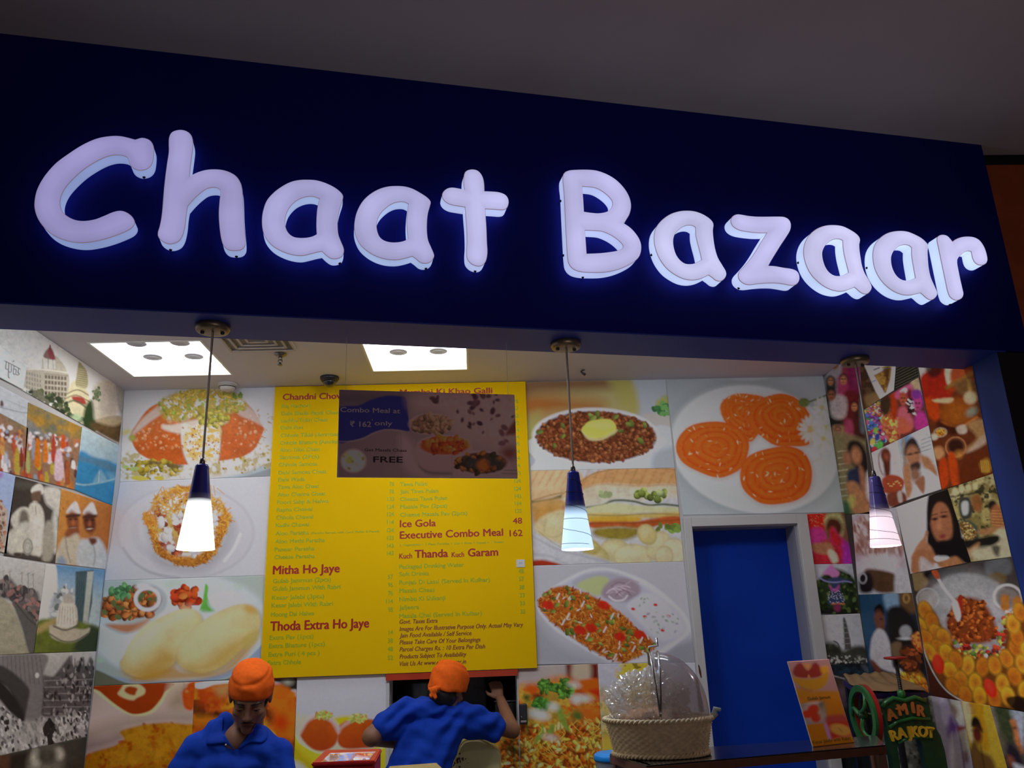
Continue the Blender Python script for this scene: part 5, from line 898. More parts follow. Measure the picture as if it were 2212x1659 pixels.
a.e(770, 880, 38, 60, '5c2c1c', -6, 5); a.p('750,900 800,910 800,1040 765,1030', '4a2014', 6); a.ring(750, 940, 36, 100, 7, '6a2a20', -8, 3); a.p('745,1060 800,1030 870,1040 915,1080 900,1140 860,1180 760,1170 740,1120', '8c3c24', 5); a.p('780,1180 880,1160 930,1190 920,1260 800,1280', '6a3424', 6); [a.e(790+k*14, 1100+20*math.sin(k), 7, 5, 'b0945c', 0, 2) for k in range(8)]; a.e(775, 895, 20, 26, '7c4430', 0, 8); a.noise(None, 20, .15, 4); a.p('860,1170 890,1160 900,1240 870,1240', '9c9894', 4, .8)
a.done('photo_print', 'photo print of a red carved figure with clasped hands', 'poster', GR)
a = Art('right', '1940,951 2007,919 2035,1057 1961,1081', white=W).fill('9ca0a4').crop(*E_)
a.grad(900, 750, 1200, 1000, '3c6c94', 'a4a6a8', a.M('890,740 960,720 940,840 900,860', 20)); a.p('895,760 920,760 940,960 910,980', '7c7468', 6); [a.l(np.array([[1050, 760+k*30], [1120, 735+k*30]]), 6, '5c6068', .7, 2) for k in range(4)]
a.p('915,850 930,780 980,740 1020,790 1040,860 1000,850 930,880', '2a2424', 6); a.e(985, 890, 56, 90, '8f6248', -10, 7); a.e(960, 870, 20, 8, '3c2a20', -10, 4); a.e(1010, 858, 20, 8, '3c2a20', -10, 4); a.p('955,960 1010,930 1040,950 1030,990 970,1000', '3a2c28', 7); a.e(1000, 1030, 40, 50, '7c5844', -10, 10); a.p('900,1000 950,940 970,1060 980,1200 930,1200', '946848', 8); a.p('1040,880 1110,900 1160,980 1170,1040 1110,1000 1060,960', '8f6444', 8); a.p('1000,1080 1070,1040 1060,1150 1010,1120', '8a5c44', 6); a.p('970,1180 1010,1110 1070,1190 1080,1000 1170,1060 1210,1150 960,1240', 'a9acae', 8, .9); a.p('1005,1090 1070,1050 1065,1180', '84583f', 6)
a.noise(None, 20, .1, 4); a.done('photo_print', 'photo print of a moustached man raising both hands beside his face', 'poster', GR)
a = Art('right', '1841,1112 1936,1096 1971,1281 1855,1285', white=148).fill('8a8a90').crop(*E_)
a.p('510,1380 620,1340 700,1360 860,1450 910,1600 900,1760 560,1760 500,1600', '8c8086', 10); m = a.M('540,1400 700,1360 880,1500 900,1640 540,1640', 10); a.put(m, '84665c', .8); a.scat(m, 90, 8, 14, ['a4989c', '6c4438', 'b0a4a4', '7a5044'], 4, 2.6, 70, a=.7, f=3)
a.crop(*F_); a.p('720,110 900,60 1040,90 1010,230 860,250 740,220', 'a0989c', 14, .8); [a.l(np.array([[820+k*22, 60], [900+k*16, 190]]), 7, 'b8b4b8', .5, 4) for k in range(7)]; m = a.p('810,170 1000,200 1030,260 1010,340 880,340 800,250', '4a3420', 8); a.noise(m, 40, .3, 5); a.p('750,220 830,200 850,330 760,340', '1c1618', 8); a.ring(775, 240, 30, 40, 7, '9c9c9c', 0, 4); a.p('1030,170 1140,210 1140,345 1020,345', '8f8f92', 8)
a.done('photo_print', 'photo print of bread in a clear bag behind the right pendant lamp', 'poster', GR)
a = Art('right', '1936,1096 2048,1056 2099,1214 1968,1240', white=W).fill('aaaaae').crop(*E_)
a.p('1095,1230 1120,1180 1200,1150 1270,1140 1320,1280 1360,1480 1360,1700 1120,1700 1090,1500', '14110f', 6); a.e(1205, 1400, 88, 170, '8a583c', -8, 7); a.p('1095,1320 1110,1230 1170,1190 1240,1190 1300,1300 1300,1500 1280,1350 1240,1260 1180,1240 1140,1290 1120,1380 1105,1400', '17120f', 6)
a.e(1152, 1375, 22, 10, '23140f', -6, 4); a.e(1222, 1355, 24, 10, '23140f', -6, 4); a.l('1130,1345 1172,1335', 7, '2a1812', .8, 3); a.l('1200,1325 1250,1318', 7, '2a1812', .8, 3); a.p('1175,1390 1195,1370 1205,1440 1195,1465 1170,1455', '9c6848', 8, .8); a.e(1212, 1508, 24, 16, '7a3030', -8, 5); a.p('1000,1600 1060,1520 1080,1470 1100,1480 1095,1560 1180,1660 980,1700', '94684a', 6); a.p('1180,1560 1260,1560 1360,1640 1340,1700 1150,1700', '120f0e', 8)
a.crop(*F_); a.p('1140,200 1150,60 1230,20 1320,60 1300,160 1250,190', '8c5c3c', 7); a.p('1340,60 1400,90 1480,70 1540,130 1440,170 1340,150', '90623f', 7); a.p('1310,80 1380,60 1420,90 1330,115', 'a4a8ac', 4); a.p('1310,-20 1600,-60 1600,110 1540,130 1470,70 1340,70', '120f10', 8); a.p('1210,80 1310,150 1330,190 1210,200', '9a9a9c', 8, .8)
a.noise(None, 22, .1, 4); a.done('photo_print', 'photo print of a long-haired woman tasting food, on a white ground', 'poster', GR)
a = Art('right', '2048,1056 2146,1023 2186,1203 2099,1214', white=W).fill('8c8250').crop(*E_)
a.p('1260,1140 1610,1030 1630,1200 1290,1240', '948c64', 8); a.blend(np.ones(a.N), 60, '6a5c2c', 5, .52, .2, .8); a.blend(np.ones(a.N), 40, '2c2a18', 9, .62, .1, .9); a.l('1280,1200 1420,1180 1520,1160', 12, '2c2818', .9, 4); [a.e(1310+k*52, 1160-k*14, 22, 30, 'a8a078', 0, 5) for k in range(4)]; a.p('1340,1230 1420,1210 1440,1350 1360,1370', '3a3a34', 5); a.p('1360,1250 1410,1240 1410,1330 1370,1340', '9cA4a4', 5); a.p('1440,1210 1500,1190 1520,1300 1460,1310', '7a4c28', 6)
a.e(1410, 1480, 84, 100, '3c4a3c', -30, 6); m = a.e(1400, 1480, 66, 84, '7c6238', -30, 6); a.scat(m, 110, 6, 11, ['947848', '6a4c24', 'a88c5c'], 4, 1.3, hi=.7); a.e(1600, 1270, 34, 42, '1c1814', 0, 6); m = a.p('1590,1300 1640,1260 1690,1320 1720,1420 1640,1450 1590,1400', '8c5434', 8); [a.l(np.array([[1600, 1310+k*22], [1700, 1310+k*24]]), 6, 'a8844c', .8, 3) for k in range(6)]; a.p('1480,1470 1600,1440 1700,1440 1620,1480 1520,1500', '8f6440', 8); m = a.p('1620,1480 1720,1460 1750,1660 1560,1660', 'a49c80', 10); a.noise(m, 30, .2, 5); a.p('1330,1560 1500,1520 1640,1500 1640,1560 1480,1620', '181814', 8); a.p('1440,1590 1500,1560 1460,1660 1360,1660', '8f6842', 8)
a.crop(*F_); a.p('1600,20 1880,10 1890,80 1640,110', 'a09a80', 12); a.p('1740,0 1800,0 1790,70 1760,60', '23241c', 8, .8); a.noise(None, 24, .15, 4); a.done('photo_print', 'yellow photo print of a kitchen with a basket of nuts', 'poster', GR)
a = Art('right', '1971,1240 2187,1203 2272,1548 2012,1503', white=148).fill('3c2c24').crop(*F_)
a.p('1590,110 1900,70 1960,300 1700,300', '3a3634', 10); a.p('1700,110 1860,90 1880,200 1720,230', '54585c', 8, .9); a.e(1780, 245, 70, 50, '5a4a2c', 0, 6); a.p('1130,200 1240,200 1260,290 1160,330', '6c5a3c', 6); a.p('1240,190 1530,160 1530,220 1300,260', '17130f', 8)
a.e(1590, 500, 350, 290, '77797c', 20, 8); a.e(1560, 430, 250, 200, '86888a', 20, 60); a.noise(a.E(1590, 500, 340, 280, 20), 40, .1, 4); a.ring(1260, 395, 86, 84, 10, '8f9294', 0, 4); a.e(1260, 395, 74, 72, '8a8884', 0, 8, .7); a.ring(1860, 380, 112, 100, 20, 'a2a4a4', 10, 4); a.e(1860, 390, 88, 78, '66625e', 10, 8); [a.e(x, y, 34, 36, '8f5c20', 0, 6) for x, y in ((1840, 395), (1930, 410), (1840, 450))]
m = a.p('1480,390 1560,380 1680,420 1760,560 1770,660 1700,720 1580,730 1450,700 1400,580 1430,490', '6e3410', 10); a.scat(m, 150, 8, 16, ['8a4414', '5c2408', '9c5420', '743010'], 4, 1.5, hi=.4); a.p('1480,400 1520,390 1510,520 1470,500', '8c2010', 8); a.l('1310,190 1380,310 1470,420', 20, 'a4a6a8', .95, 3); a.p('1290,185 1330,180 1350,240 1320,240', '94401c', 4); a.p('1440,430 1480,410 1510,520 1480,560', 'a09c98', 4)
gr = a.M('1420,700 1560,740 1700,740 1800,640 1840,500 1960,480 1900,700 1800,830 1560,840 1440,800', 16); a.scat(gr, 130, 10, 18, ['94281c', 'a0a090', '4c6a2c', 'a83820', '8c8a3c', '6a1c14'], 6, 1.3, hi=.5)
pz = a.M('1190,480 1300,460 1420,690 1560,820 1800,820 1900,560 2400,440 2400,1300 1500,1300 1280,1000', 8); a.put(pz*a.M('1190,480 1300,460 1420,690 1560,820 1800,800 1900,560 2400,440 2400,1500 1700,1260 1480,1150 1280,900', 10), '5c3410')
R = random.Random(3)
for (x, y, rt) in [(1240, 480, 20), (1290, 560, 20), (1200, 600, 25), (1320, 650, 20), (1250, 690, 30), (1380, 680, 30), (1340, 760, 30), (1400, 800, 20), (1270, 790, 35), (1560, 890, 0), (1470, 850, 15), (1670, 900, 0), (1760, 890, 15), (1850, 840, 25), (1920, 760, 25), (1930, 680, 20), (1900, 580, 10), (1950, 490, 20), (1430, 930, 25), (1510, 1000, 15), (1615, 1020, 5), (1820, 1030, 10), (1910, 970, 20), (1450, 1050, 30), (1540, 1110, 20), (1650, 1120, 10), (1760, 1140, 10), (1860, 1120, 15), (1970, 880, 20), (1990, 1080, 10), (2060, 900, 10), (2080, 1050, 10), (2010, 780, 20)]:
    m = a.e(x, y, 52, 76, ('a8861c', 'a0741c', 'b08c24', '9a6414')[R.randrange(4)], -rt, 5); a.put(m*a.E(x+R.uniform(-8, 8), y+R.uniform(0, 24), 34, 44, -rt, 18), '8a4410', .85); a.ring(x, y, 53, 77, 6, '46240a', -rt, 4, .6)
for x, y, rt in ((1340, 880, 15), (1730, 1065, 25)): m = a.e(x, y, 42, 74, 'b01c0c', -rt, 4); a.e(x-10, y-20, 12, 30, 'cc4430', -rt, 14, .6)
a.p('1150,860 1240,800 1330,1000 1480,1150 1300,1120 1240,1100', '3c1a0c', 10, .9); a.p('1140,670 1200,660 1230,790 1170,770', '8c3a10', 8); a.l('1180,520 1220,740 1300,940 1400,1080 1520,1158', 9, '8f9294', .95, 2.5); a.p('1860,1130 2000,1140 2060,1290 1880,1200', '0c0a0a', 5, .9); a.noise(None, 30, .12, 5)
a.done('photo_print', 'large photo print of potato patties ringed round a steel griddle', 'poster', GR)
a = Art('right', '1855,1285 1971,1281 2012,1503 1886,1503', white=140).fill('1c2430').crop(*F_)
a.p('745,360 930,350 960,560 860,700 830,960', '1c3a54', 8); a.p('930,360 1040,350 1040,480 960,480', '5c7488', 8); a.p('1050,350 1150,345 1180,480 1080,500', '503a20', 10); a.ring(1100, 390, 26, 36, 10, '8a6a3c', 0, 4); a.p('960,480 1080,460 1200,640 1240,960 1100,960 980,700', '181412', 10); a.e(1095, 640, 46, 50, '75787a', 0, 6); a.e(1095, 690, 52, 12, '8a8c8c', 0, 4)
a.p('860,470 900,430 930,470 930,520 880,520', '100c0c', 5); a.e(900, 555, 38, 76, '5c3424', -8, 6); a.e(912, 545, 10, 5, '20120c', 0, 3); a.p('880,610 930,600 930,650 900,660', '54301f', 5); a.p('835,720 880,620 940,640 980,740 1000,900 1060,920 1060,960 850,880', '8f8c90', 6); a.noise(a.M('840,700 980,700 1060,960 850,880'), 30, .12, 4); a.p('830,860 870,870 960,1000 900,980', '5c3020', 6); a.p('1140,680 1190,650 1230,770 1170,760', '94481c', 8); a.scat(a.M('1140,660 1200,650 1230,780 1170,770'), 30, 6, 10, ['b0682c', '7a3410'], 4, 2)
a.p('990,730 1060,720 1060,830 1000,820', '5c4a34', 6); m = a.p('1040,1000 1100,940 1200,940 1250,1080 1080,1090', '8f5c14', 10); a.scat(m, 90, 8, 14, ['b0822c', 'a0641c', '8a4a10'], 5, 2.2, 70, hi=.7); a.p('1060,760 1160,760 1200,930 1080,930', '3a1c10', 8); a.scat(a.M('1060,780 1180,780 1200,930 1080,930'), 30, 8, 16, ['7c3c18', '5c2c10'], 3, 1.8)
a.done('photo_print', 'photo print of a street vendor in a white shirt by a blue wall', 'poster', GR)
a = Art('right', '1886,1503 2012,1503 2054,1740 1925,1740', white=122).fill('3c3c34').crop(*K_)
a.blend(np.ones(a.N), 120, '54544a', 4, .5, .2); a.blend(np.ones(a.N), 60, '26261f', 9, .6, .15); a.p('360,590 450,600 500,900 540,1150 440,1000', '6e7064', 16, .9); a.done('photo_print', 'dim grey green photo print behind the green ice machine', 'poster', GR)
a = Art('right', '2012,1503 2140,1524 2180,1740 2054,1740', white=122).fill('6e6a70').crop(*K_)
a.p('470,600 580,630 640,800 620,1000 540,980 500,780', '7a7684', 8); a.l('620,630 700,850 800,1250 860,1700', 20, '2c1c3c', .95, 5); a.l('820,660 870,980 960,1280 1000,1700', 30, '2c2a6c', .95, 5); a.p('640,640 800,660 860,980 760,1000', '7c7c74', 10); a.p('650,720 750,780 740,880 700,870', '604a38', 10, .8); a.p('640,900 700,960 760,1040 700,1180 600,1160', '44245c', 12, .9); a.p('750,1040 880,1040 860,1090 780,1120', '5c241c', 8)
a.p('640,1180 720,1190 820,1700 660,1700', '6c6868', 10); a.p('780,1130 900,1100 960,1300 880,1500 820,1300', '6e6a5a', 10); a.p('840,1440 900,1420 920,1560 860,1560', '4a3020', 12, .9); a.done('photo_print', 'narrow photo print of a pale balconied street, low on the right wall', 'poster', GR)
a = Art('right', '2078,1514 2140,1524 2200,1740 2120,1740', white=122, off=0.005).fill('7c6a1c').crop(*K_)
a.p('820,660 940,670 960,1000 1000,1250 960,1280 880,1000', '8a8060', 6); a.p('930,670 1110,700 1150,900 1230,1370 1100,1330 1000,900', '7c5c0c', 6); [a.l(np.array([[890+k*4, 710+k*30], [990+k*4, 722+k*30]]), 8, '6a4a3c', .6, 4) for k in range(5)]; a.p('960,1020 970,930 1010,890 1060,920 1100,1000 1130,1120 1080,1090 980,1040', '14100c', 6); a.e(1050, 1160, 66, 130, '46180c', -8, 8); a.p('900,1700 960,1300 1020,1260 1100,1400 1260,1500 1300,1700', '4c3414', 10); a.l('1100,1330 1160,1700', 14, '2c1408', .8, 6); a.e(1040, 1090, 40, 14, '2c100a', -8, 8); a.done('photo_print', 'photo print of a bearded man in a black cap before yellow', 'poster', GR)
a = Art('right', '2140,1524 2275,1546 2300,1740 2182,1740', white=122).fill('403c30').crop(*K_)
a.p('1110,700 1300,730 1360,1100 1240,1180 1140,880', '5f5854', 10); a.p('1110,760 1270,800 1330,1150 1420,1320 1240,1450 1200,1200', '4c4238', 16, .8); m = a.p('1310,740 1750,780 1600,1200 1560,1320 1420,1150 1350,950', '28301c', 14); a.noise(m, 60, .4, 5); a.p('1560,800 1750,780 1750,1300 1680,1300 1620,1000', '69727c', 14); a.p('1540,950 1620,950 1680,1200 1730,1400 1690,1440 1620,1280 1580,1060', '7c4c28', 8); a.e(1605, 1060, 20, 12, '2a1810', 0, 6); a.p('1490,1320 1600,1310 1700,1450 1750,1700 1500,1700', '1a1620', 14); a.p('1500,1470 1580,1500 1620,1590 1560,1640 1510,1590', '5c3424', 10); a.p('1590,1590 1750,1640 1750,1700 1640,1700', '7a7e84', 10); a.noise(None, 50, .25, 6)
a.done('photo_print', 'dark photo print of a face in profile at the lower right edge', 'poster', GR)
# ------------------------------------------------------------------ lettering
def text_geo(s, bold=0.0, shear=0.0):
    cu = bpy.data.curves.new('t', 'FONT'); cu.body = s; cu.size = 1; cu.offset = bold; cu.shear = shear; cu.resolution_u = 3
    o = bpy.data.objects.new('t', cu); COL.objects.link(o); bpy.context.view_layer.update()
    me = bpy.data.meshes.new_from_object(o.evaluated_get(bpy.context.evaluated_depsgraph_get()))
    V = np.array([v.co[:2] for v in me.vertices]) if len(me.vertices) else np.zeros((0, 2)); F = [tuple(p.vertices) for p in me.polygons]
    bpy.data.objects.remove(o); bpy.data.curves.remove(cu); bpy.data.meshes.remove(me)
    return V, F
CAP = None
class Lettering:
    """collects text laid on a plane; org + U*x + V*y, lifted off along N"""
    def __init__(s, U, V, N): s.U, s.Vv, s.Nn = U, V, N; s.P = []; s.F = []
    def add(s, txt, org, w, h, bold=0.0, shear=0.0, align='l', bend=None):
        """org = point at the left (or right) end of the baseline; w = width in m (None keeps the font's own), h = capital height"""
        V, F = text_geo(txt, 0.0, shear)
        if not len(V): return
        x0, x1 = V[:, 0].min(), V[:, 0].max(); sy = h/0.70; sx = (w/(x1-x0)) if w else sy*0.9
        X = (V[:, 0]-x0)*sx; Y = V[:, 1]*sy
        if align == 'r': X = X-(x1-x0)*sx
        if align == 'c': X = X-(x1-x0)*sx/2
        if bend: a = X/bend; R = bend+Y; X = R*np.sin(a); Y = R*np.cos(a)-bend
        G = []; H = []; b = 0                 # heavy type: overprinted with small shifts
        for dx, dy in (((-bold, 0), (bold, 0), (0, bold*.6), (0, -bold*.6)) if bold else ((0, 0),)):
            G.append(np.asarray(org)+(X+dx*sy)[:, None]*s.U+(Y+dy*sy)[:, None]*s.Vv+s.Nn*0.00003*len(G)); H += [tuple(i+b for i in f) for f in F]; b += len(V)
        s.P.append((np.concatenate(G), H))
    def done(s, name, m, parent, lift=0.0008):
        for P, F in s.P: raw(name, P+s.Nn*lift, F, m, parent)

# ------------------------------------------------------------------ the yellow menu board
MY = BY-0.024
mc = [onY(*q, BY) for q in ((595, 838), (1134, 825), (1160, 1443), (565, 1466))]
mx0, mx1, mz0, mz1 = (mc[0][0]+mc[3][0])/2, (mc[1][0]+mc[2][0])/2, (mc[2][2]+mc[3][2])/2+0.002, CZ-0.003
menu = thing('menu_board', 'large yellow menu board with red headings and green price list', 'menu board', ((mx0+mx1)/2, BY, mz0))
o = boxo('board', mx0, mx1, MY, BY-0.004, mz0, mz1, mat('yellow_menu_print', (0.88, 0.55, 0.002), 0.7, noise=0.03, nscale=2, spec=0.06), menu)
TX, TN = np.array([1.0, 0, 0]), np.array([0, -1.0, 0])
LH, LI, LP, LN = (Lettering(TX, UZ, TN) for _ in range(4))
def mt(L, crop, txt, x0, x1, y, cap, bold=0.0, shear=0.0, right=False):
    bold = max(bold*1.9, 0.022)
    """x0..x1 extents and y mid-height in crop units, cap = capital height in photo pixels"""
    k = crop[2]; cxy = lambda x: onY(crop[0]+x/k, crop[1]+y/k, MY)
    xm = (x0+x1)/2 if not right else x1; p = cxy(xm); h = cap/372.0; z = p[2]-h*0.42
    a, b = cxy(x0)[0], cxy(x1)[0]
    if right: L.add(txt, (b, MY, z), None, h, bold, shear, 'r')
    else: L.add(txt, (a, MY, z), b-a, h, bold, shear)
MM, ML = (560, 800, 3.568), (560, 1180, 3.463)
mt(LH, MM, 'Chandni Chowk', 183, 690, 203, 14.5, .018); mt(LH, MM, 'Mumbai Ki Khao Galli', 1085, 1795, 165, 13.5, .018)
mt(LH, MM, 'Ice Gola', 1085, 1360, 1182, 15.5, .015); mt(LH, MM, '48', 1955, 2025, 1162, 13); mt(LH, MM, 'Executive Combo Meal', 1085, 1878, 1262, 16, .015); mt(LH, MM, '162', 1930, 2028, 1257, 14)
mt(LH, ML, 'Kuch', 1048, 1143, 75, 11); mt(LH, ML, 'Thanda', 1165, 1410, 58, 17, .018); mt(LH, ML, 'Kuch', 1440, 1532, 64, 11); mt(LH, ML, 'Garam', 1563, 1785, 48, 17, .018)
mt(LH, ML, 'Mitha Ho Jaye', 105, 600, 175, 18, .018); mt(LH, ML, 'Thoda Extra Ho Jaye', 85, 820, 590, 19, .018)
ROWS = [(275, 'Raj Kachori', 390), (330, 'Dahi Bhalla Papdi Chaat', 622), (385, 'Lachha Tokri Chaat', 530), (442, 'Dahi Puri', 337), (498, 'Chhole Tikki (Amritsari)', 640), (555, 'Chhole Bhature (Amritsari)', 660), (612, 'Aloo Tikki Chaat', 468), (668, 'Samosa (2Pcs)', 460), (725, 'Chhole Samosa', 448), (785, 'Dahi Samosa Chaat', 520), (842, 'Dahi Wada', 350), (897, 'Tawa Aloo Chaat', 460), (955, 'Aloo Channa Chaat', 510), (1013, 'Poori Sabji & Halwa', 535), (1073, 'Rajma Chawal', 410), (1133, 'Chhole Chawal', 415), (1192, 'Kadhi Chawal', 383), (1255, 'Aloo Paratha', 383), (1315, 'Aloo Methi Paratha', 505), (1378, 'Paneer Paratha', 425), (1437, 'Cheese Paratha', 428)]
for y, t, x1 in ROWS: mt(LI, MM, t, 175-(y-275)*0.05, x1, y, 8.6, .006)
mt(LI, MM, '(Paratha Served with Curd, Pickle & Papad)', 400, 925, 1248, 4.2)
for y, t in ((877, '76'), (935, '76'), (993, '133'), (1052, '124'), (1110, '124'), (1170, '114'), (1232, '124'), (1292, '133'), (1353, '143'), (1410, '143')): mt(LP, MM, t, 0, 1040-(y-877)*.01, y, 9, .006, right=True)
for y, t, x1 in ((877, 'Tawa Pulao', 1295), (932, 'Jain Tawa Pulao', 1382), (990, 'Cheese Tawa Pulao', 1450), (1048, 'Masala Pav (2pcs)', 1448), (1108, 'Cheese Masala Pav (2pcs)', 1603)): mt(LI, MM, t, 1087, x1, y, 8.8, .006)
for y, t in zip((240, 295, 352, 408, 462, 515, 570, 625, 680, 735, 792, 853, 912, 970, 1027, 1085), ('76', '57', '62', '72', '114', '114', '95', '124', '124', '114', '133', '124', '124', '143', '114', '133')): mt(LP, MM, t, 0, 1995+(y-240)*.032, y, 9, .006, right=True)
mt(LI, MM, '2 Vegetables + 2 Plain Paratha + Dal + Rice + Papad + 1 Sweet', 1080, 1885, 1335, 4.6)
for y, t, x1 in ((147, 'Packaged Drinking Water', 1530), (207, 'Soft Drinks', 1268), (262, 'Punjab Di Lassi (Served In Kulhar)', 1725), (330, 'Masala Chaas', 1312), (392, 'Nimbu Ki Shikanji', 1392), (457, 'Jaljeera', 1195), (512, 'Masala Chai (Served In Kulhar)', 1665)): mt(LI, ML, t, 1048, x1, y, 9, .006)
for y, t in ((187, '48'), (245, '57'), (307, '38'), (367, '33'), (428, '33'), (490, '33')): mt(LP, ML, t, 0, 1978+(y-187)*.035, y, 9, .006, right=True)
for y, t, x1 in ((255, 'Gulab Jammun (2pcs)', 535), (312, 'Gulab Jammun With Rabri', 607), (380, 'Kesar Jalebi (3pcs)', 485), (437, 'Kesar Jalebi With Rabri', 552), (507, 'Moong Dal Halwa', 410), (680, 'Extra Pav (1pcs)', 405), (740, 'Extra Bhature (1pcs)', 490), (805, 'Extra Puri ( 4 pcs )', 450), (870, 'Extra Chhole', 312)): mt(LI, ML, t, 104-(y-255)*.062, x1, y, 9, .006)
for y, t in ((230, '57'), (290, '95'), (352, '76'), (412, '114'), (475, '95'), (645, '14'), (707, '38'), (770, '48'), (835, '52')): mt(LP, ML, t, 0, 1000, y, 9, .006, right=True)
for y, t, x1 in ((562, 'Govt. Taxes Extra', 1333), (604, 'Images Are For Illustrative Purpose Only. Actual May Vary', 1975), (660, 'Jain Food Available / Self Service', 1587), (710, 'Please Take Care Of Your Belongings', 1655), (762, 'Parcel Charges Rs. : 10 Extra Per Dish', 1690), (818, 'Products Subject To Availability', 1550), (872, 'Visit Us At www.chaatbazaar.in', 1548)): mt(LN, ML, t, 1050, x1, y, 8.8, .002, .22)
M_red = mat('red_menu_ink', (0.42, 0.015, 0.008), 0.5, noise=0.02); M_green = mat('green_menu_ink', (0.33, 0.47, 0.010), 0.5, noise=0.02); M_brown = mat('brown_menu_ink', (0.24, 0.055, 0.022), 0.5, noise=0.02)
LH.done('heading_lettering', M_red, menu); LI.done('item_lettering', M_green, menu); LP.done('price_lettering', M_green, menu); LN.done('notice_lettering', M_brown, menu)
q = [onY(*p, MY) for p in ((1115, 1209), (1133, 1208), (1134, 1225), (1116, 1225))]
st = boxo('price_sticker', q[0][0], q[1][0], MY-0.0035, MY-0.0015, q[2][2], q[0][2], mat('white_sticker_paper', 'd8d8d6', 0.6, noise=0.02), None)
tag(st, 'small white square sticker on the right edge of the yellow menu', 'sticker')
L = Lettering(TX, UZ, TN); L.add('33', ((q[0][0]+q[1][0])/2, MY-0.0035, (q[0][2]+q[2][2])/2-0.004), 0.018, 0.010, align='c'); L.done('sticker_lettering', mat('faint_blue_ink', (0.25, 0.35, 0.5), 0.6, noise=0.02), st)

# ------------------------------------------------------------------ the hanging combo board
HO = FO+FN*0.16
hp = lambda x, y: onP(x, y, HO, FN)
hc = [hp(*q) for q in ((731.5, 842), (1110.7, 852.5), (1118.6, 1032.6), (729, 1032))]
hs0, hs1 = ((hc[0]-HO)@FU+(hc[3]-HO)@FU)/2, ((hc[1]-HO)@FU+(hc[2]-HO)@FU)/2; hz0, hz1 = (hc[2][2]+hc[3][2])/2, (hc[0][2]+hc[1][2])/2
hang = thing('hanging_sign', 'dim printed combo meal board hanging on thin wires before the menu', 'hanging sign', fpt((hs0+hs1)/2, 0.16, hz1))
hf = lambda s, d, z: fpt(s, 0.16+d, z)
boxo('board', hs0, hs1, 0, 0.004, hz0, hz1, mat('white_foam_board', 'c8c8c4', 0.6, noise=0.03), hang, f=hf)
a = Art((hp, -FN), '731.5,842 1110.7,852.5 1118.6,1032.6 729,1032', white=82, off=0.0014, thick=0.0008)
b0 = a.V.copy()
u = np.clip(((b0-HO)@FU-((b0-HO)@FU).min())/np.ptp((b0-HO)@FU), 0, 1); v = (b0[:, 2]-b0[:, 2].min())/np.ptp(b0[:, 2])
a.V = HO[None]+FU[None]*(hs0+(hs1-hs0)*u)[:, None]+UZ[None]*(hz0+(hz1-hz0)*v)[:, None]-FN[None]*0.0014
a.fill('4f3c3e').crop(*MM)
a.grad(600, 200, 1900, 700, '3e3034', '54423f'); a.p('610,160 1100,165 1120,300 700,280 610,300', '2c2428', 40, .8)
wv = a.p('600,300 760,270 860,225 980,195 1090,200 1130,220 1145,340 1155,470 1080,460 980,455 880,480 800,520 700,545 600,545', '15133a', 3); a.l('600,548 700,548 800,524 880,484 980,458 1150,474', 5, '6a5858', .5, 3)
a.p('1230,190 1980,200 1990,500 1900,560 1700,560 1500,480 1400,330 1200,300', '5e4a46', 40, .8); m = a.M('1250,200 1985,200 1990,520 1800,560 1600,420 1480,300', 20); a.noise(m, 22, .16, 4); a.scat(m, 34, 8, 22, ['2e1c22', '3a2426', '27161c'], 5, 1.5, f=3); a.p('1900,490 1960,400 1990,390 1990,480 1930,500', '3a1e1a', 8)
a.p('1090,500 1180,560 1220,700 1300,760 1480,790 1500,825 1250,825 1120,760 1080,640', '5c4848', 20, .8); a.p('1230,735 1320,780 1500,790 1490,805 1300,800', '2a1c1c', 8, .7)
for cx, cy, rx, ry, rim, soup, cols in ((1325, 415, 175, 82, '5f4c4a', '4a3428', ['5a4030', '3c2a1e']), (1425, 580, 205, 80, '624e4c', '66260f', ['7c3414', '531c0c', '86401c']), (1715, 715, 210, 92, '604c4c', '2a1a12', ['4c2c14', '1c120c', '5c3414', '20180e'])):
    if cy > 500: a.p(np.array([[cx-rx, cy], [cx+rx, cy], [cx+rx*.86, cy+170], [cx, cy+200], [cx-rx*.84, cy+170]]), '564341', 6)
    a.e(cx, cy, rx, ry, rim, 0, 4); m = a.e(cx, cy+2, rx-13, ry-9, soup, 0, 4); a.scat(m, 70, 9, 20, cols, int(cx), 1.6, hi=.5)
for cx, cy, rx, ry, c in ((1645, 715, 56, 36, '1c1c1a'), (1730, 735, 46, 40, '6a3310'), (1820, 710, 60, 40, '1c1a18')): a.e(cx, cy, rx, ry, c, 8, 12, .9)
a.e(722, 700, 100, 92, '6a5a54', 0, 4); m = a.e(722, 700, 84, 78, '77685f', 0, 8); a.e(695, 690, 28, 30, '5c5424', 0, 8); a.scat(m, 12, 8, 14, ['4a4828', '62582c'], 4, 1.4, f=3); a.ring(722, 700, 100, 92, 8, '4a3c3a', 0, 4)
for x in (1090, 1480): a.l(np.array([[x, 480], [x+6, 825]]), 3, '3e3030', .5, 2)
a.e(1930, 640, 60, 50, '3c1a14', 0, 20, .9); a.p('1895,770 1985,770 1985,776 1895,776', '33282a', 3, .8); a.p('1880,795 1985,797 1985,802 1880,800', '33282a', 3, .8)
o = a.done('printed_sheet', '', '', m=print_mat('gloss_board_print', 0.45, 0.3), parent=hang)
LA, LB = Lettering(FU, UZ, -FN), Lettering(FU, UZ, -FN)
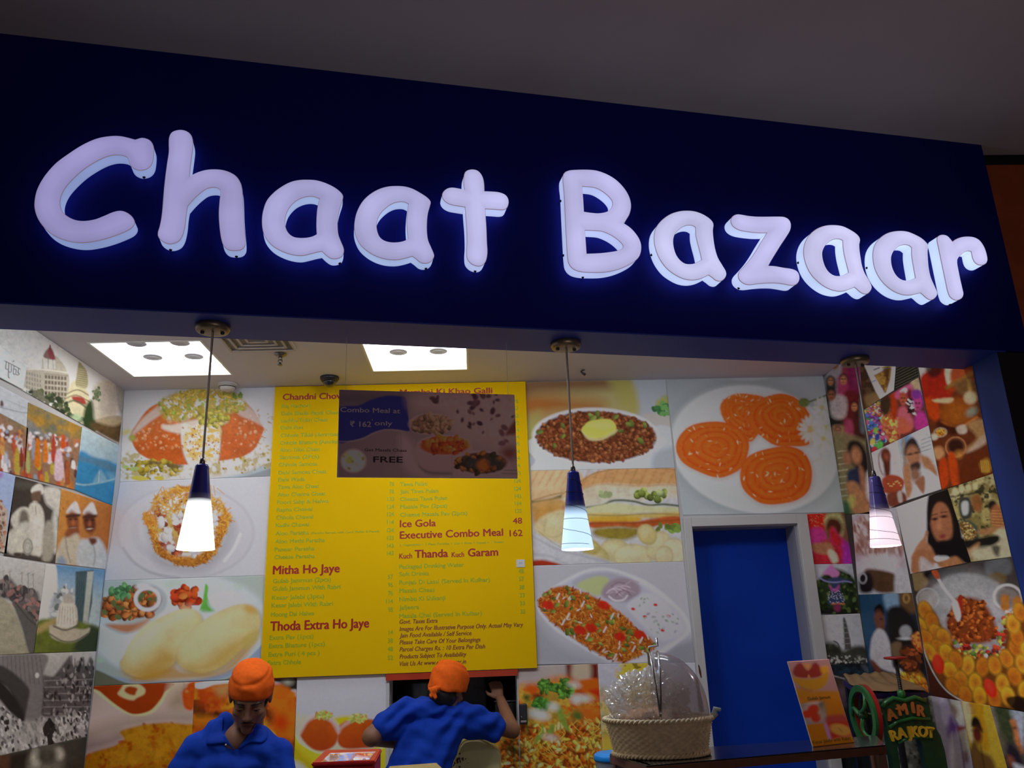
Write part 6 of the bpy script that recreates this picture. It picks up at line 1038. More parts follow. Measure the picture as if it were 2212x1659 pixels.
def ht(L, txt, x0, x1, y, cap, bold=0.0, shear=0.0):
    bold *= 1.6
    k = MM[2]; g = lambda x: hp(MM[0]+x/k, MM[1]+y/k); p = g((x0+x1)/2); s0, s1 = (g(x0)-HO)@FU, (g(x1)-HO)@FU; h = cap*0.00166
    L.add(txt, HO+FU*s0+UZ*(p[2]-h*0.5)-FN*0.0014, s1-s0, h, bold, shear)
ht(LA, 'Combo Meal at', 625, 1085, 308, 11, .012); ht(LA, '\u20b9 162', 700, 862, 415, 12, .012); ht(LA, 'only', 890, 1025, 408, 10, .012); ht(LA, "'", 868, 874, 392, 8)
ht(LB, 'Get Masala Chaas', 812, 1135, 615, 6.5, .006); ht(LB, 'FREE', 880, 1105, 688, 13, .02)
LA.done('pale_lettering', mat('pale_sign_ink', (0.62, 0.5, 0.52), 0.5, noise=0.02), hang); LB.done('dark_lettering', mat('dark_sign_ink', (0.02, 0.012, 0.014), 0.5, noise=0.02), hang)
for x in (746, 1097):
    p = hp(x, 848); bm = bmesh.new(); tube(bm, [(p[0], p[1], hz1-0.002), (p[0], p[1], Z0+0.0005)], 0.0008, 5); obj('wire', bm, mat('nylon_wire', (0.5, 0.48, 0.46), 0.3, noise=0.02), hang)
# ------------------------------------------------------------------ people
def _unit(nu, nv):
    V = [(0, 0, -1)]+[(math.cos(2*math.pi*i/nu)*math.cos(e), math.sin(2*math.pi*i/nu)*math.cos(e), math.sin(e)) for e in np.linspace(-math.pi/2, math.pi/2, nv+1)[1:-1] for i in range(nu)]+[(0, 0, 1)]
    F = [(0, 1+(i+1) % nu, 1+i) for i in range(nu)]; n = len(V)-1
    for j in range(nv-2): F += [(1+j*nu+i, 1+j*nu+(i+1) % nu, 1+(j+1)*nu+(i+1) % nu, 1+(j+1)*nu+i) for i in range(nu)]
    return np.array(V), F+[(n, n-nu+i, n-nu+(i+1) % nu) for i in range(nu)]
US, UL = _unit(14, 8), _unit(22, 14)
class Blob:
    """overlapping ovals and tapered limbs fused into one continuous surface"""
    def __init__(s): s.V = []; s.F = []; s.n = 0
    def put(s, V, F): s.V.append(V); s.F += [tuple(i+s.n for i in f) for f in F]; s.n += len(V)
    def ell(s, c, r, rot=None):
        V = UL[0]*np.asarray(r, float)
        if rot is not None: V = V@np.array(rot).T
        s.put(V+np.array(c[:], float), UL[1])
    def cap(s, a, b, ra, rb):
        a, b = np.array(a[:], float), np.array(b[:], float); n = max(2, int(np.linalg.norm(b-a)/(min(ra, rb)*0.45))+1)
        for i in range(n+1): s.put(US[0]*(ra+(rb-ra)*i/n)+a+(b-a)*i/n, US[1])
    def build(s, name, m, parent, vox=0.007, sm=4, disp=None):
        me = bpy.data.meshes.new(name); me.from_pydata(np.concatenate(s.V).tolist(), [], s.F); me.update(); o = bpy.data.objects.new(name, me); COL.objects.link(o)
        r = o.modifiers.new('r', 'REMESH'); r.mode = 'VOXEL'; r.voxel_size = vox
        q = o.modifiers.new('s', 'SMOOTH'); q.iterations = sm; q.factor = 0.6
        bpy.context.view_layer.update(); n = bpy.data.meshes.new_from_object(o.evaluated_get(bpy.context.evaluated_depsgraph_get()))
        bpy.data.objects.remove(o)
        if disp:
            V = np.zeros(len(n.vertices)*3); n.vertices.foreach_get('co', V); V = V.reshape(-1, 3); N = np.array([v.normal[:] for v in n.vertices]); V = V+N*np.asarray(disp(V))[:, None]
            n.vertices.foreach_set('co', V.ravel()); n.update()
        n.name = name; return link(name, n, m, parent, True)
M_skin = mat('brown_skin', (0.25, 0.11, 0.06), 0.55, noise=0.08, nscale=18, bump=0.04)
M_hair = mat('black_hair', (0.008, 0.006, 0.006), 0.5, noise=0.2, nscale=80, bump=0.3)
M_shirt = mat('royal_blue_cotton', (0.004, 0.045, 0.42), 0.8, noise=0.08, nscale=60, bump=0.06, spec=0.2)
M_turban = mat('orange_cotton', (0.86, 0.13, 0.008), 0.85, noise=0.08, nscale=70, bump=0.08, spec=0.2)
M_trouser = mat('black_trouser_cloth', (0.012, 0.012, 0.016), 0.85, noise=0.1, nscale=50)
M_eye = mat('eye_white', (0.22, 0.19, 0.17), 0.3, noise=0.03); M_lip = mat('dark_lips', (0.15, 0.045, 0.035), 0.5, noise=0.05); M_shoe = mat('black_shoe_leather', (0.01, 0.01, 0.01), 0.4, noise=0.1)
def W3(x, y, Y): return Vector(tuple(onY(x, y, Y)))
def hand(b, wrist, fwd, side, up, curl=0.5, k=1.0):
    """palm, four unequal bent fingers and a thumb; fwd = towards the fingertips, side = towards the thumb"""
    f, s, u = Vector(fwd).normalized(), Vector(side).normalized(), Vector(up).normalized()
    pc = wrist+f*0.045*k
    for t in np.linspace(-0.026, 0.026, 4): b.cap(wrist+f*0.012, wrist+f*0.085*k+s*t*k, 0.020*k, 0.0135*k)
    for t, L in ((-0.030, 0.058), (-0.010, 0.074), (0.010, 0.080), (0.029, 0.070)):
        p = wrist+f*0.088*k+s*t*k; d = (f-u*curl*0.5).normalized(); q = p+d*L*0.5*k; d2 = (f*0.6-u*curl*1.4).normalized(); b.cap(p, q, 0.0095*k, 0.0088*k); b.cap(q, q+d2*L*0.5*k, 0.0088*k, 0.0072*k)
    p = wrist+f*0.03*k+s*0.026*k; q = p+(s*0.8+f*0.7).normalized()*0.042*k; b.cap(p, q, 0.0125*k, 0.0105*k); b.cap(q, q+(f*0.9+s*0.15-u*0.3).normalized()*0.032*k, 0.0105*k, 0.0085*k)
def head_parts(b, c, R, k=1.0, neck=True):
    P = lambda x, y, z: Vector(c)+R@Vector((x*k, y*k, z*k)); E = lambda p, r: b.ell(P(*p), [q*k for q in r], R)
    E((0, 0.012, 0.042), (0.074, 0.094, 0.088)); E((0, -0.034, -0.028), (0.060, 0.058, 0.082)); E((0, -0.066, -0.098), (0.026, 0.022, 0.020))
    for s in (-1, 1):
        E((s*0.044, -0.012, -0.064), (0.022, 0.036, 0.030)); E((s*0.036, -0.066, -0.020), (0.026, 0.022, 0.022)); E((s*0.077, 0.014, -0.004), (0.009, 0.020, 0.031)); E((s*0.081, 0.020, 0.010), (0.007, 0.014, 0.018)); E((s*0.011, -0.098, -0.033), (0.010, 0.010, 0.008))
    b.cap(P(-0.034, -0.078, 0.026), P(0.034, -0.078, 0.026), 0.013*k, 0.013*k); b.cap(P(0, -0.088, 0.018), P(0, -0.107, -0.027), 0.0085*k, 0.0125*k)
    b.cap(P(-0.019, -0.086, -0.060), P(0.019, -0.086, -0.060), 0.0075*k, 0.0075*k); b.cap(P(-0.015, -0.085, -0.071), P(0.015, -0.085, -0.071), 0.008*k, 0.008*k)
    if neck: b.cap(P(0, 0.022, -0.04), P(0, 0.040, -0.15), 0.056*k, 0.058*k)
def face_details(root, c, R, k=1.0):
    P = lambda x, y, z: Vector(c)+R@Vector((x*k, y*k, z*k))
    for s in (-1, 1):
        bm = bmesh.new(); bmesh.ops.create_uvsphere(bm, u_segments=16, v_segments=10, radius=1, matrix=Matrix.Translation(P(s*0.031, -0.0815, 0.004)) @ R.to_4x4() @ Matrix.Diagonal((0.0130*k, 0.0090*k, 0.0042*k, 1))); e = obj('eye', bm, M_eye, root, True)
        bm = bmesh.new(); bmesh.ops.create_uvsphere(bm, u_segments=12, v_segments=8, radius=1, matrix=Matrix.Translation(P(s*0.031, -0.0885, 0.002)) @ R.to_4x4() @ Matrix.Diagonal((0.0058*k, 0.0035*k, 0.0058*k, 1))); q = obj('iris', bm, M_hair, None, True); q.parent = e
        bm = bmesh.new(); tube(bm, [P(s*0.017, -0.086, 0.0065), P(s*0.030, -0.0912, 0.0075), P(s*0.046, -0.080, 0.003)], 0.0042*k, 6); obj('eyelid', bm, M_skin, root, True)
        bm = bmesh.new(); tube(bm, [P(s*0.013, -0.0935, 0.024), P(s*0.030, -0.0945, 0.032), P(s*0.052, -0.079, 0.027)], [0.003*k, 0.0042*k, 0.002*k], 6); obj('eyebrow', bm, M_hair, root, True)
    bm = bmesh.new(); tube(bm, [P(-0.022, -0.0905, -0.064), P(-0.008, -0.0955, -0.0625), P(0, -0.0955, -0.064), P(0.008, -0.0955, -0.0625), P(0.022, -0.0905, -0.064)], [0.001, 0.0032*k, 0.003*k, 0.0032*k, 0.001], 6)
    tube(bm, [P(-0.018, -0.091, -0.0675), P(0, -0.0965, -0.0705), P(0.018, -0.091, -0.0675)], [0.001, 0.0045*k, 0.001], 6); obj('lips', bm, M_lip, root, True)
    bm = bmesh.new(); tube(bm, [P(-0.026, -0.089, -0.056), P(-0.010, -0.0965, -0.050), P(0.010, -0.0965, -0.050), P(0.026, -0.089, -0.056)], [0.0015, 0.003*k, 0.003*k, 0.0015], 6); obj('moustache', bm, M_hair, root, True)
def head_cloth(name, root, c, R, k, front, back, seed, rz=0.098, knot=None):
    """cotton cloth tied over the skull: lower edge runs from the brow (front) to the nape (back), with wrap creases"""
    P = lambda x, y, z: Vector(c)+R@Vector((x*k, y*k, z*k)); V = []; F = []; nu, nv = 72, 26
    for j in range(nv+1):
        for i in range(nu):
            a = 2*math.pi*i/nu; fr = 0.5-0.5*math.sin(a)         # 1 at the brow (-y), 0 at the nape
            zb = back+(front-back)*(1-fr if False else fr); t = j/nv
            th = math.asin(max(-0.9, min(0.9, (zb-0.052)/rz))); el = th+(math.pi/2-th)*t
            w = 1+0.022*math.sin(el*9+a*2+seed)*math.exp(-((el-0.5)/0.45)**2)+0.018*math.sin(a*5+el*7+seed)*(1-t)+0.010*math.sin(a*11+seed*2+el*3)*(1-t)
            crease = -0.05*math.exp(-((el-0.62-0.16*math.sin(a+seed))/0.07)**2)
            if t < 0.06: w -= 0.02
            r = w+crease; bx, by = 0.089, 0.108; flat = 1-0.05*max(0, math.sin(el)-0.75)/0.25
            ce = math.cos(el*0.35) if el < 0 else max(0.0, math.cos(el))**0.8; V.append(P(bx*r*ce*math.cos(a), 0.012+by*r*ce*math.sin(a), 0.052+rz*r*math.sin(el)*flat))
    for j in range(nv):
        for i in range(nu): F.append((j*nu+i, j*nu+(i+1) % nu, (j+1)*nu+(i+1) % nu, (j+1)*nu+i))
    o = raw('head_cloth', V, F, M_turban, root, True)
    sm = o.modifiers.new('thick', 'SOLIDIFY'); sm.thickness = 0.004; sm.offset = -1
    return o
def folds(V, dirs, amp):
    d = np.zeros(len(V))
    for (ax, fr, ph, a) in dirs:
        u = V@np.asarray(ax, float); d += a*np.sin(u*fr+ph+2.2*np.sin(V[:, 2]*14+ph)+1.3*np.sin(V[:, 0]*23))
    return d*amp
RX_, RZ_, RY_ = (lambda a: Matrix.Rotation(math.radians(a), 3, 'X')), (lambda a: Matrix.Rotation(math.radians(a), 3, 'Z')), (lambda a: Matrix.Rotation(math.radians(a), 3, 'Y'))

# man behind the counter, facing us with his head bowed
YA = 3.60
hc = W3(541, 1507, YA-0.02); HR = RZ_(9) @ RX_(29) @ RY_(3)
px = float(hc.x)
person = thing('person', 'man in blue polo shirt and orange head cloth, head bowed, facing forward', 'person', (px, YA+0.12, 0.0))
nb = W3(516, 1612, YA+0.07); sl, sr = W3(418, 1622, YA+0.06), W3(597, 1628, YA+0.05)
el, er = W3(366, 1742, YA+0.02), W3(622, 1752, YA-0.01); hipc = Vector((nb.x, YA+0.12, 0.93))
wl, wr = Vector((el.x+0.09, 3.36, 1.015)), Vector((er.x-0.10, 3.36, 1.015))
b = Blob(); head_parts(b, hc, HR, 1.0)
b.cap(hc+HR@Vector((0, 0.03, -0.10)), nb+Vector((0, 0.01, -0.03)), 0.055, 0.060); b.ell(W3(513, 1598, YA+0.045), (0.056, 0.066, 0.062))
for s_, e_, w_, sg in ((sl, el, wl, -1), (sr, er, wr, 1)):
    b.cap(s_, e_, 0.046, 0.038); b.cap(e_, w_, 0.038, 0.026); hand(b, w_, (sg*-0.35, -1, -0.15), (-sg, -0.3, 0), (0, 0, 1), 0.45)
b.ell(hipc+Vector((0, 0, 0.12)), (0.14, 0.09, 0.18))
for s in (-1, 1): b.cap(hipc+Vector((s*0.09, 0, -0.04)), hipc+Vector((s*0.10, -0.01, -0.46)), 0.070, 0.050); b.cap(hipc+Vector((s*0.10, -0.01, -0.46)), hipc+Vector((s*0.11, 0.02, -0.86)), 0.050, 0.036)
b.build('body', M_skin, person, 0.0062, 3); face_details(person, hc, HR); head_cloth('a', person, hc, HR, 1.0, 0.044, -0.022, 1.3)
b = Blob(); P = lambda x, y, z: hc+HR@Vector((x, y, z))
b.ell(P(0, 0.035, -0.02), (0.072, 0.075, 0.07), HR); b.build('hair', M_hair, person, 0.008, 2)
b = Blob()                                # polo shirt
mid = (sl+sr)/2
for t in np.linspace(0, 1, 9):
    p = sl.lerp(sr, t); q = 1-abs(2*t-1); b.ell(p+Vector((0, 0.004, -0.002+0.024*q)), (0.064, 0.062+0.012*q, 0.056))
b.cap(sl+Vector((0.01, 0, 0.006)), W3(484, 1566, YA+0.10), 0.058, 0.047); b.cap(sr+Vector((-0.01, 0, 0.006)), W3(552, 1579, YA+0.10), 0.056, 0.043); b.cap(W3(487, 1578, YA+0.12), W3(552, 1588, YA+0.12), 0.044, 0.042)
for t in np.linspace(0, 1, 10):
    p = (mid+Vector((0, 0.015, -0.05))).lerp(hipc+Vector((0, -0.02, 0.04)), t); b.ell(p, (0.185-0.028*math.sin(t*3.0), 0.108+0.014*math.sin(t*3), 0.075))
for s_, e_ in ((sl, el), (sr, er)): b.cap(s_, s_.lerp(e_, 0.80), 0.064, 0.066)
b.build('polo_shirt', M_shirt, person, 0.0075, 4, lambda V: folds(V, (((0.8, 0.1, 0.6), 62, 0.4, 1.0), ((-0.7, 0.2, 0.7), 48, 1.7, 0.8), ((0.3, 0, 1.0), 90, 2.4, 0.35)), 0.0036))
from mathutils.bvhtree import BVHTree
shirt = person.children[-1]; _me = [o.data for o in person.children if o.name.split('.')[0] in ('polo_shirt', 'body')]
TR = [BVHTree.FromPolygons([v.co for v in m.vertices], [tuple(p.vertices) for p in m.polygons]) for m in _me]
def on_cloth(x, y, lift):
    """point lying on the shirt (or throat) where the pixel's sight line meets it, lifted off by the cloth thickness"""
    d = Vector(tuple(ray(x, y))).normalized(); e = Vector(tuple(EYE)); h = [t.ray_cast(e, d)[3] for t in TR]; h = [q for q in h if q]
    return e+d*((min(h) if h else YA)-lift)
def flap(poly, lift, th):
    Q = smooth_loop(np.array(poly, float), 3); c = Q.mean(0); V = []; F = []; n = len(Q); K = 4
    for L in (lift+th, lift):
        V.append(on_cloth(*c, L+0.002*(L > lift)))
        for k in range(1, K+1):
            for q in Q: V.append(on_cloth(*(c+(q-c)*k/K), L-(0.003 if k == K and L > lift else 0)))
    for s0, fl in ((0, False), (1+K*n, True)):
        for i in range(n):
            f = [(s0, s0+1+i, s0+1+(i+1) % n)]+[(s0+1+(k-1)*n+i, s0+1+k*n+i, s0+1+k*n+(i+1) % n, s0+1+(k-1)*n+(i+1) % n) for k in range(1, K)]
            F += [q[::-1] if fl else q for q in f]
    a0, b0 = 1+(K-1)*n, 2+K*n+(K-1)*n
    F += [(a0+i, b0+i, b0+(i+1) % n, a0+(i+1) % n) for i in range(n)]
    raw('collar', V, F, M_shirt, person, True)
flap([(483, 1550), (475, 1560), (481, 1578), (492, 1598), (508, 1622), (497, 1612), (482, 1606), (446, 1608), (452, 1584), (463, 1556)], 0.003, 0.009)
flap([(553, 1563), (546, 1575), (532, 1593), (514, 1619), (540, 1604), (567, 1604), (580, 1586), (570, 1568)], 0.003, 0.009)
bm = bmesh.new()
for x, y in ((490, 1606),): ball(bm, on_cloth(x-2, y+3, 0.012), 0.004, 10)
obj('button', bm, mat('white_button', (0.6, 0.62, 0.7), 0.3, noise=0.03), person, True)
b = Blob()
b.ell(hipc, (0.165, 0.115, 0.12))
for s in (-1, 1): b.cap(hipc+Vector((s*0.09, 0, -0.04)), hipc+Vector((s*0.10, -0.01, -0.46)), 0.084, 0.066); b.cap(hipc+Vector((s*0.10, -0.01, -0.46)), hipc+Vector((s*0.11, 0.02, -0.84)), 0.066, 0.058)
b.build('trousers', M_trouser, person, 0.012, 3)
for s in (-1, 1):
    b = Blob(); f = Vector((hipc.x+s*0.11, hipc.y-0.03, 0.040)); b.cap(f+Vector((0, 0.07, 0.012)), f+Vector((0, -0.11, -0.004)), 0.042, 0.036); b.build('shoe', M_shoe, person, 0.009, 2)

# man with his back to us, leaning to the hatch
YB = 4.40
hc = W3(968, 1491, YB+0.05); HR = RZ_(150) @ RX_(20) @ RY_(-8)
person = thing('person', 'man in blue shirt and knotted orange head cloth, back turned, reaching into the hatch', 'person', (-0.33, YB-0.02, 0.0))
sl, sr = W3(872, 1536, YB), W3(1000, 1546, YB+0.06); nb = W3(944, 1519, YB+0.02)
el, er = W3(803, 1590, YB-0.06), W3(1107, 1578, YB+0.22); wl, wr = Vector((el.x+0.10, YB+0.15, el.z-0.06)), W3(1082, 1512, 4.93)
wst = W3(902, 1672, YB-0.02); hipc = Vector((-0.335, YB-0.02, 0.90))
b = Blob(); head_parts(b, hc, HR, 0.94, False)
b.cap(hc+HR@Vector((0, 0.01, -0.05)), nb+Vector((0.01, 0.06, -0.05)), 0.050, 0.052)
b.cap(sl, el, 0.050, 0.047); b.ell(el+Vector((0, -0.005, -0.004)), (0.048, 0.046, 0.046)); b.cap(el, wl, 0.047, 0.028); hand(b, wl, (0.4, 1, -0.3), (1, -0.2, 0), (0, 0, 1), 0.5)
b.cap(sr, er, 0.048, 0.042); b.cap(er, wr, 0.042, 0.027); hand(b, wr, (-0.25, 0.6, 0.75), (-1, 0, -0.2), (0, -0.7, 0.5), 0.5)
b.ell(wst+Vector((0, 0, -0.08)), (0.13, 0.09, 0.2))
for s in (-1, 1): b.cap(hipc+Vector((s*0.09, 0, -0.03)), hipc+Vector((s*0.10, 0, -0.44)), 0.070, 0.050); b.cap(hipc+Vector((s*0.10, 0, -0.44)), hipc+Vector((s*0.11, -0.02, -0.83)), 0.050, 0.036)
b.build('body', M_skin, person, 0.0066, 3); face_details(person, hc, HR, 0.94)
head_cloth('b', person, hc, HR, 1.05, 0.026, -0.034, 4.1, 0.088)
b = Blob(); P = lambda x, y, z: hc+HR@Vector((x, y, z))
b.ell(P(0, 0.032, -0.030), (0.072, 0.078, 0.072), HR); b.build('hair', M_hair, person, 0.008, 2)
b = Blob(); kp = W3(937, 1491, YB-0.09)
b.ell(kp, (0.021, 0.016, 0.018)); b.cap(kp, kp+Vector((-0.014, -0.004, -0.026)), 0.011, 0.010); b.cap(kp, kp+Vector((0.008, -0.006, -0.034)), 0.010, 0.009); b.ell(kp+Vector((0.014, 0.004, 0.010)), (0.02, 0.014, 0.012)); b.cap(kp+Vector((-0.006, 0.002, 0.004)), kp+Vector((-0.024, 0.012, 0.006)), 0.011, 0.009)
b.build('cloth_knot', M_turban, person, 0.0045, 2, lambda V: 0.0015*np.sin(V[:, 0]*420+V[:, 2]*260))
b = Blob()
for t in np.linspace(0, 1, 9):
    p = sl.lerp(sr, t); q = 1-abs(2*t-1); b.ell(p+Vector((0, 0.0, 0.018*q)), (0.066, 0.070+0.02*q, 0.062))
mid = (sl+sr)/2
for t in np.linspace(0, 1, 10):
    p = (mid+Vector((0, 0.01, -0.06))).lerp(wst+Vector((0, 0.02, 0.0)), t); b.ell(p, (0.178-0.022*t, 0.112, 0.075))
for t in np.linspace(0, 1, 6): b.ell(wst.lerp(hipc, t)+Vector((0, 0.01, 0)), (0.160, 0.112, 0.08))
b.cap(sl, sl.lerp(el, 0.60), 0.066, 0.068); b.cap(sr, sr.lerp(er, 0.62), 0.068, 0.062); b.cap(W3(915, 1526, YB+0.03), W3(975, 1531, YB+0.05), 0.055, 0.055); b.cap(sl+Vector((0, 0, -.03)), sl.lerp(el, 0.5)+Vector((.02, 0, -.03)), 0.06, 0.055); b.cap(sr+Vector((0, 0, -.05)), sr.lerp(er, 0.55)+Vector((0, 0, -.035)), 0.06, 0.055)
b.build('shirt', M_shirt, person, 0.0075, 4, lambda V: folds(V, (((-0.62, 0.0, 0.78), 88, 0.6, 1.0), ((-0.5, 0.1, 0.86), 53, 1.9, 0.9), ((0.2, 0.1, 0.97), 120, 0.2, 0.3)), 0.0052))
b = Blob(); b.ell(hipc, (0.16, 0.115, 0.12))
for s in (-1, 1): b.cap(hipc+Vector((s*0.09, 0, -0.03)), hipc+Vector((s*0.10, 0, -0.44)), 0.084, 0.066); b.cap(hipc+Vector((s*0.10, 0, -0.44)), hipc+Vector((s*0.11, -0.02, -0.81)), 0.066, 0.058)
b.build('trousers', M_trouser, person, 0.012, 3)
for s in (-1, 1):
    b = Blob(); f = Vector((hipc.x+s*0.11, hipc.y+0.03, 0.040)); b.cap(f+Vector((0, -0.07, 0.012)), f+Vector((0, 0.11, -0.004)), 0.042, 0.036); b.build('shoe', M_shoe, person, 0.009, 2)
# ------------------------------------------------------------------ furniture and things on it
M_granite = mat('dark_polished_counter', (0.018, 0.018, 0.022), 0.16, noise=0.3, nscale=120, coat=0.5)
M_maroon = mat('maroon_counter_edge', (0.16, 0.06, 0.035), 0.35, noise=0.15, nscale=30)
M_plum = mat('dark_plum_panel', (0.02, 0.008, 0.012), 0.3, noise=0.1, nscale=12)
ZS = 1.17
zp = lambda x, y, z=ZS: np.array(onZ(x, y, z))
S1, S2, S3, S4 = zp(1318, 1628), zp(1396, 1654), zp(1913, 1609), zp(1893, 1589)
t = thing('display_counter', 'dark glossy raised counter shelf with maroon edge under the basket and leaflet', 'counter', ((S2+S3)/2)*np.array((1, 1, 0)))
bm = bmesh.new(); Q = [S1, S2, S3, S4]; hexa(bm, [q-UZ*0.004 for q in Q]+Q); bmesh.ops.recalc_face_normals(bm, faces=bm.faces[:]); obj('counter_top', bm, M_granite, t)
cen = sum(Q)/4; R4 = [cen+(q-cen)*np.array((1.004, 1.02, 0))+UZ*0 for q in Q]; bm = bmesh.new(); hexa(bm, [np.array((q[0], q[1], ZS-0.030)) for q in R4]+[np.array((q[0], q[1], ZS-0.0045)) for q in R4]); bmesh.ops.recalc_face_normals(bm, faces=bm.faces[:]); obj('edge_band', bm, M_maroon, t)
def post(p, w, z0, z1, m, nm='leg'): boxo(nm, p[0]-w, p[0]+w, p[1]-w, p[1]+w, z0, z1, m, t)
d = (cen-S3)*np.array((1, 1, 0)); d /= np.linalg.norm(d)
for q in (S3, S4, S1): e = (cen-q)*np.array((1, 1, 0)); e /= np.linalg.norm(e); post(q+e*0.022, 0.013, 0, ZS-0.031, M_maroon)
e = np.array((S2[0]-S1[0], S2[1]-S1[1], 0)); bm = bmesh.new(); n1 = np.array((0.012, 0.012, 0)); a_, b_ = S1+(cen-S1)*0.02, S2+(cen-S2)*0.02
hexa(bm, [np.array((p[0], p[1], 0.0)) for p in (a_, b_, b_+n1, a_+n1)]+[np.array((p[0], p[1], ZS+0.0)) for p in (a_, b_, b_+n1, a_+n1)]); bmesh.ops.recalc_face_normals(bm, faces=bm.faces[:]); 
obj('side_panel', bm, M_plum, t)

# bread basket: wicker body, twisted rim, rolled-back clear cover
bc = zp(1432, 1634); bc = np.array((bc[0], bc[1]+0.03, ZS)); BK = 0.79
dep = (bc-EYE)@FW; ppm = FPX/dep; RXB = 117/ppm; RYB = RXB*0.72; HB = 0.118; BR = -0.13
def wick(a, z, j): return (1+0.017*math.tanh(2.2*math.sin(34*a+(math.pi if (j//2) % 2 else 0)))) if j % 2 else 0.982
t = thing('bread_basket', 'oval wicker bread basket with a clear rolled-back dome on the counter shelf', 'basket', bc)
M_wick = mat('pale_wicker', 'd9c096', 0.6, noise=0.18, nscale=60, bump=0.2)
bm = bmesh.new(); nr = 27; pr = [(RXB*(0.86+0.14*(k/nr)**1.2), 0.002+HB*k/nr) for k in range(nr+1)]
lathe(bm, pr, 168, tuple(bc), 1, RYB/RXB, BR, wick, True, False); lathe(bm, [(r*0.955, z) for r, z in pr[1:]], 84, tuple(bc), 1, RYB/RXB, BR, None, True, False); bmesh.ops.recalc_face_normals(bm, faces=bm.faces[:])
obj('wicker_body', bm, M_wick, t, True)
bm = bmesh.new()
for z, r0 in ((HB, 1.0), (0.006, 0.872)):
    for ph in (0, math.pi):
        P_ = []
        for k in range(241):
            a = 2*math.pi*k/240; w = 0.0045*math.cos(34*a+ph); x = (RXB*r0+w)*math.cos(a); y = (RXB*r0+w)*RYB/RXB*math.sin(a); c_, s_ = math.cos(BR), math.sin(BR)
            P_.append((bc[0]+x*c_-y*s_, bc[1]+x*s_+y*c_, ZS+z+0.0045*math.sin(34*a+ph)+0.003))
        tube(bm, P_, 0.0048, 7, False)
obj('twisted_rim', bm, M_wick, t, True)
bl = lambda x, y, z: (bc[0]+x*math.cos(BR)-y*math.sin(BR), bc[1]+x*math.sin(BR)+y*math.cos(BR), ZS+HB+z)
def clear(name, tint, body, amount, rough=0.15):
    """thin translucent plastic: mostly see-through, with a milky body and a glossy skin"""
    m = bpy.data.materials.new(name); m.use_nodes = True; nt = m.node_tree; nt.nodes.remove(nt.nodes['Principled BSDF']); out = nt.nodes['Material Output']
    tr = nt.nodes.new('ShaderNodeBsdfTransparent'); tr.inputs[0].default_value = (*s2l(hexc(tint)), 1); g = nt.nodes.new('ShaderNodeBsdfPrincipled'); g.inputs['Base Color'].default_value = (*s2l(hexc(body)), 1); g.inputs['Roughness'].default_value = rough; g.inputs['Transmission Weight'].default_value = 0.0; g.inputs['Subsurface Weight'].default_value = 0.0; g.inputs['Coat Weight'].default_value = 0.6
    tl = nt.nodes.new('ShaderNodeBsdfTranslucent'); tl.inputs[0].default_value = (*s2l(hexc(body)), 1); mx = nt.nodes.new('ShaderNodeMixShader'); mx.inputs[0].default_value = 0.5; nt.links.new(g.outputs[0], mx.inputs[1]); nt.links.new(tl.outputs[0], mx.inputs[2])
    n = nt.nodes.new('ShaderNodeTexNoise'); n.inputs['Scale'].default_value = 22; r = nt.nodes.new('ShaderNodeMapRange'); r.inputs['To Min'].default_value = amount*0.75; r.inputs['To Max'].default_value = amount*1.25
    tc = nt.nodes.new('ShaderNodeTexCoord'); nt.links.new(tc.outputs['Object'], n.inputs['Vector']); nt.links.new(n.outputs['Fac'], r.inputs['Value'])
    x = nt.nodes.new('ShaderNodeMixShader'); nt.links.new(r.outputs[0], x.inputs[0]); nt.links.new(tr.outputs[0], x.inputs[1]); nt.links.new(mx.outputs[0], x.inputs[2]); gl = nt.nodes.new('ShaderNodeBsdfGlossy'); gl.inputs['Roughness'].default_value = rough; gl.inputs['Color'].default_value = (1, 1, 1, 1); x2 = nt.nodes.new('ShaderNodeMixShader'); x2.inputs[0].default_value = 0.10; nt.links.new(x.outputs[0], x2.inputs[1]); nt.links.new(gl.outputs[0], x2.inputs[2]); nt.links.new(x2.outputs[0], out.inputs[0]); return m
HD = 0.222; V = []; F = []; nu, nv = 30, 18
xa = lambda s_: RXB*0.95*s_
for i in range(nu+1):                     # half dome on the right
    ph = math.pi/2*i/nu
    for j in range(nv+1):
        th = math.pi*j/nv; V.append(bl(xa(math.sin(ph)), RYB*0.93*math.cos(ph)*-math.cos(th), 0.004+HD*max(0.0, math.cos(ph))**0.86*math.sin(th)))
F = [(i*(nv+1)+j, (i+1)*(nv+1)+j, (i+1)*(nv+1)+j+1, i*(nv+1)+j+1) for i in range(nu) for j in range(nv)]
o = raw('clear_cover', V, F, clear('smoky_clear_plastic', 'dcd8da', 'c9c2c6', 0.34, 0.1), t, True); 
M_chrome = mat('dull_chrome', 'a9a7a6', 0.22, metal=1.0, noise=0.05)
for dx in (-0.010, 0.012):
    bm = bmesh.new(); tube(bm, [bl(dx*math.sin(a)*1.4, -RYB*0.95*math.cos(a), 0.002+(HD+0.004)*math.sin(a)) for a in np.linspace(0.03, math.pi-0.03, 30)], 0.0036, 8); obj('cover_hoop', bm, M_chrome, t, True)
bm = bmesh.new(); tube(bm, [bl(-0.012, 0, HD), bl(-0.012, 0, HD+0.022), bl(0.020, 0, HD+0.026), bl(0.017, 0, HD+0.052)], 0.0042, 8); obj('cover_handle', bm, M_chrome, t, True)
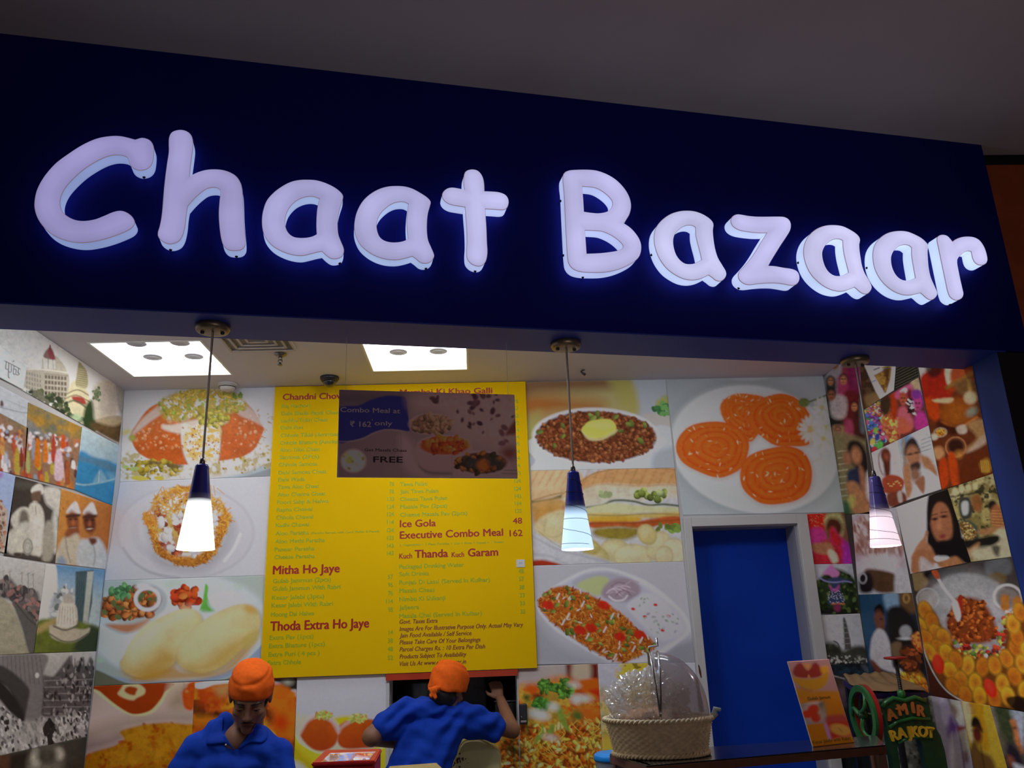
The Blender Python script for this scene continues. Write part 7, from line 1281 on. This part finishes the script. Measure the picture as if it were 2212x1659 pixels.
bm = bmesh.new(); tube(bm, [bl(RXB*0.99, -0.02, 0.006), bl(RXB*1.04, -0.02, 0.014), bl(RXB*1.05, -0.02, 0.030), bl(RXB*1.14, -0.03, 0.027)], [0.011, 0.012, 0.009, 0.006], 10); obj('hinge_clip', bm, mat('clear_hinge_plastic', 'a9b0ac', 0.3, noise=0.05), t, True)
# crisp puris in a clear bag
b = Blob(); R = random.Random(7)
for k in range(30):
    a_, q_ = R.uniform(0, 2*math.pi), math.sqrt(R.random()); x, y = -0.15*RXB+0.50*RXB*q_*math.cos(a_), 0.42*RYB*q_*math.sin(a_)
    b.ell(np.array(bl(x, y, R.uniform(-0.010, 0.010)+0.028*(1-q_))), (R.uniform(0.024, 0.036), R.uniform(0.022, 0.030), R.uniform(0.010, 0.016)), RZ_(R.uniform(0, 180)) @ RX_(R.uniform(-25, 25)))
o = b.build('puris', mat('fried_puri', (0.70, 0.33, 0.15), 0.6, noise=0.2, nscale=30, bump=0.2), None, 0.006, 2); tag(o, 'heap of orange fried puris inside the bag in the basket', 'fried bread')
b = Blob(); b.ell(np.array(bl(-0.15*RXB, 0, 0.008)), (RXB*0.78, RYB*0.74, 0.062), RZ_(math.degrees(BR)))
for x, y, z, rx, ry, rz in ((-0.62, 0, 0.060, 0.060, 0.070, 0.066), (-0.36, 0, 0.090, 0.075, 0.085, 0.070), (-0.06, 0, 0.098, 0.070, 0.085, 0.066), (0.26, 0, 0.070, 0.064, 0.075, 0.052)): b.ell(np.array(bl(x*RXB, y*RYB, z)), (rx, ry, rz))
def crumple(V):
    f1, f2 = fbm(V[:, 0]*34+V[:, 2]*18, V[:, 2]*40-V[:, 1]*26, 3, 4), fbm(V[:, 0]*80, V[:, 2]*80+V[:, 1]*60, 9, 3); w = np.clip((V[:, 2]-ZS-HB)/0.03, 0, 1)
    return w*(0.042*np.abs(f1-0.5)*2-0.012+0.014*np.abs(f2-0.5)*2)
o = b.build('plastic_bag', clear('crinkled_clear_film', 'e6e2de', 'f6f2ec', 0.40, 0.08), None, 0.0055, 1, crumple)
o.data.polygons.foreach_set('use_smooth', [False]*len(o.data.polygons))
tag(o, 'crinkled clear plastic bag filling the left half of the basket', 'plastic bag')

# leaflet card standing on the shelf
c0, c1 = zp(1756, 1614.5), zp(1845, 1604); c1 = c0+(c1-c0)
t0 = np.array(onY(1701, 1429, c0[1]+0.10)); t1 = np.array(onY(1790, 1423, c1[1]+0.10)); cu = c1-c0; cw = t0-c0; cn = np.cross(cu, cw); cn /= np.linalg.norm(cn)
if cn@(EYE-c0) < 0: cn = -cn
c1 = c1-cn*((c1-c0)@cn); t1 = t1-cn*((t1-c0)@cn)
t = thing('table_card', 'tall orange and pink leaflet card leaning on the counter shelf before the blue door', 'leaflet card', (c0+c1)/2)
bm = bmesh.new(); hexa(bm, [c0, c1, c1-cn*0.003, c0-cn*0.003, t0, t1, t1-cn*0.003, t0-cn*0.003]); bmesh.ops.recalc_face_normals(bm, faces=bm.faces[:]); obj('card', bm, mat('card_stock', 'b9b0a4', 0.6, noise=0.04), t)
bm = bmesh.new(); m0, m1 = (t0+t1)/2-cn*0.004, (c0+c1)/2+np.array((0.03, 0.13, 0)); q = cu/np.linalg.norm(cu)*0.02; m0 = m0*0.75+((c0+c1)/2)*0.25; m0 -= cn*0.002
hexa(bm, [m1-q, m1+q, m1+q+UZ*0.002+np.array((0, .003, 0)), m1-q+UZ*0.002+np.array((0, .003, 0)), m0-q, m0+q, m0+q-cn*0.002, m0-q-cn*0.002]); bmesh.ops.recalc_face_normals(bm, faces=bm.faces[:]); obj('easel_strut', bm, mat('grey_strut_card', '8a8680', 0.7, noise=0.04), t)
a = Art((lambda x, y: onP(x, y, c0, cn), cn), '1701,1429 1790,1423.5 1845,1604.5 1756,1614', white=135, off=0.0008, thick=0.0006).fill('7c4a04').crop(*J_)
a.grad(100, 50, 700, 500, '7a5a54', '6c5048'); a.q('130,490 200,470 760,520 1010,1280 360,1350', '7f4c04', 3)
a.p('20,60 600,30 750,500 600,510 160,500', '74564f', 10, .6); a.p('90,240 110,150 180,80 240,110 310,190 380,100 440,80 500,150 540,230 480,290 320,310 160,300', '5c1a0c', 6); a.p('250,110 330,100 360,130 310,180', '8c6212', 8, .8); a.p('500,150 600,130 620,220 540,260', '8c6410', 8)
a.p('75,290 150,310 320,325 480,300 620,220 600,360 540,440 420,495 260,460 140,390', '7f5a0a', 5); a.p('190,440 300,480 380,500 300,545 240,520', '5a2c14', 8, .7); a.l('315,310 325,265 340,305', 8, 'a07a3c', .8, 3); a.p('110,480 220,460 400,510 760,500 770,560 170,590', '7f5404', 8, .8)
a.q('170,690 530,650 620,970 270,1010', '6c5c54', 4); a.e(400, 830, 160, 120, '7a6a5c', 15, 5); a.e(400, 670, 110, 30, '857566', -8, 4); [a.e(x, y, rx, ry, '82220c', 15, 5) for x, y, rx, ry in ((300, 850, 75, 60), (390, 790, 85, 80), (430, 900, 75, 70), (420, 760, 60, 50))]; a.e(530, 790, 40, 70, '5c5638', 15, 16, .8); a.e(515, 700, 26, 44, '2c2c1c', 10, 10, .8)
a.q('545,1000 600,900 870,860 1000,1170 620,1210', '7a4a44', 5); a.p('600,880 850,860 930,1000 620,980', '70261c', 8, .9); a.p('590,980 700,960 900,970 960,1150 780,1190 650,1200', '7a1f0c', 6); a.e(800, 1080, 165, 84, '8a6428', 14, 5); a.l('770,1060 800,1080 820,1110', 10, '4c2c10', .6, 4); a.p('560,1010 600,1000 660,1200 620,1210', '7c6080', 5, .7)
a.q('160,600 560,560 700,545 770,545 790,620 560,650 180,690', '82500a', 6, .9); a.done('printed_face', '', '', m=print_mat('gloss_card_print', 0.4, 0.3), parent=t)
CU_ = cu/np.linalg.norm(cu); CV_ = cw-CU_*(cw@CU_); CV_ /= np.linalg.norm(CV_)
for x0, x1, y, tx in ((310, 650, 640, 'Gulab Jamun'), (390, 960, 1292, 'Kesar Jalebi with Rabri')):
    L = Lettering(CU_, CV_, cn); g = lambda x, yy: np.array(onP(1700+x/6.9125, 1420+yy/6.9125, c0, cn)); p0, p1 = g(x0, y), g(x1, y-(x1-x0)*0.06); L.add(tx, p0+cn*0.0009, np.linalg.norm(p1-p0), 0.011, 0.02); L.done('card_lettering', mat('olive_card_ink', (0.16, 0.10, 0.008), 0.5, noise=0.02), t)

# hand-cranked ice machine
YM = 3.95
pm = lambda x, y: np.array(onY(1700+x/6.9125, 1420+y/6.9125, YM))       # crop J pixels -> the machine's front plane
M_green = mat('green_enamel', (0.012, 0.125, 0.022), 0.32, noise=0.2, nscale=20, coat=0.3); M_dkgreen = mat('dark_green_enamel', (0.008, 0.05, 0.012), 0.4, noise=0.25, nscale=20); M_rim = mat('red_enamel', (0.30, 0.012, 0.008), 0.35, noise=0.15, nscale=25)
M_yel = mat('yellow_enamel_lettering', (0.60, 0.38, 0.015), 0.5, noise=0.1, nscale=40); M_ora = mat('orange_enamel_lettering', (0.42, 0.13, 0.02), 0.5, noise=0.1, nscale=40); M_iron = mat('oily_black_iron', (0.012, 0.012, 0.012), 0.35, noise=0.2, nscale=50)
cM = pm(1840, 1000); t = thing('ice_machine', 'green hand-cranked ice shaving machine with raised yellow lettering and a red-rimmed wheel', 'ice machine', (cM[0], YM, 0.9))
kx = np.linalg.norm(pm(1900, 1000)-pm(1800, 1000))/100
bm = bmesh.new(); ax, az = cM[0], pm(1840, 1240)[2]                     # arched frame plate
ro, ri, zc_ = 2.62e2*1.0*kx*1.15, 2.0e2*kx, az-150*kx
def arch(R0, R1, z0, sx, th, n=28):
    V = []; F = []
    for i in range(n+1):
        a = math.pi*i/n
        for R_, y in ((R0, YM), (R1, YM), (R1, YM+th), (R0, YM+th)): V.append((ax-R_*sx*math.cos(a), y, z0+R_*math.sin(a)))
    for i in range(n):
        for k in range(4): F.append((4*i+k, 4*i+(k+1) % 4, 4*i+4+(k+1) % 4, 4*i+4+k))
    F += [(3, 2, 1, 0), (4*n, 4*n+1, 4*n+2, 4*n+3)]; return V, F
zt_ = pm(1700, 650)[2]; zb_ = 0.905; Wm = 330*kx
prof = [(-1.06, zb_), (-1.06, pm(0, 1100)[2]), (-1.12, pm(0, 960)[2]), (-1.16, pm(0, 820)[2]), (-1.02, pm(0, 735)[2]), (-0.6, pm(0, 668)[2]), (-0.1, zt_+0.004), (0.4, pm(0, 668)[2]), (0.86, pm(0, 735)[2]), (1.02, pm(0, 840)[2]), (0.98, pm(0, 1000)[2]), (1.10, pm(0, 1130)[2]), (1.28, pm(0, 1270)[2]), (1.36, pm(0, 1500)[2]), (1.36, zb_), (0.42, zb_), (0.40, pm(0, 1420)[2]), (0.34, pm(0, 1325)[2]), (0.1, pm(0, 1285)[2]), (-0.3, pm(0, 1300)[2]), (-0.6, pm(0, 1345)[2]), (-0.74, pm(0, 1420)[2]), (-0.76, zb_)]
prof = [(ax+u*Wm, z) for u, z in prof]
bm = bmesh.new(); f0 = [bm.verts.new((x, YM, z)) for x, z in prof]; f1 = [bm.verts.new((x, YM+0.045, z)) for x, z in prof]; bm.faces.new(f0); bm.faces.new(f1[::-1])
for i in range(len(prof)): bm.faces.new((f0[i], f1[i], f1[(i+1) % len(prof)], f0[(i+1) % len(prof)]))
bmesh.ops.recalc_face_normals(bm, faces=bm.faces[:]); bmesh.ops.triangulate(bm, faces=[f for f in bm.faces if len(f.verts) > 4]); obj('arched_frame', bm, M_dkgreen, t)
bm = bmesh.new()                           # raised mouldings
tube(bm, [(ax+u*Wm, YM-0.004, z) for u, z in ((-1.14, pm(0, 800)[2]), (-1.0, pm(0, 740)[2]), (-0.6, pm(0, 672)[2]), (-0.1, zt_), (0.4, pm(0, 672)[2]), (0.86, pm(0, 742)[2]))], 0.010, 10)
tube(bm, [(ax+u*Wm, YM-0.004, z) for u, z in ((-0.98, pm(0, 1110)[2]), (-0.6, pm(0, 1035)[2]), (0.1, pm(0, 985)[2]), (0.9, pm(0, 1010)[2]))], 0.008, 10)
tube(bm, [(ax+u*Wm, YM-0.004, z) for u, z in ((-0.70, pm(0, 1350)[2]), (-0.3, pm(0, 1292)[2]), (0.2, pm(0, 1270)[2]), (0.9, pm(0, 1296)[2]))], 0.007, 10)
obj('moulding', bm, M_green, t, True)
LXV = np.array([1.0, 0, 0]); LNV = np.array([0, -1.0, 0])
def mach_text(items, m, cap):
    for ch, x, y, rot in items:
        r = math.radians(rot); L = Lettering(np.array([math.cos(r), 0, math.sin(r)]), np.array([-math.sin(r), 0, math.cos(r)]), LNV); p = pm(x, y); p[1] = YM; L.add(ch, p, None, cap, 0.05, 0, 'c'); 
        P_, F_ = L.P[0]; raw('raised_letter', P_+LNV*0.014, F_, m, t).modifiers.new('s', 'SOLIDIFY').thickness = 0.012
mach_text([('A', 1570, 925, 14), ('M', 1728, 855, 6), ('I', 1878, 825, 0), ('R', 1985, 875, -10)], M_ora, 150*kx)
mach_text([('R', 1610, 1235, 12), ('A', 1718, 1200, 8), ('J', 1818, 1185, 4), ('K', 1908, 1180, 0), ('O', 2020, 1180, -4), ('T', 2130, 1190, -8)], M_yel, 140*kx)
mach_text([('-', 1640, 800, 10)], M_ora, 100*kx)
for k, x in enumerate((1540, 1650, 1790, 1920, 2040)):
    p = pm(x, 960-12*(2-abs(k-2))); bm = bmesh.new(); v = []
    for i in range(10): a = math.pi/2+math.pi*i/5; r_ = (0.017 if i % 2 == 0 else 0.0075); v.append(bm.verts.new((p[0]+r_*math.cos(a), YM-0.003, p[2]+r_*math.sin(a))))
    bm.faces.new(v); g_ = bmesh.ops.extrude_face_region(bm, geom=bm.faces[:]); bmesh.ops.translate(bm, vec=(0, 0.002, 0), verts=[q for q in g_['geom'] if isinstance(q, bmesh.types.BMVert)]); bmesh.ops.recalc_face_normals(bm, faces=bm.faces[:]); obj('star', bm, M_iron, t)
sx, sy = pm(1615, 0)[0]+0.012, YM+0.022    # press screw
z0s, z1s = pm(1640, 640)[2], pm(1560, 20)[2]; bm = bmesh.new(); pr = []; n = 46
for k in range(n+1): pr.append((0.0098 if k % 2 else 0.0074, z0s+(z1s-z0s)*k/n))
lathe(bm, pr, 16, (sx, sy, 0)); obj('press_screw', bm, M_iron, t)
bm = bmesh.new(); lathe(bm, [(0.018, pm(0, 670)[2]-0.01), (0.018, pm(0, 590)[2]), (0.012, pm(0, 560)[2])], 20, (sx, sy, 0)); obj('screw_collar', bm, M_green, t, True)
bm = bmesh.new(); zt2 = z1s; lathe(bm, [(0.012, zt2-0.008), (0.050, zt2-0.003), (0.054, zt2+0.002), (0.050, zt2+0.007), (0.014, zt2+0.009)], 28, (sx, sy, 0)); obj('top_hand_wheel', bm, M_rim, t, True)
wc = pm(1170, 872)+np.array((0.0, 0.02, 0)); RW = 0.132                # crank wheel, facing left
def ringx(r0, r1, x0, x1, m, nm, seg=56):
    bm = bmesh.new(); c = []
    for k in range(seg):
        a = 2*math.pi*k/seg; c.append([bm.verts.new((wc[0]+x, wc[1]+r*math.cos(a), wc[2]+r*math.sin(a))) for r, x in ((r0, x0), (r1, x0), (r1, x1), (r0, x1))])
    for k in range(seg):
        for j in range(4): bm.faces.new((c[k][j], c[k][(j+1) % 4], c[(k+1) % seg][(j+1) % 4], c[(k+1) % seg][j]))
    bmesh.ops.recalc_face_normals(bm, faces=bm.faces[:]); return obj(nm, bm, m, t, False)
ringx(RW*0.78, RW, -0.008, 0.006, M_green, 'wheel_face'); ringx(RW*0.80, RW*1.012, 0.007, 0.026, M_rim, 'wheel_rim')
for k in range(3):
    a0 = 2.0+2*math.pi*k/3; bm = bmesh.new(); tube(bm, [(wc[0]-0.004-0.010*math.sin(u*math.pi), wc[1]+u*RW*0.80*math.cos(a0+0.55*math.sin(u*math.pi)), wc[2]+u*RW*0.80*math.sin(a0+0.55*math.sin(u*math.pi))) for u in np.linspace(0.12, 1, 10)], [0.011-0.004*u for u in np.linspace(0, 1, 10)], 8); obj('wheel_spoke', bm, M_green, t, True)
bm = bmesh.new(); tube(bm, [(wc[0]-0.020, wc[1], wc[2]), (ax+0.1, wc[1], wc[2])], 0.012, 12); tube(bm, [(wc[0]-0.016, wc[1], wc[2]), (wc[0]+0.012, wc[1], wc[2])], 0.022, 16); obj('wheel_axle', bm, M_dkgreen, t, True)
hb = pm(1340, 1215); bm = bmesh.new(); hz_ = wc[2]-RW*0.86; tube(bm, [(wc[0]-0.008, wc[1]-0.035, hz_), (wc[0]-0.03, wc[1]-0.035, hz_), (wc[0]-0.075, wc[1]-0.035, hz_), (wc[0]-0.118, wc[1]-0.035, hz_)], [0.008, 0.0125, 0.014, 0.011], 14); obj('crank_handle', bm, mat('reddish_wood_grip', (0.20, 0.055, 0.02), 0.45, noise=0.25, nscale=40), t, True)
t2 = thing('machine_stand', 'low steel table carrying the green ice machine', 'table', (ax, YM+0.05, 0))
boxo('table_top', ax-0.34, min(ax+0.30, RX-0.01), YM-0.20, YM+0.06, 0.86, 0.904, mat('dull_steel_sheet', '6a6a6c', 0.4, metal=0.8, noise=0.1, nscale=12), t2)
for qx in (ax-0.32, min(ax+0.27, RX-0.03)):
    for qy in (YM-0.18, YM+0.04): boxo('leg', qx-0.012, qx+0.012, qy-0.012, qy+0.012, 0, 0.86, M_steel, t2)

# brown paper sheet on a sloped stand behind the machine
q = [np.array(onZ(1858, 1497, 1.275)), np.array(onZ(2006, 1495, 1.275))]; y0 = max(YM+0.07, min(q[0][1], q[1][1])); 
k0, k1 = np.array(onY(1860, 1498, y0)), np.array(onY(2004, 1494, y0)); k2, k3 = np.array(onY(1925, 1459, y0+0.42)), np.array(onY(1822, 1467, y0+0.42)); k2[0] = min(k2[0], RX-0.03); k1[0] = min(k1[0], RX-0.03)
t = thing('paper_stand', 'dark sloped stand with a navy front edge behind the ice machine', 'stand', ((k0+k1)/2)*np.array((1, 1, 0)))
bm = bmesh.new(); dn = np.array((0, 0.004, -0.012)); hexa(bm, [p+dn*2.2 for p in (k0, k1, k2, k3)]+[p+dn*0.25 for p in (k0, k1, k2, k3)]); bmesh.ops.recalc_face_normals(bm, faces=bm.faces[:]); obj('sloped_board', bm, mat('navy_board_edge', (0.02, 0.012, 0.07), 0.4, noise=0.1), t)
for p in (k0, k1, k2, k3): cc = (k0+k1+k2+k3)/4; p = p+(cc-p)*0.10; boxo('leg', p[0]-0.012, p[0]+0.012, p[1]-0.012, p[1]+0.012, 0, p[2]-0.035, M_iron, t)
V = []; F = []; nu, nv = 40, 16; R = random.Random(2)
for j in range(nv+1):
    for i in range(nu+1):
        u, v = i/nu, j/nv; p = k0*(1-u)*(1-v)+k1*u*(1-v)+k2*u*v+k3*(1-u)*v
        V.append(p+np.array((0.006*math.sin(v*9), 0.010*math.sin(u*17)*(v > 0.9), 0.009+0.003*math.sin(u*11+v*7)+0.004*math.sin(u*31)*v+(0.012*max(0, v-0.85)/0.15))))
for j in range(nv):
    for i in range(nu): F.append((j*(nu+1)+i, j*(nu+1)+i+1, (j+1)*(nu+1)+i+1, (j+1)*(nu+1)+i))
o = raw('paper_sheet', V, F, mat('tan_kraft_paper', '8f7550', 0.8, noise=0.08, nscale=14, bump=0.1), None, True); o.modifiers.new('s', 'SOLIDIFY').thickness = 0.0012
tag(o, 'tan brown paper sheet lying on the stand behind the ice machine screw', 'paper sheet')

# red box with a photo label, on the front counter
ct = thing('service_counter', 'service counter below the picture, carrying the red box', 'counter', (-0.35, 2.95, 0))
cf = lambda s, d_, z: fpt(s, d_, z)
boxo('counter_body', -1.62, 0.30, 0.03, 0.40, 0.0, 0.91, mat('blue_counter_front', (0.02, 0.04, 0.22), 0.5, noise=0.06), ct, f=cf); boxo('worktop', -1.64, 0.32, 0.0, 0.43, 0.911, 0.95, M_granite, ct, f=cf)
zr = 1.185
r0, r1 = zp(675, 1647, zr), zp(809, 1642.5, zr); r2, r3 = zp(822.6, 1617.5, zr), zp(703.6, 1620, zr)
t = thing('red_box', 'red box with a food photo label on its sloped lid, between the two men', 'box', (sum((r0, r1, r2, r3))/4)*np.array((1, 1, 0))+UZ*0.951)
bm = bmesh.new(); hexa(bm, [np.array((p[0], p[1], 0.951)) for p in (r0, r1, r2, r3)]+[p-UZ*0.012 for p in (r0, r1, r2, r3)]); bmesh.ops.bevel(bm, geom=bm.edges[:], offset=0.006, segments=3, affect='EDGES'); bmesh.ops.recalc_face_normals(bm, faces=bm.faces[:])
M_redp = mat('red_plastic', (0.48, 0.012, 0.018), 0.38, noise=0.06, nscale=10); obj('box_body', bm, M_redp, t)
rc = (r0+r1+r2+r3)/4; E4 = [rc+(p-rc)*1.03 for p in (r0, r1, r2, r3)]; bm = bmesh.new(); hexa(bm, [p-UZ*0.014 for p in E4]+E4); bmesh.ops.bevel(bm, geom=bm.edges[:], offset=0.004, segments=2, affect='EDGES'); bmesh.ops.recalc_face_normals(bm, faces=bm.faces[:]); obj('box_lid', bm, M_redp, t)
X6 = lambda x, y: f'{660+x/4.706:.2f},{1420+y/4.706:.2f}'
a = Art((lambda x, y: onZ(x, y, zr), UZ), ' '.join(X6(*p) for p in ((248, 975), (715, 960), (648, 1040), (158, 1066))), white=150, off=0.0009, thick=0.0005, pitch=1.0).fill('6c6470').crop(660, 1420, 4.706)
al = np.ones(a.N); a.blend(al, 60, '7c4a2c', 3, .5, .15); a.blend(al, 46, '9aa0b4', 7, .58, .1, .9); a.p('400,970 500,965 440,1056 330,1058', '5c6c9c', 8, .8); a.e(590, 990, 80, 26, '8a3018', 0, 8, .9); a.e(270, 1015, 70, 30, '5a3c28', -20, 10, .8); a.l('250,975 715,960', 8, 'a49cac', .8, 2); a.blend(al, 24, 'a8843c', 12, .64, .1, .7); a.done('photo_label', '', '', parent=t)
# cream topped carton at the bottom edge
zr = 1.16; r0, r1, r2, r3 = zp(838, 1667, zr), zp(962, 1664, zr), zp(944, 1647.5, zr), zp(840, 1655, zr)
bm = bmesh.new(); P8 = (r0, r1, r2, r3); hexa(bm, [np.array((p[0], p[1], 0.951)) for p in P8]+list(P8)); bmesh.ops.bevel(bm, geom=bm.edges[:], offset=0.003, segments=2, affect='EDGES'); bmesh.ops.recalc_face_normals(bm, faces=bm.faces[:])
tag(obj('carton', bm, mat('tan_carton_board', 'a08a54', 0.7, noise=0.15, nscale=9)), 'tan cardboard carton at the bottom edge, right of the red box', 'carton')
# blue-lidded tub behind the counter's dark corner
tp = np.array(onY(1326, 1626, 3.52)); t = thing('tub', 'clear tub with a bright blue lid, left of the wicker basket', 'tub', (tp[0], 3.52, 0.95)); rt_ = 0.080
bm = bmesh.new(); lathe(bm, [(rt_*0.82, 0.951), (rt_*0.95, tp[2]-0.03), (rt_*0.95, tp[2]-0.024)], 40, (tp[0], 3.52, 0)); obj('tub_body', bm, mat('milky_tub_plastic', '8c9098', 0.35, noise=0.05), t, True)
bm = bmesh.new(); lathe(bm, [(rt_*1.0, tp[2]-0.026), (rt_*1.02, tp[2]-0.020), (rt_*1.0, tp[2]-0.006), (rt_*0.95, tp[2]-0.002), (rt_*0.9, tp[2]-0.004), (rt_*0.87, tp[2]+0.002), (rt_*0.5, tp[2]+0.003)], 44, (tp[0], 3.52, 0)); obj('tub_lid', bm, mat('bright_blue_lid', (0.0, 0.25, 0.72), 0.4, noise=0.04), t, True)
t = thing('work_table', 'steel work table behind the display counter, carrying the blue-lidded tub', 'table', (tp[0], 3.6, 0))
boxo('table_top', tp[0]-0.35, tp[0]+0.25, 3.40, 3.78, 0.91, 0.95, mat('dull_steel_sheet', '6a6a6c', 0.4), t)
for qx in (tp[0]-0.33, tp[0]+0.23):
    for qy in (3.42, 3.76): boxo('leg', qx-0.012, qx+0.012, qy-0.012, qy+0.012, 0, 0.91, M_steel, t)
# cream bin beside the leaning man, on the back counter
t = thing('back_counter', 'low steel counter along the back wall below the serving hatch', 'counter', (0.1, 4.72, 0))
boxo('counter_body', -0.05, 0.95, 4.60, BY-0.008, 0, 0.82, mat('dull_steel_sheet', '6a6a6c', 0.4), t); boxo('worktop', -0.07, 0.97, 4.57, BY-0.008, 0.821, 0.85, M_granite, t)
px_ = lambda x, y: np.array(onY(960+x/5.53, 1420+y/5.53, 4.64)); P_ = [px_(*p) for p in ((60, 1500), (92, 1330), (130, 1180), (175, 1050), (230, 985), (320, 962), (430, 966), (520, 1005), (600, 1062), (655, 1112), (676, 1150), (678, 1330), (678, 1500))]; P_ = [p for p in P_]; P_[0][2] = P_[-1][2] = 0.852
bm = bmesh.new(); f0 = [bm.verts.new((p[0], 4.60, p[2])) for p in P_]; f1 = [bm.verts.new((p[0], 4.78, p[2]-0.004)) for p in P_]; bm.faces.new(f0); bm.faces.new(f1[::-1])
for i in range(len(P_)): bm.faces.new((f0[i], f1[i], f1[(i+1) % len(P_)], f0[(i+1) % len(P_)]))
bmesh.ops.recalc_face_normals(bm, faces=bm.faces[:]); bmesh.ops.bevel(bm, geom=[e for e in bm.edges if len(e.link_faces) == 2 and e.calc_face_angle(0) > 0.8], offset=0.012, segments=3, affect='EDGES')
o = obj('food_bin', bm, mat('cream_bin_plastic', 'd2c88a', 0.5, noise=0.06, nscale=6), None, False); tag(o, 'cream plastic bin with rounded shoulders, right of the leaning man', 'bin')
bm = bmesh.new(); R = random.Random(5)
for k in range(22):
    x, y = R.gauss(150, 50), R.gauss(1215, 34); p = px_(x, y)
    if p[0] < px_(100, 1215)[0]: continue
    bmesh.ops.create_circle(bm, cap_ends=True, segments=7, radius=R.uniform(0.002, 0.007), matrix=Matrix.Translation((p[0], 4.5990, p[2])) @ Matrix.Rotation(math.pi/2, 4, 'X'))
q = obj('sauce_splash', bm, mat('brown_sauce', (0.12, 0.03, 0.01), 0.5, noise=0.2)); q.parent = o
# black wall box by the hatch
h = lambda x, y: np.array(onY(960+x/5.53, 1420+y/5.53, BY-0.05)); p0, p1 = h(892, 560), h(994, 800)
t = thing('wall_box', 'small black box on the wall at the right edge of the hatch', 'wall box', ((p0[0]+p1[0])/2, BY-0.006, p1[2]))
boxo('casing', p0[0], p1[0], BY-0.055, BY-0.006, p1[2], p0[2], M_bplastic, t, bev=0.004)
boxo('chrome_strip', p0[0]+0.006, p1[0]-0.006, BY-0.060, BY-0.0555, p1[2]+0.012, p1[2]+0.022, M_chrome, t)
bm = bmesh.new(); tube(bm, [(p0[0]+0.008, BY-0.058, p1[2]+0.045), (p0[0]+0.014, BY-0.062, p1[2]+0.034)], 0.003, 8); obj('switch_lever', bm, M_chrome, t, True)
# things in the dark kitchen behind the hatch
M_dsteel = mat('dim_kitchen_steel', (0.10, 0.11, 0.12), 0.3, metal=0.6, noise=0.2, nscale=15)
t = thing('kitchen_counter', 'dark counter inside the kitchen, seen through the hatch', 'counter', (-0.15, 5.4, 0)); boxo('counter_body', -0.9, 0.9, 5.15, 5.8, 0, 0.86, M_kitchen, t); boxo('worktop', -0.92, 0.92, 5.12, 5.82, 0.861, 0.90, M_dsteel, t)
p = np.array(onY(905, 1540, 5.35)); bm = bmesh.new(); lathe(bm, [(0.11, 0.901), (0.115, 0.93), (0.115, 1.32), (0.12, 1.33), (0.108, 1.335)], 36, (p[0], 5.35, 0)); bmesh.ops.recalc_face_normals(bm, faces=bm.faces[:]); tag(obj('cooking_pot', bm, M_dsteel, None, True), 'tall dark steel pot inside the hatch, left of the orange head cloth', 'pot')
p = np.array(onY(1022, 1530, 5.4)); tag(boxo('storage_bin', p[0]-0.085, p[0]+0.085, 5.3, 5.5, 0.901, 1.44, mat('dark_grey_bin', (0.035, 0.035, 0.038), 0.55, noise=0.1), None, bev=0.01), 'dark grey upright bin inside the hatch, right of the orange head cloth', 'bin')
p = np.array(onY(1098, 1540, 5.3)); t = thing('steel_container', 'steel container inside the hatch behind the raised forearm', 'container', (p[0], 5.3, 0.901)); boxo('container_body', p[0]-0.08, p[0]+0.075, 5.24, 5.40, 0.901, onY(1098, 1512, 5.24)[2]-0.012, M_dsteel, t, bev=0.006); boxo('container_lid', p[0]-0.084, p[0]+0.079, 5.236, 5.404, onY(1098, 1512, 5.24)[2]-0.011, onY(1098, 1512, 5.24)[2], mat('pale_steel_lid', '9aa4ac', 0.3, metal=0.5, noise=0.1), t, bev=0.003)
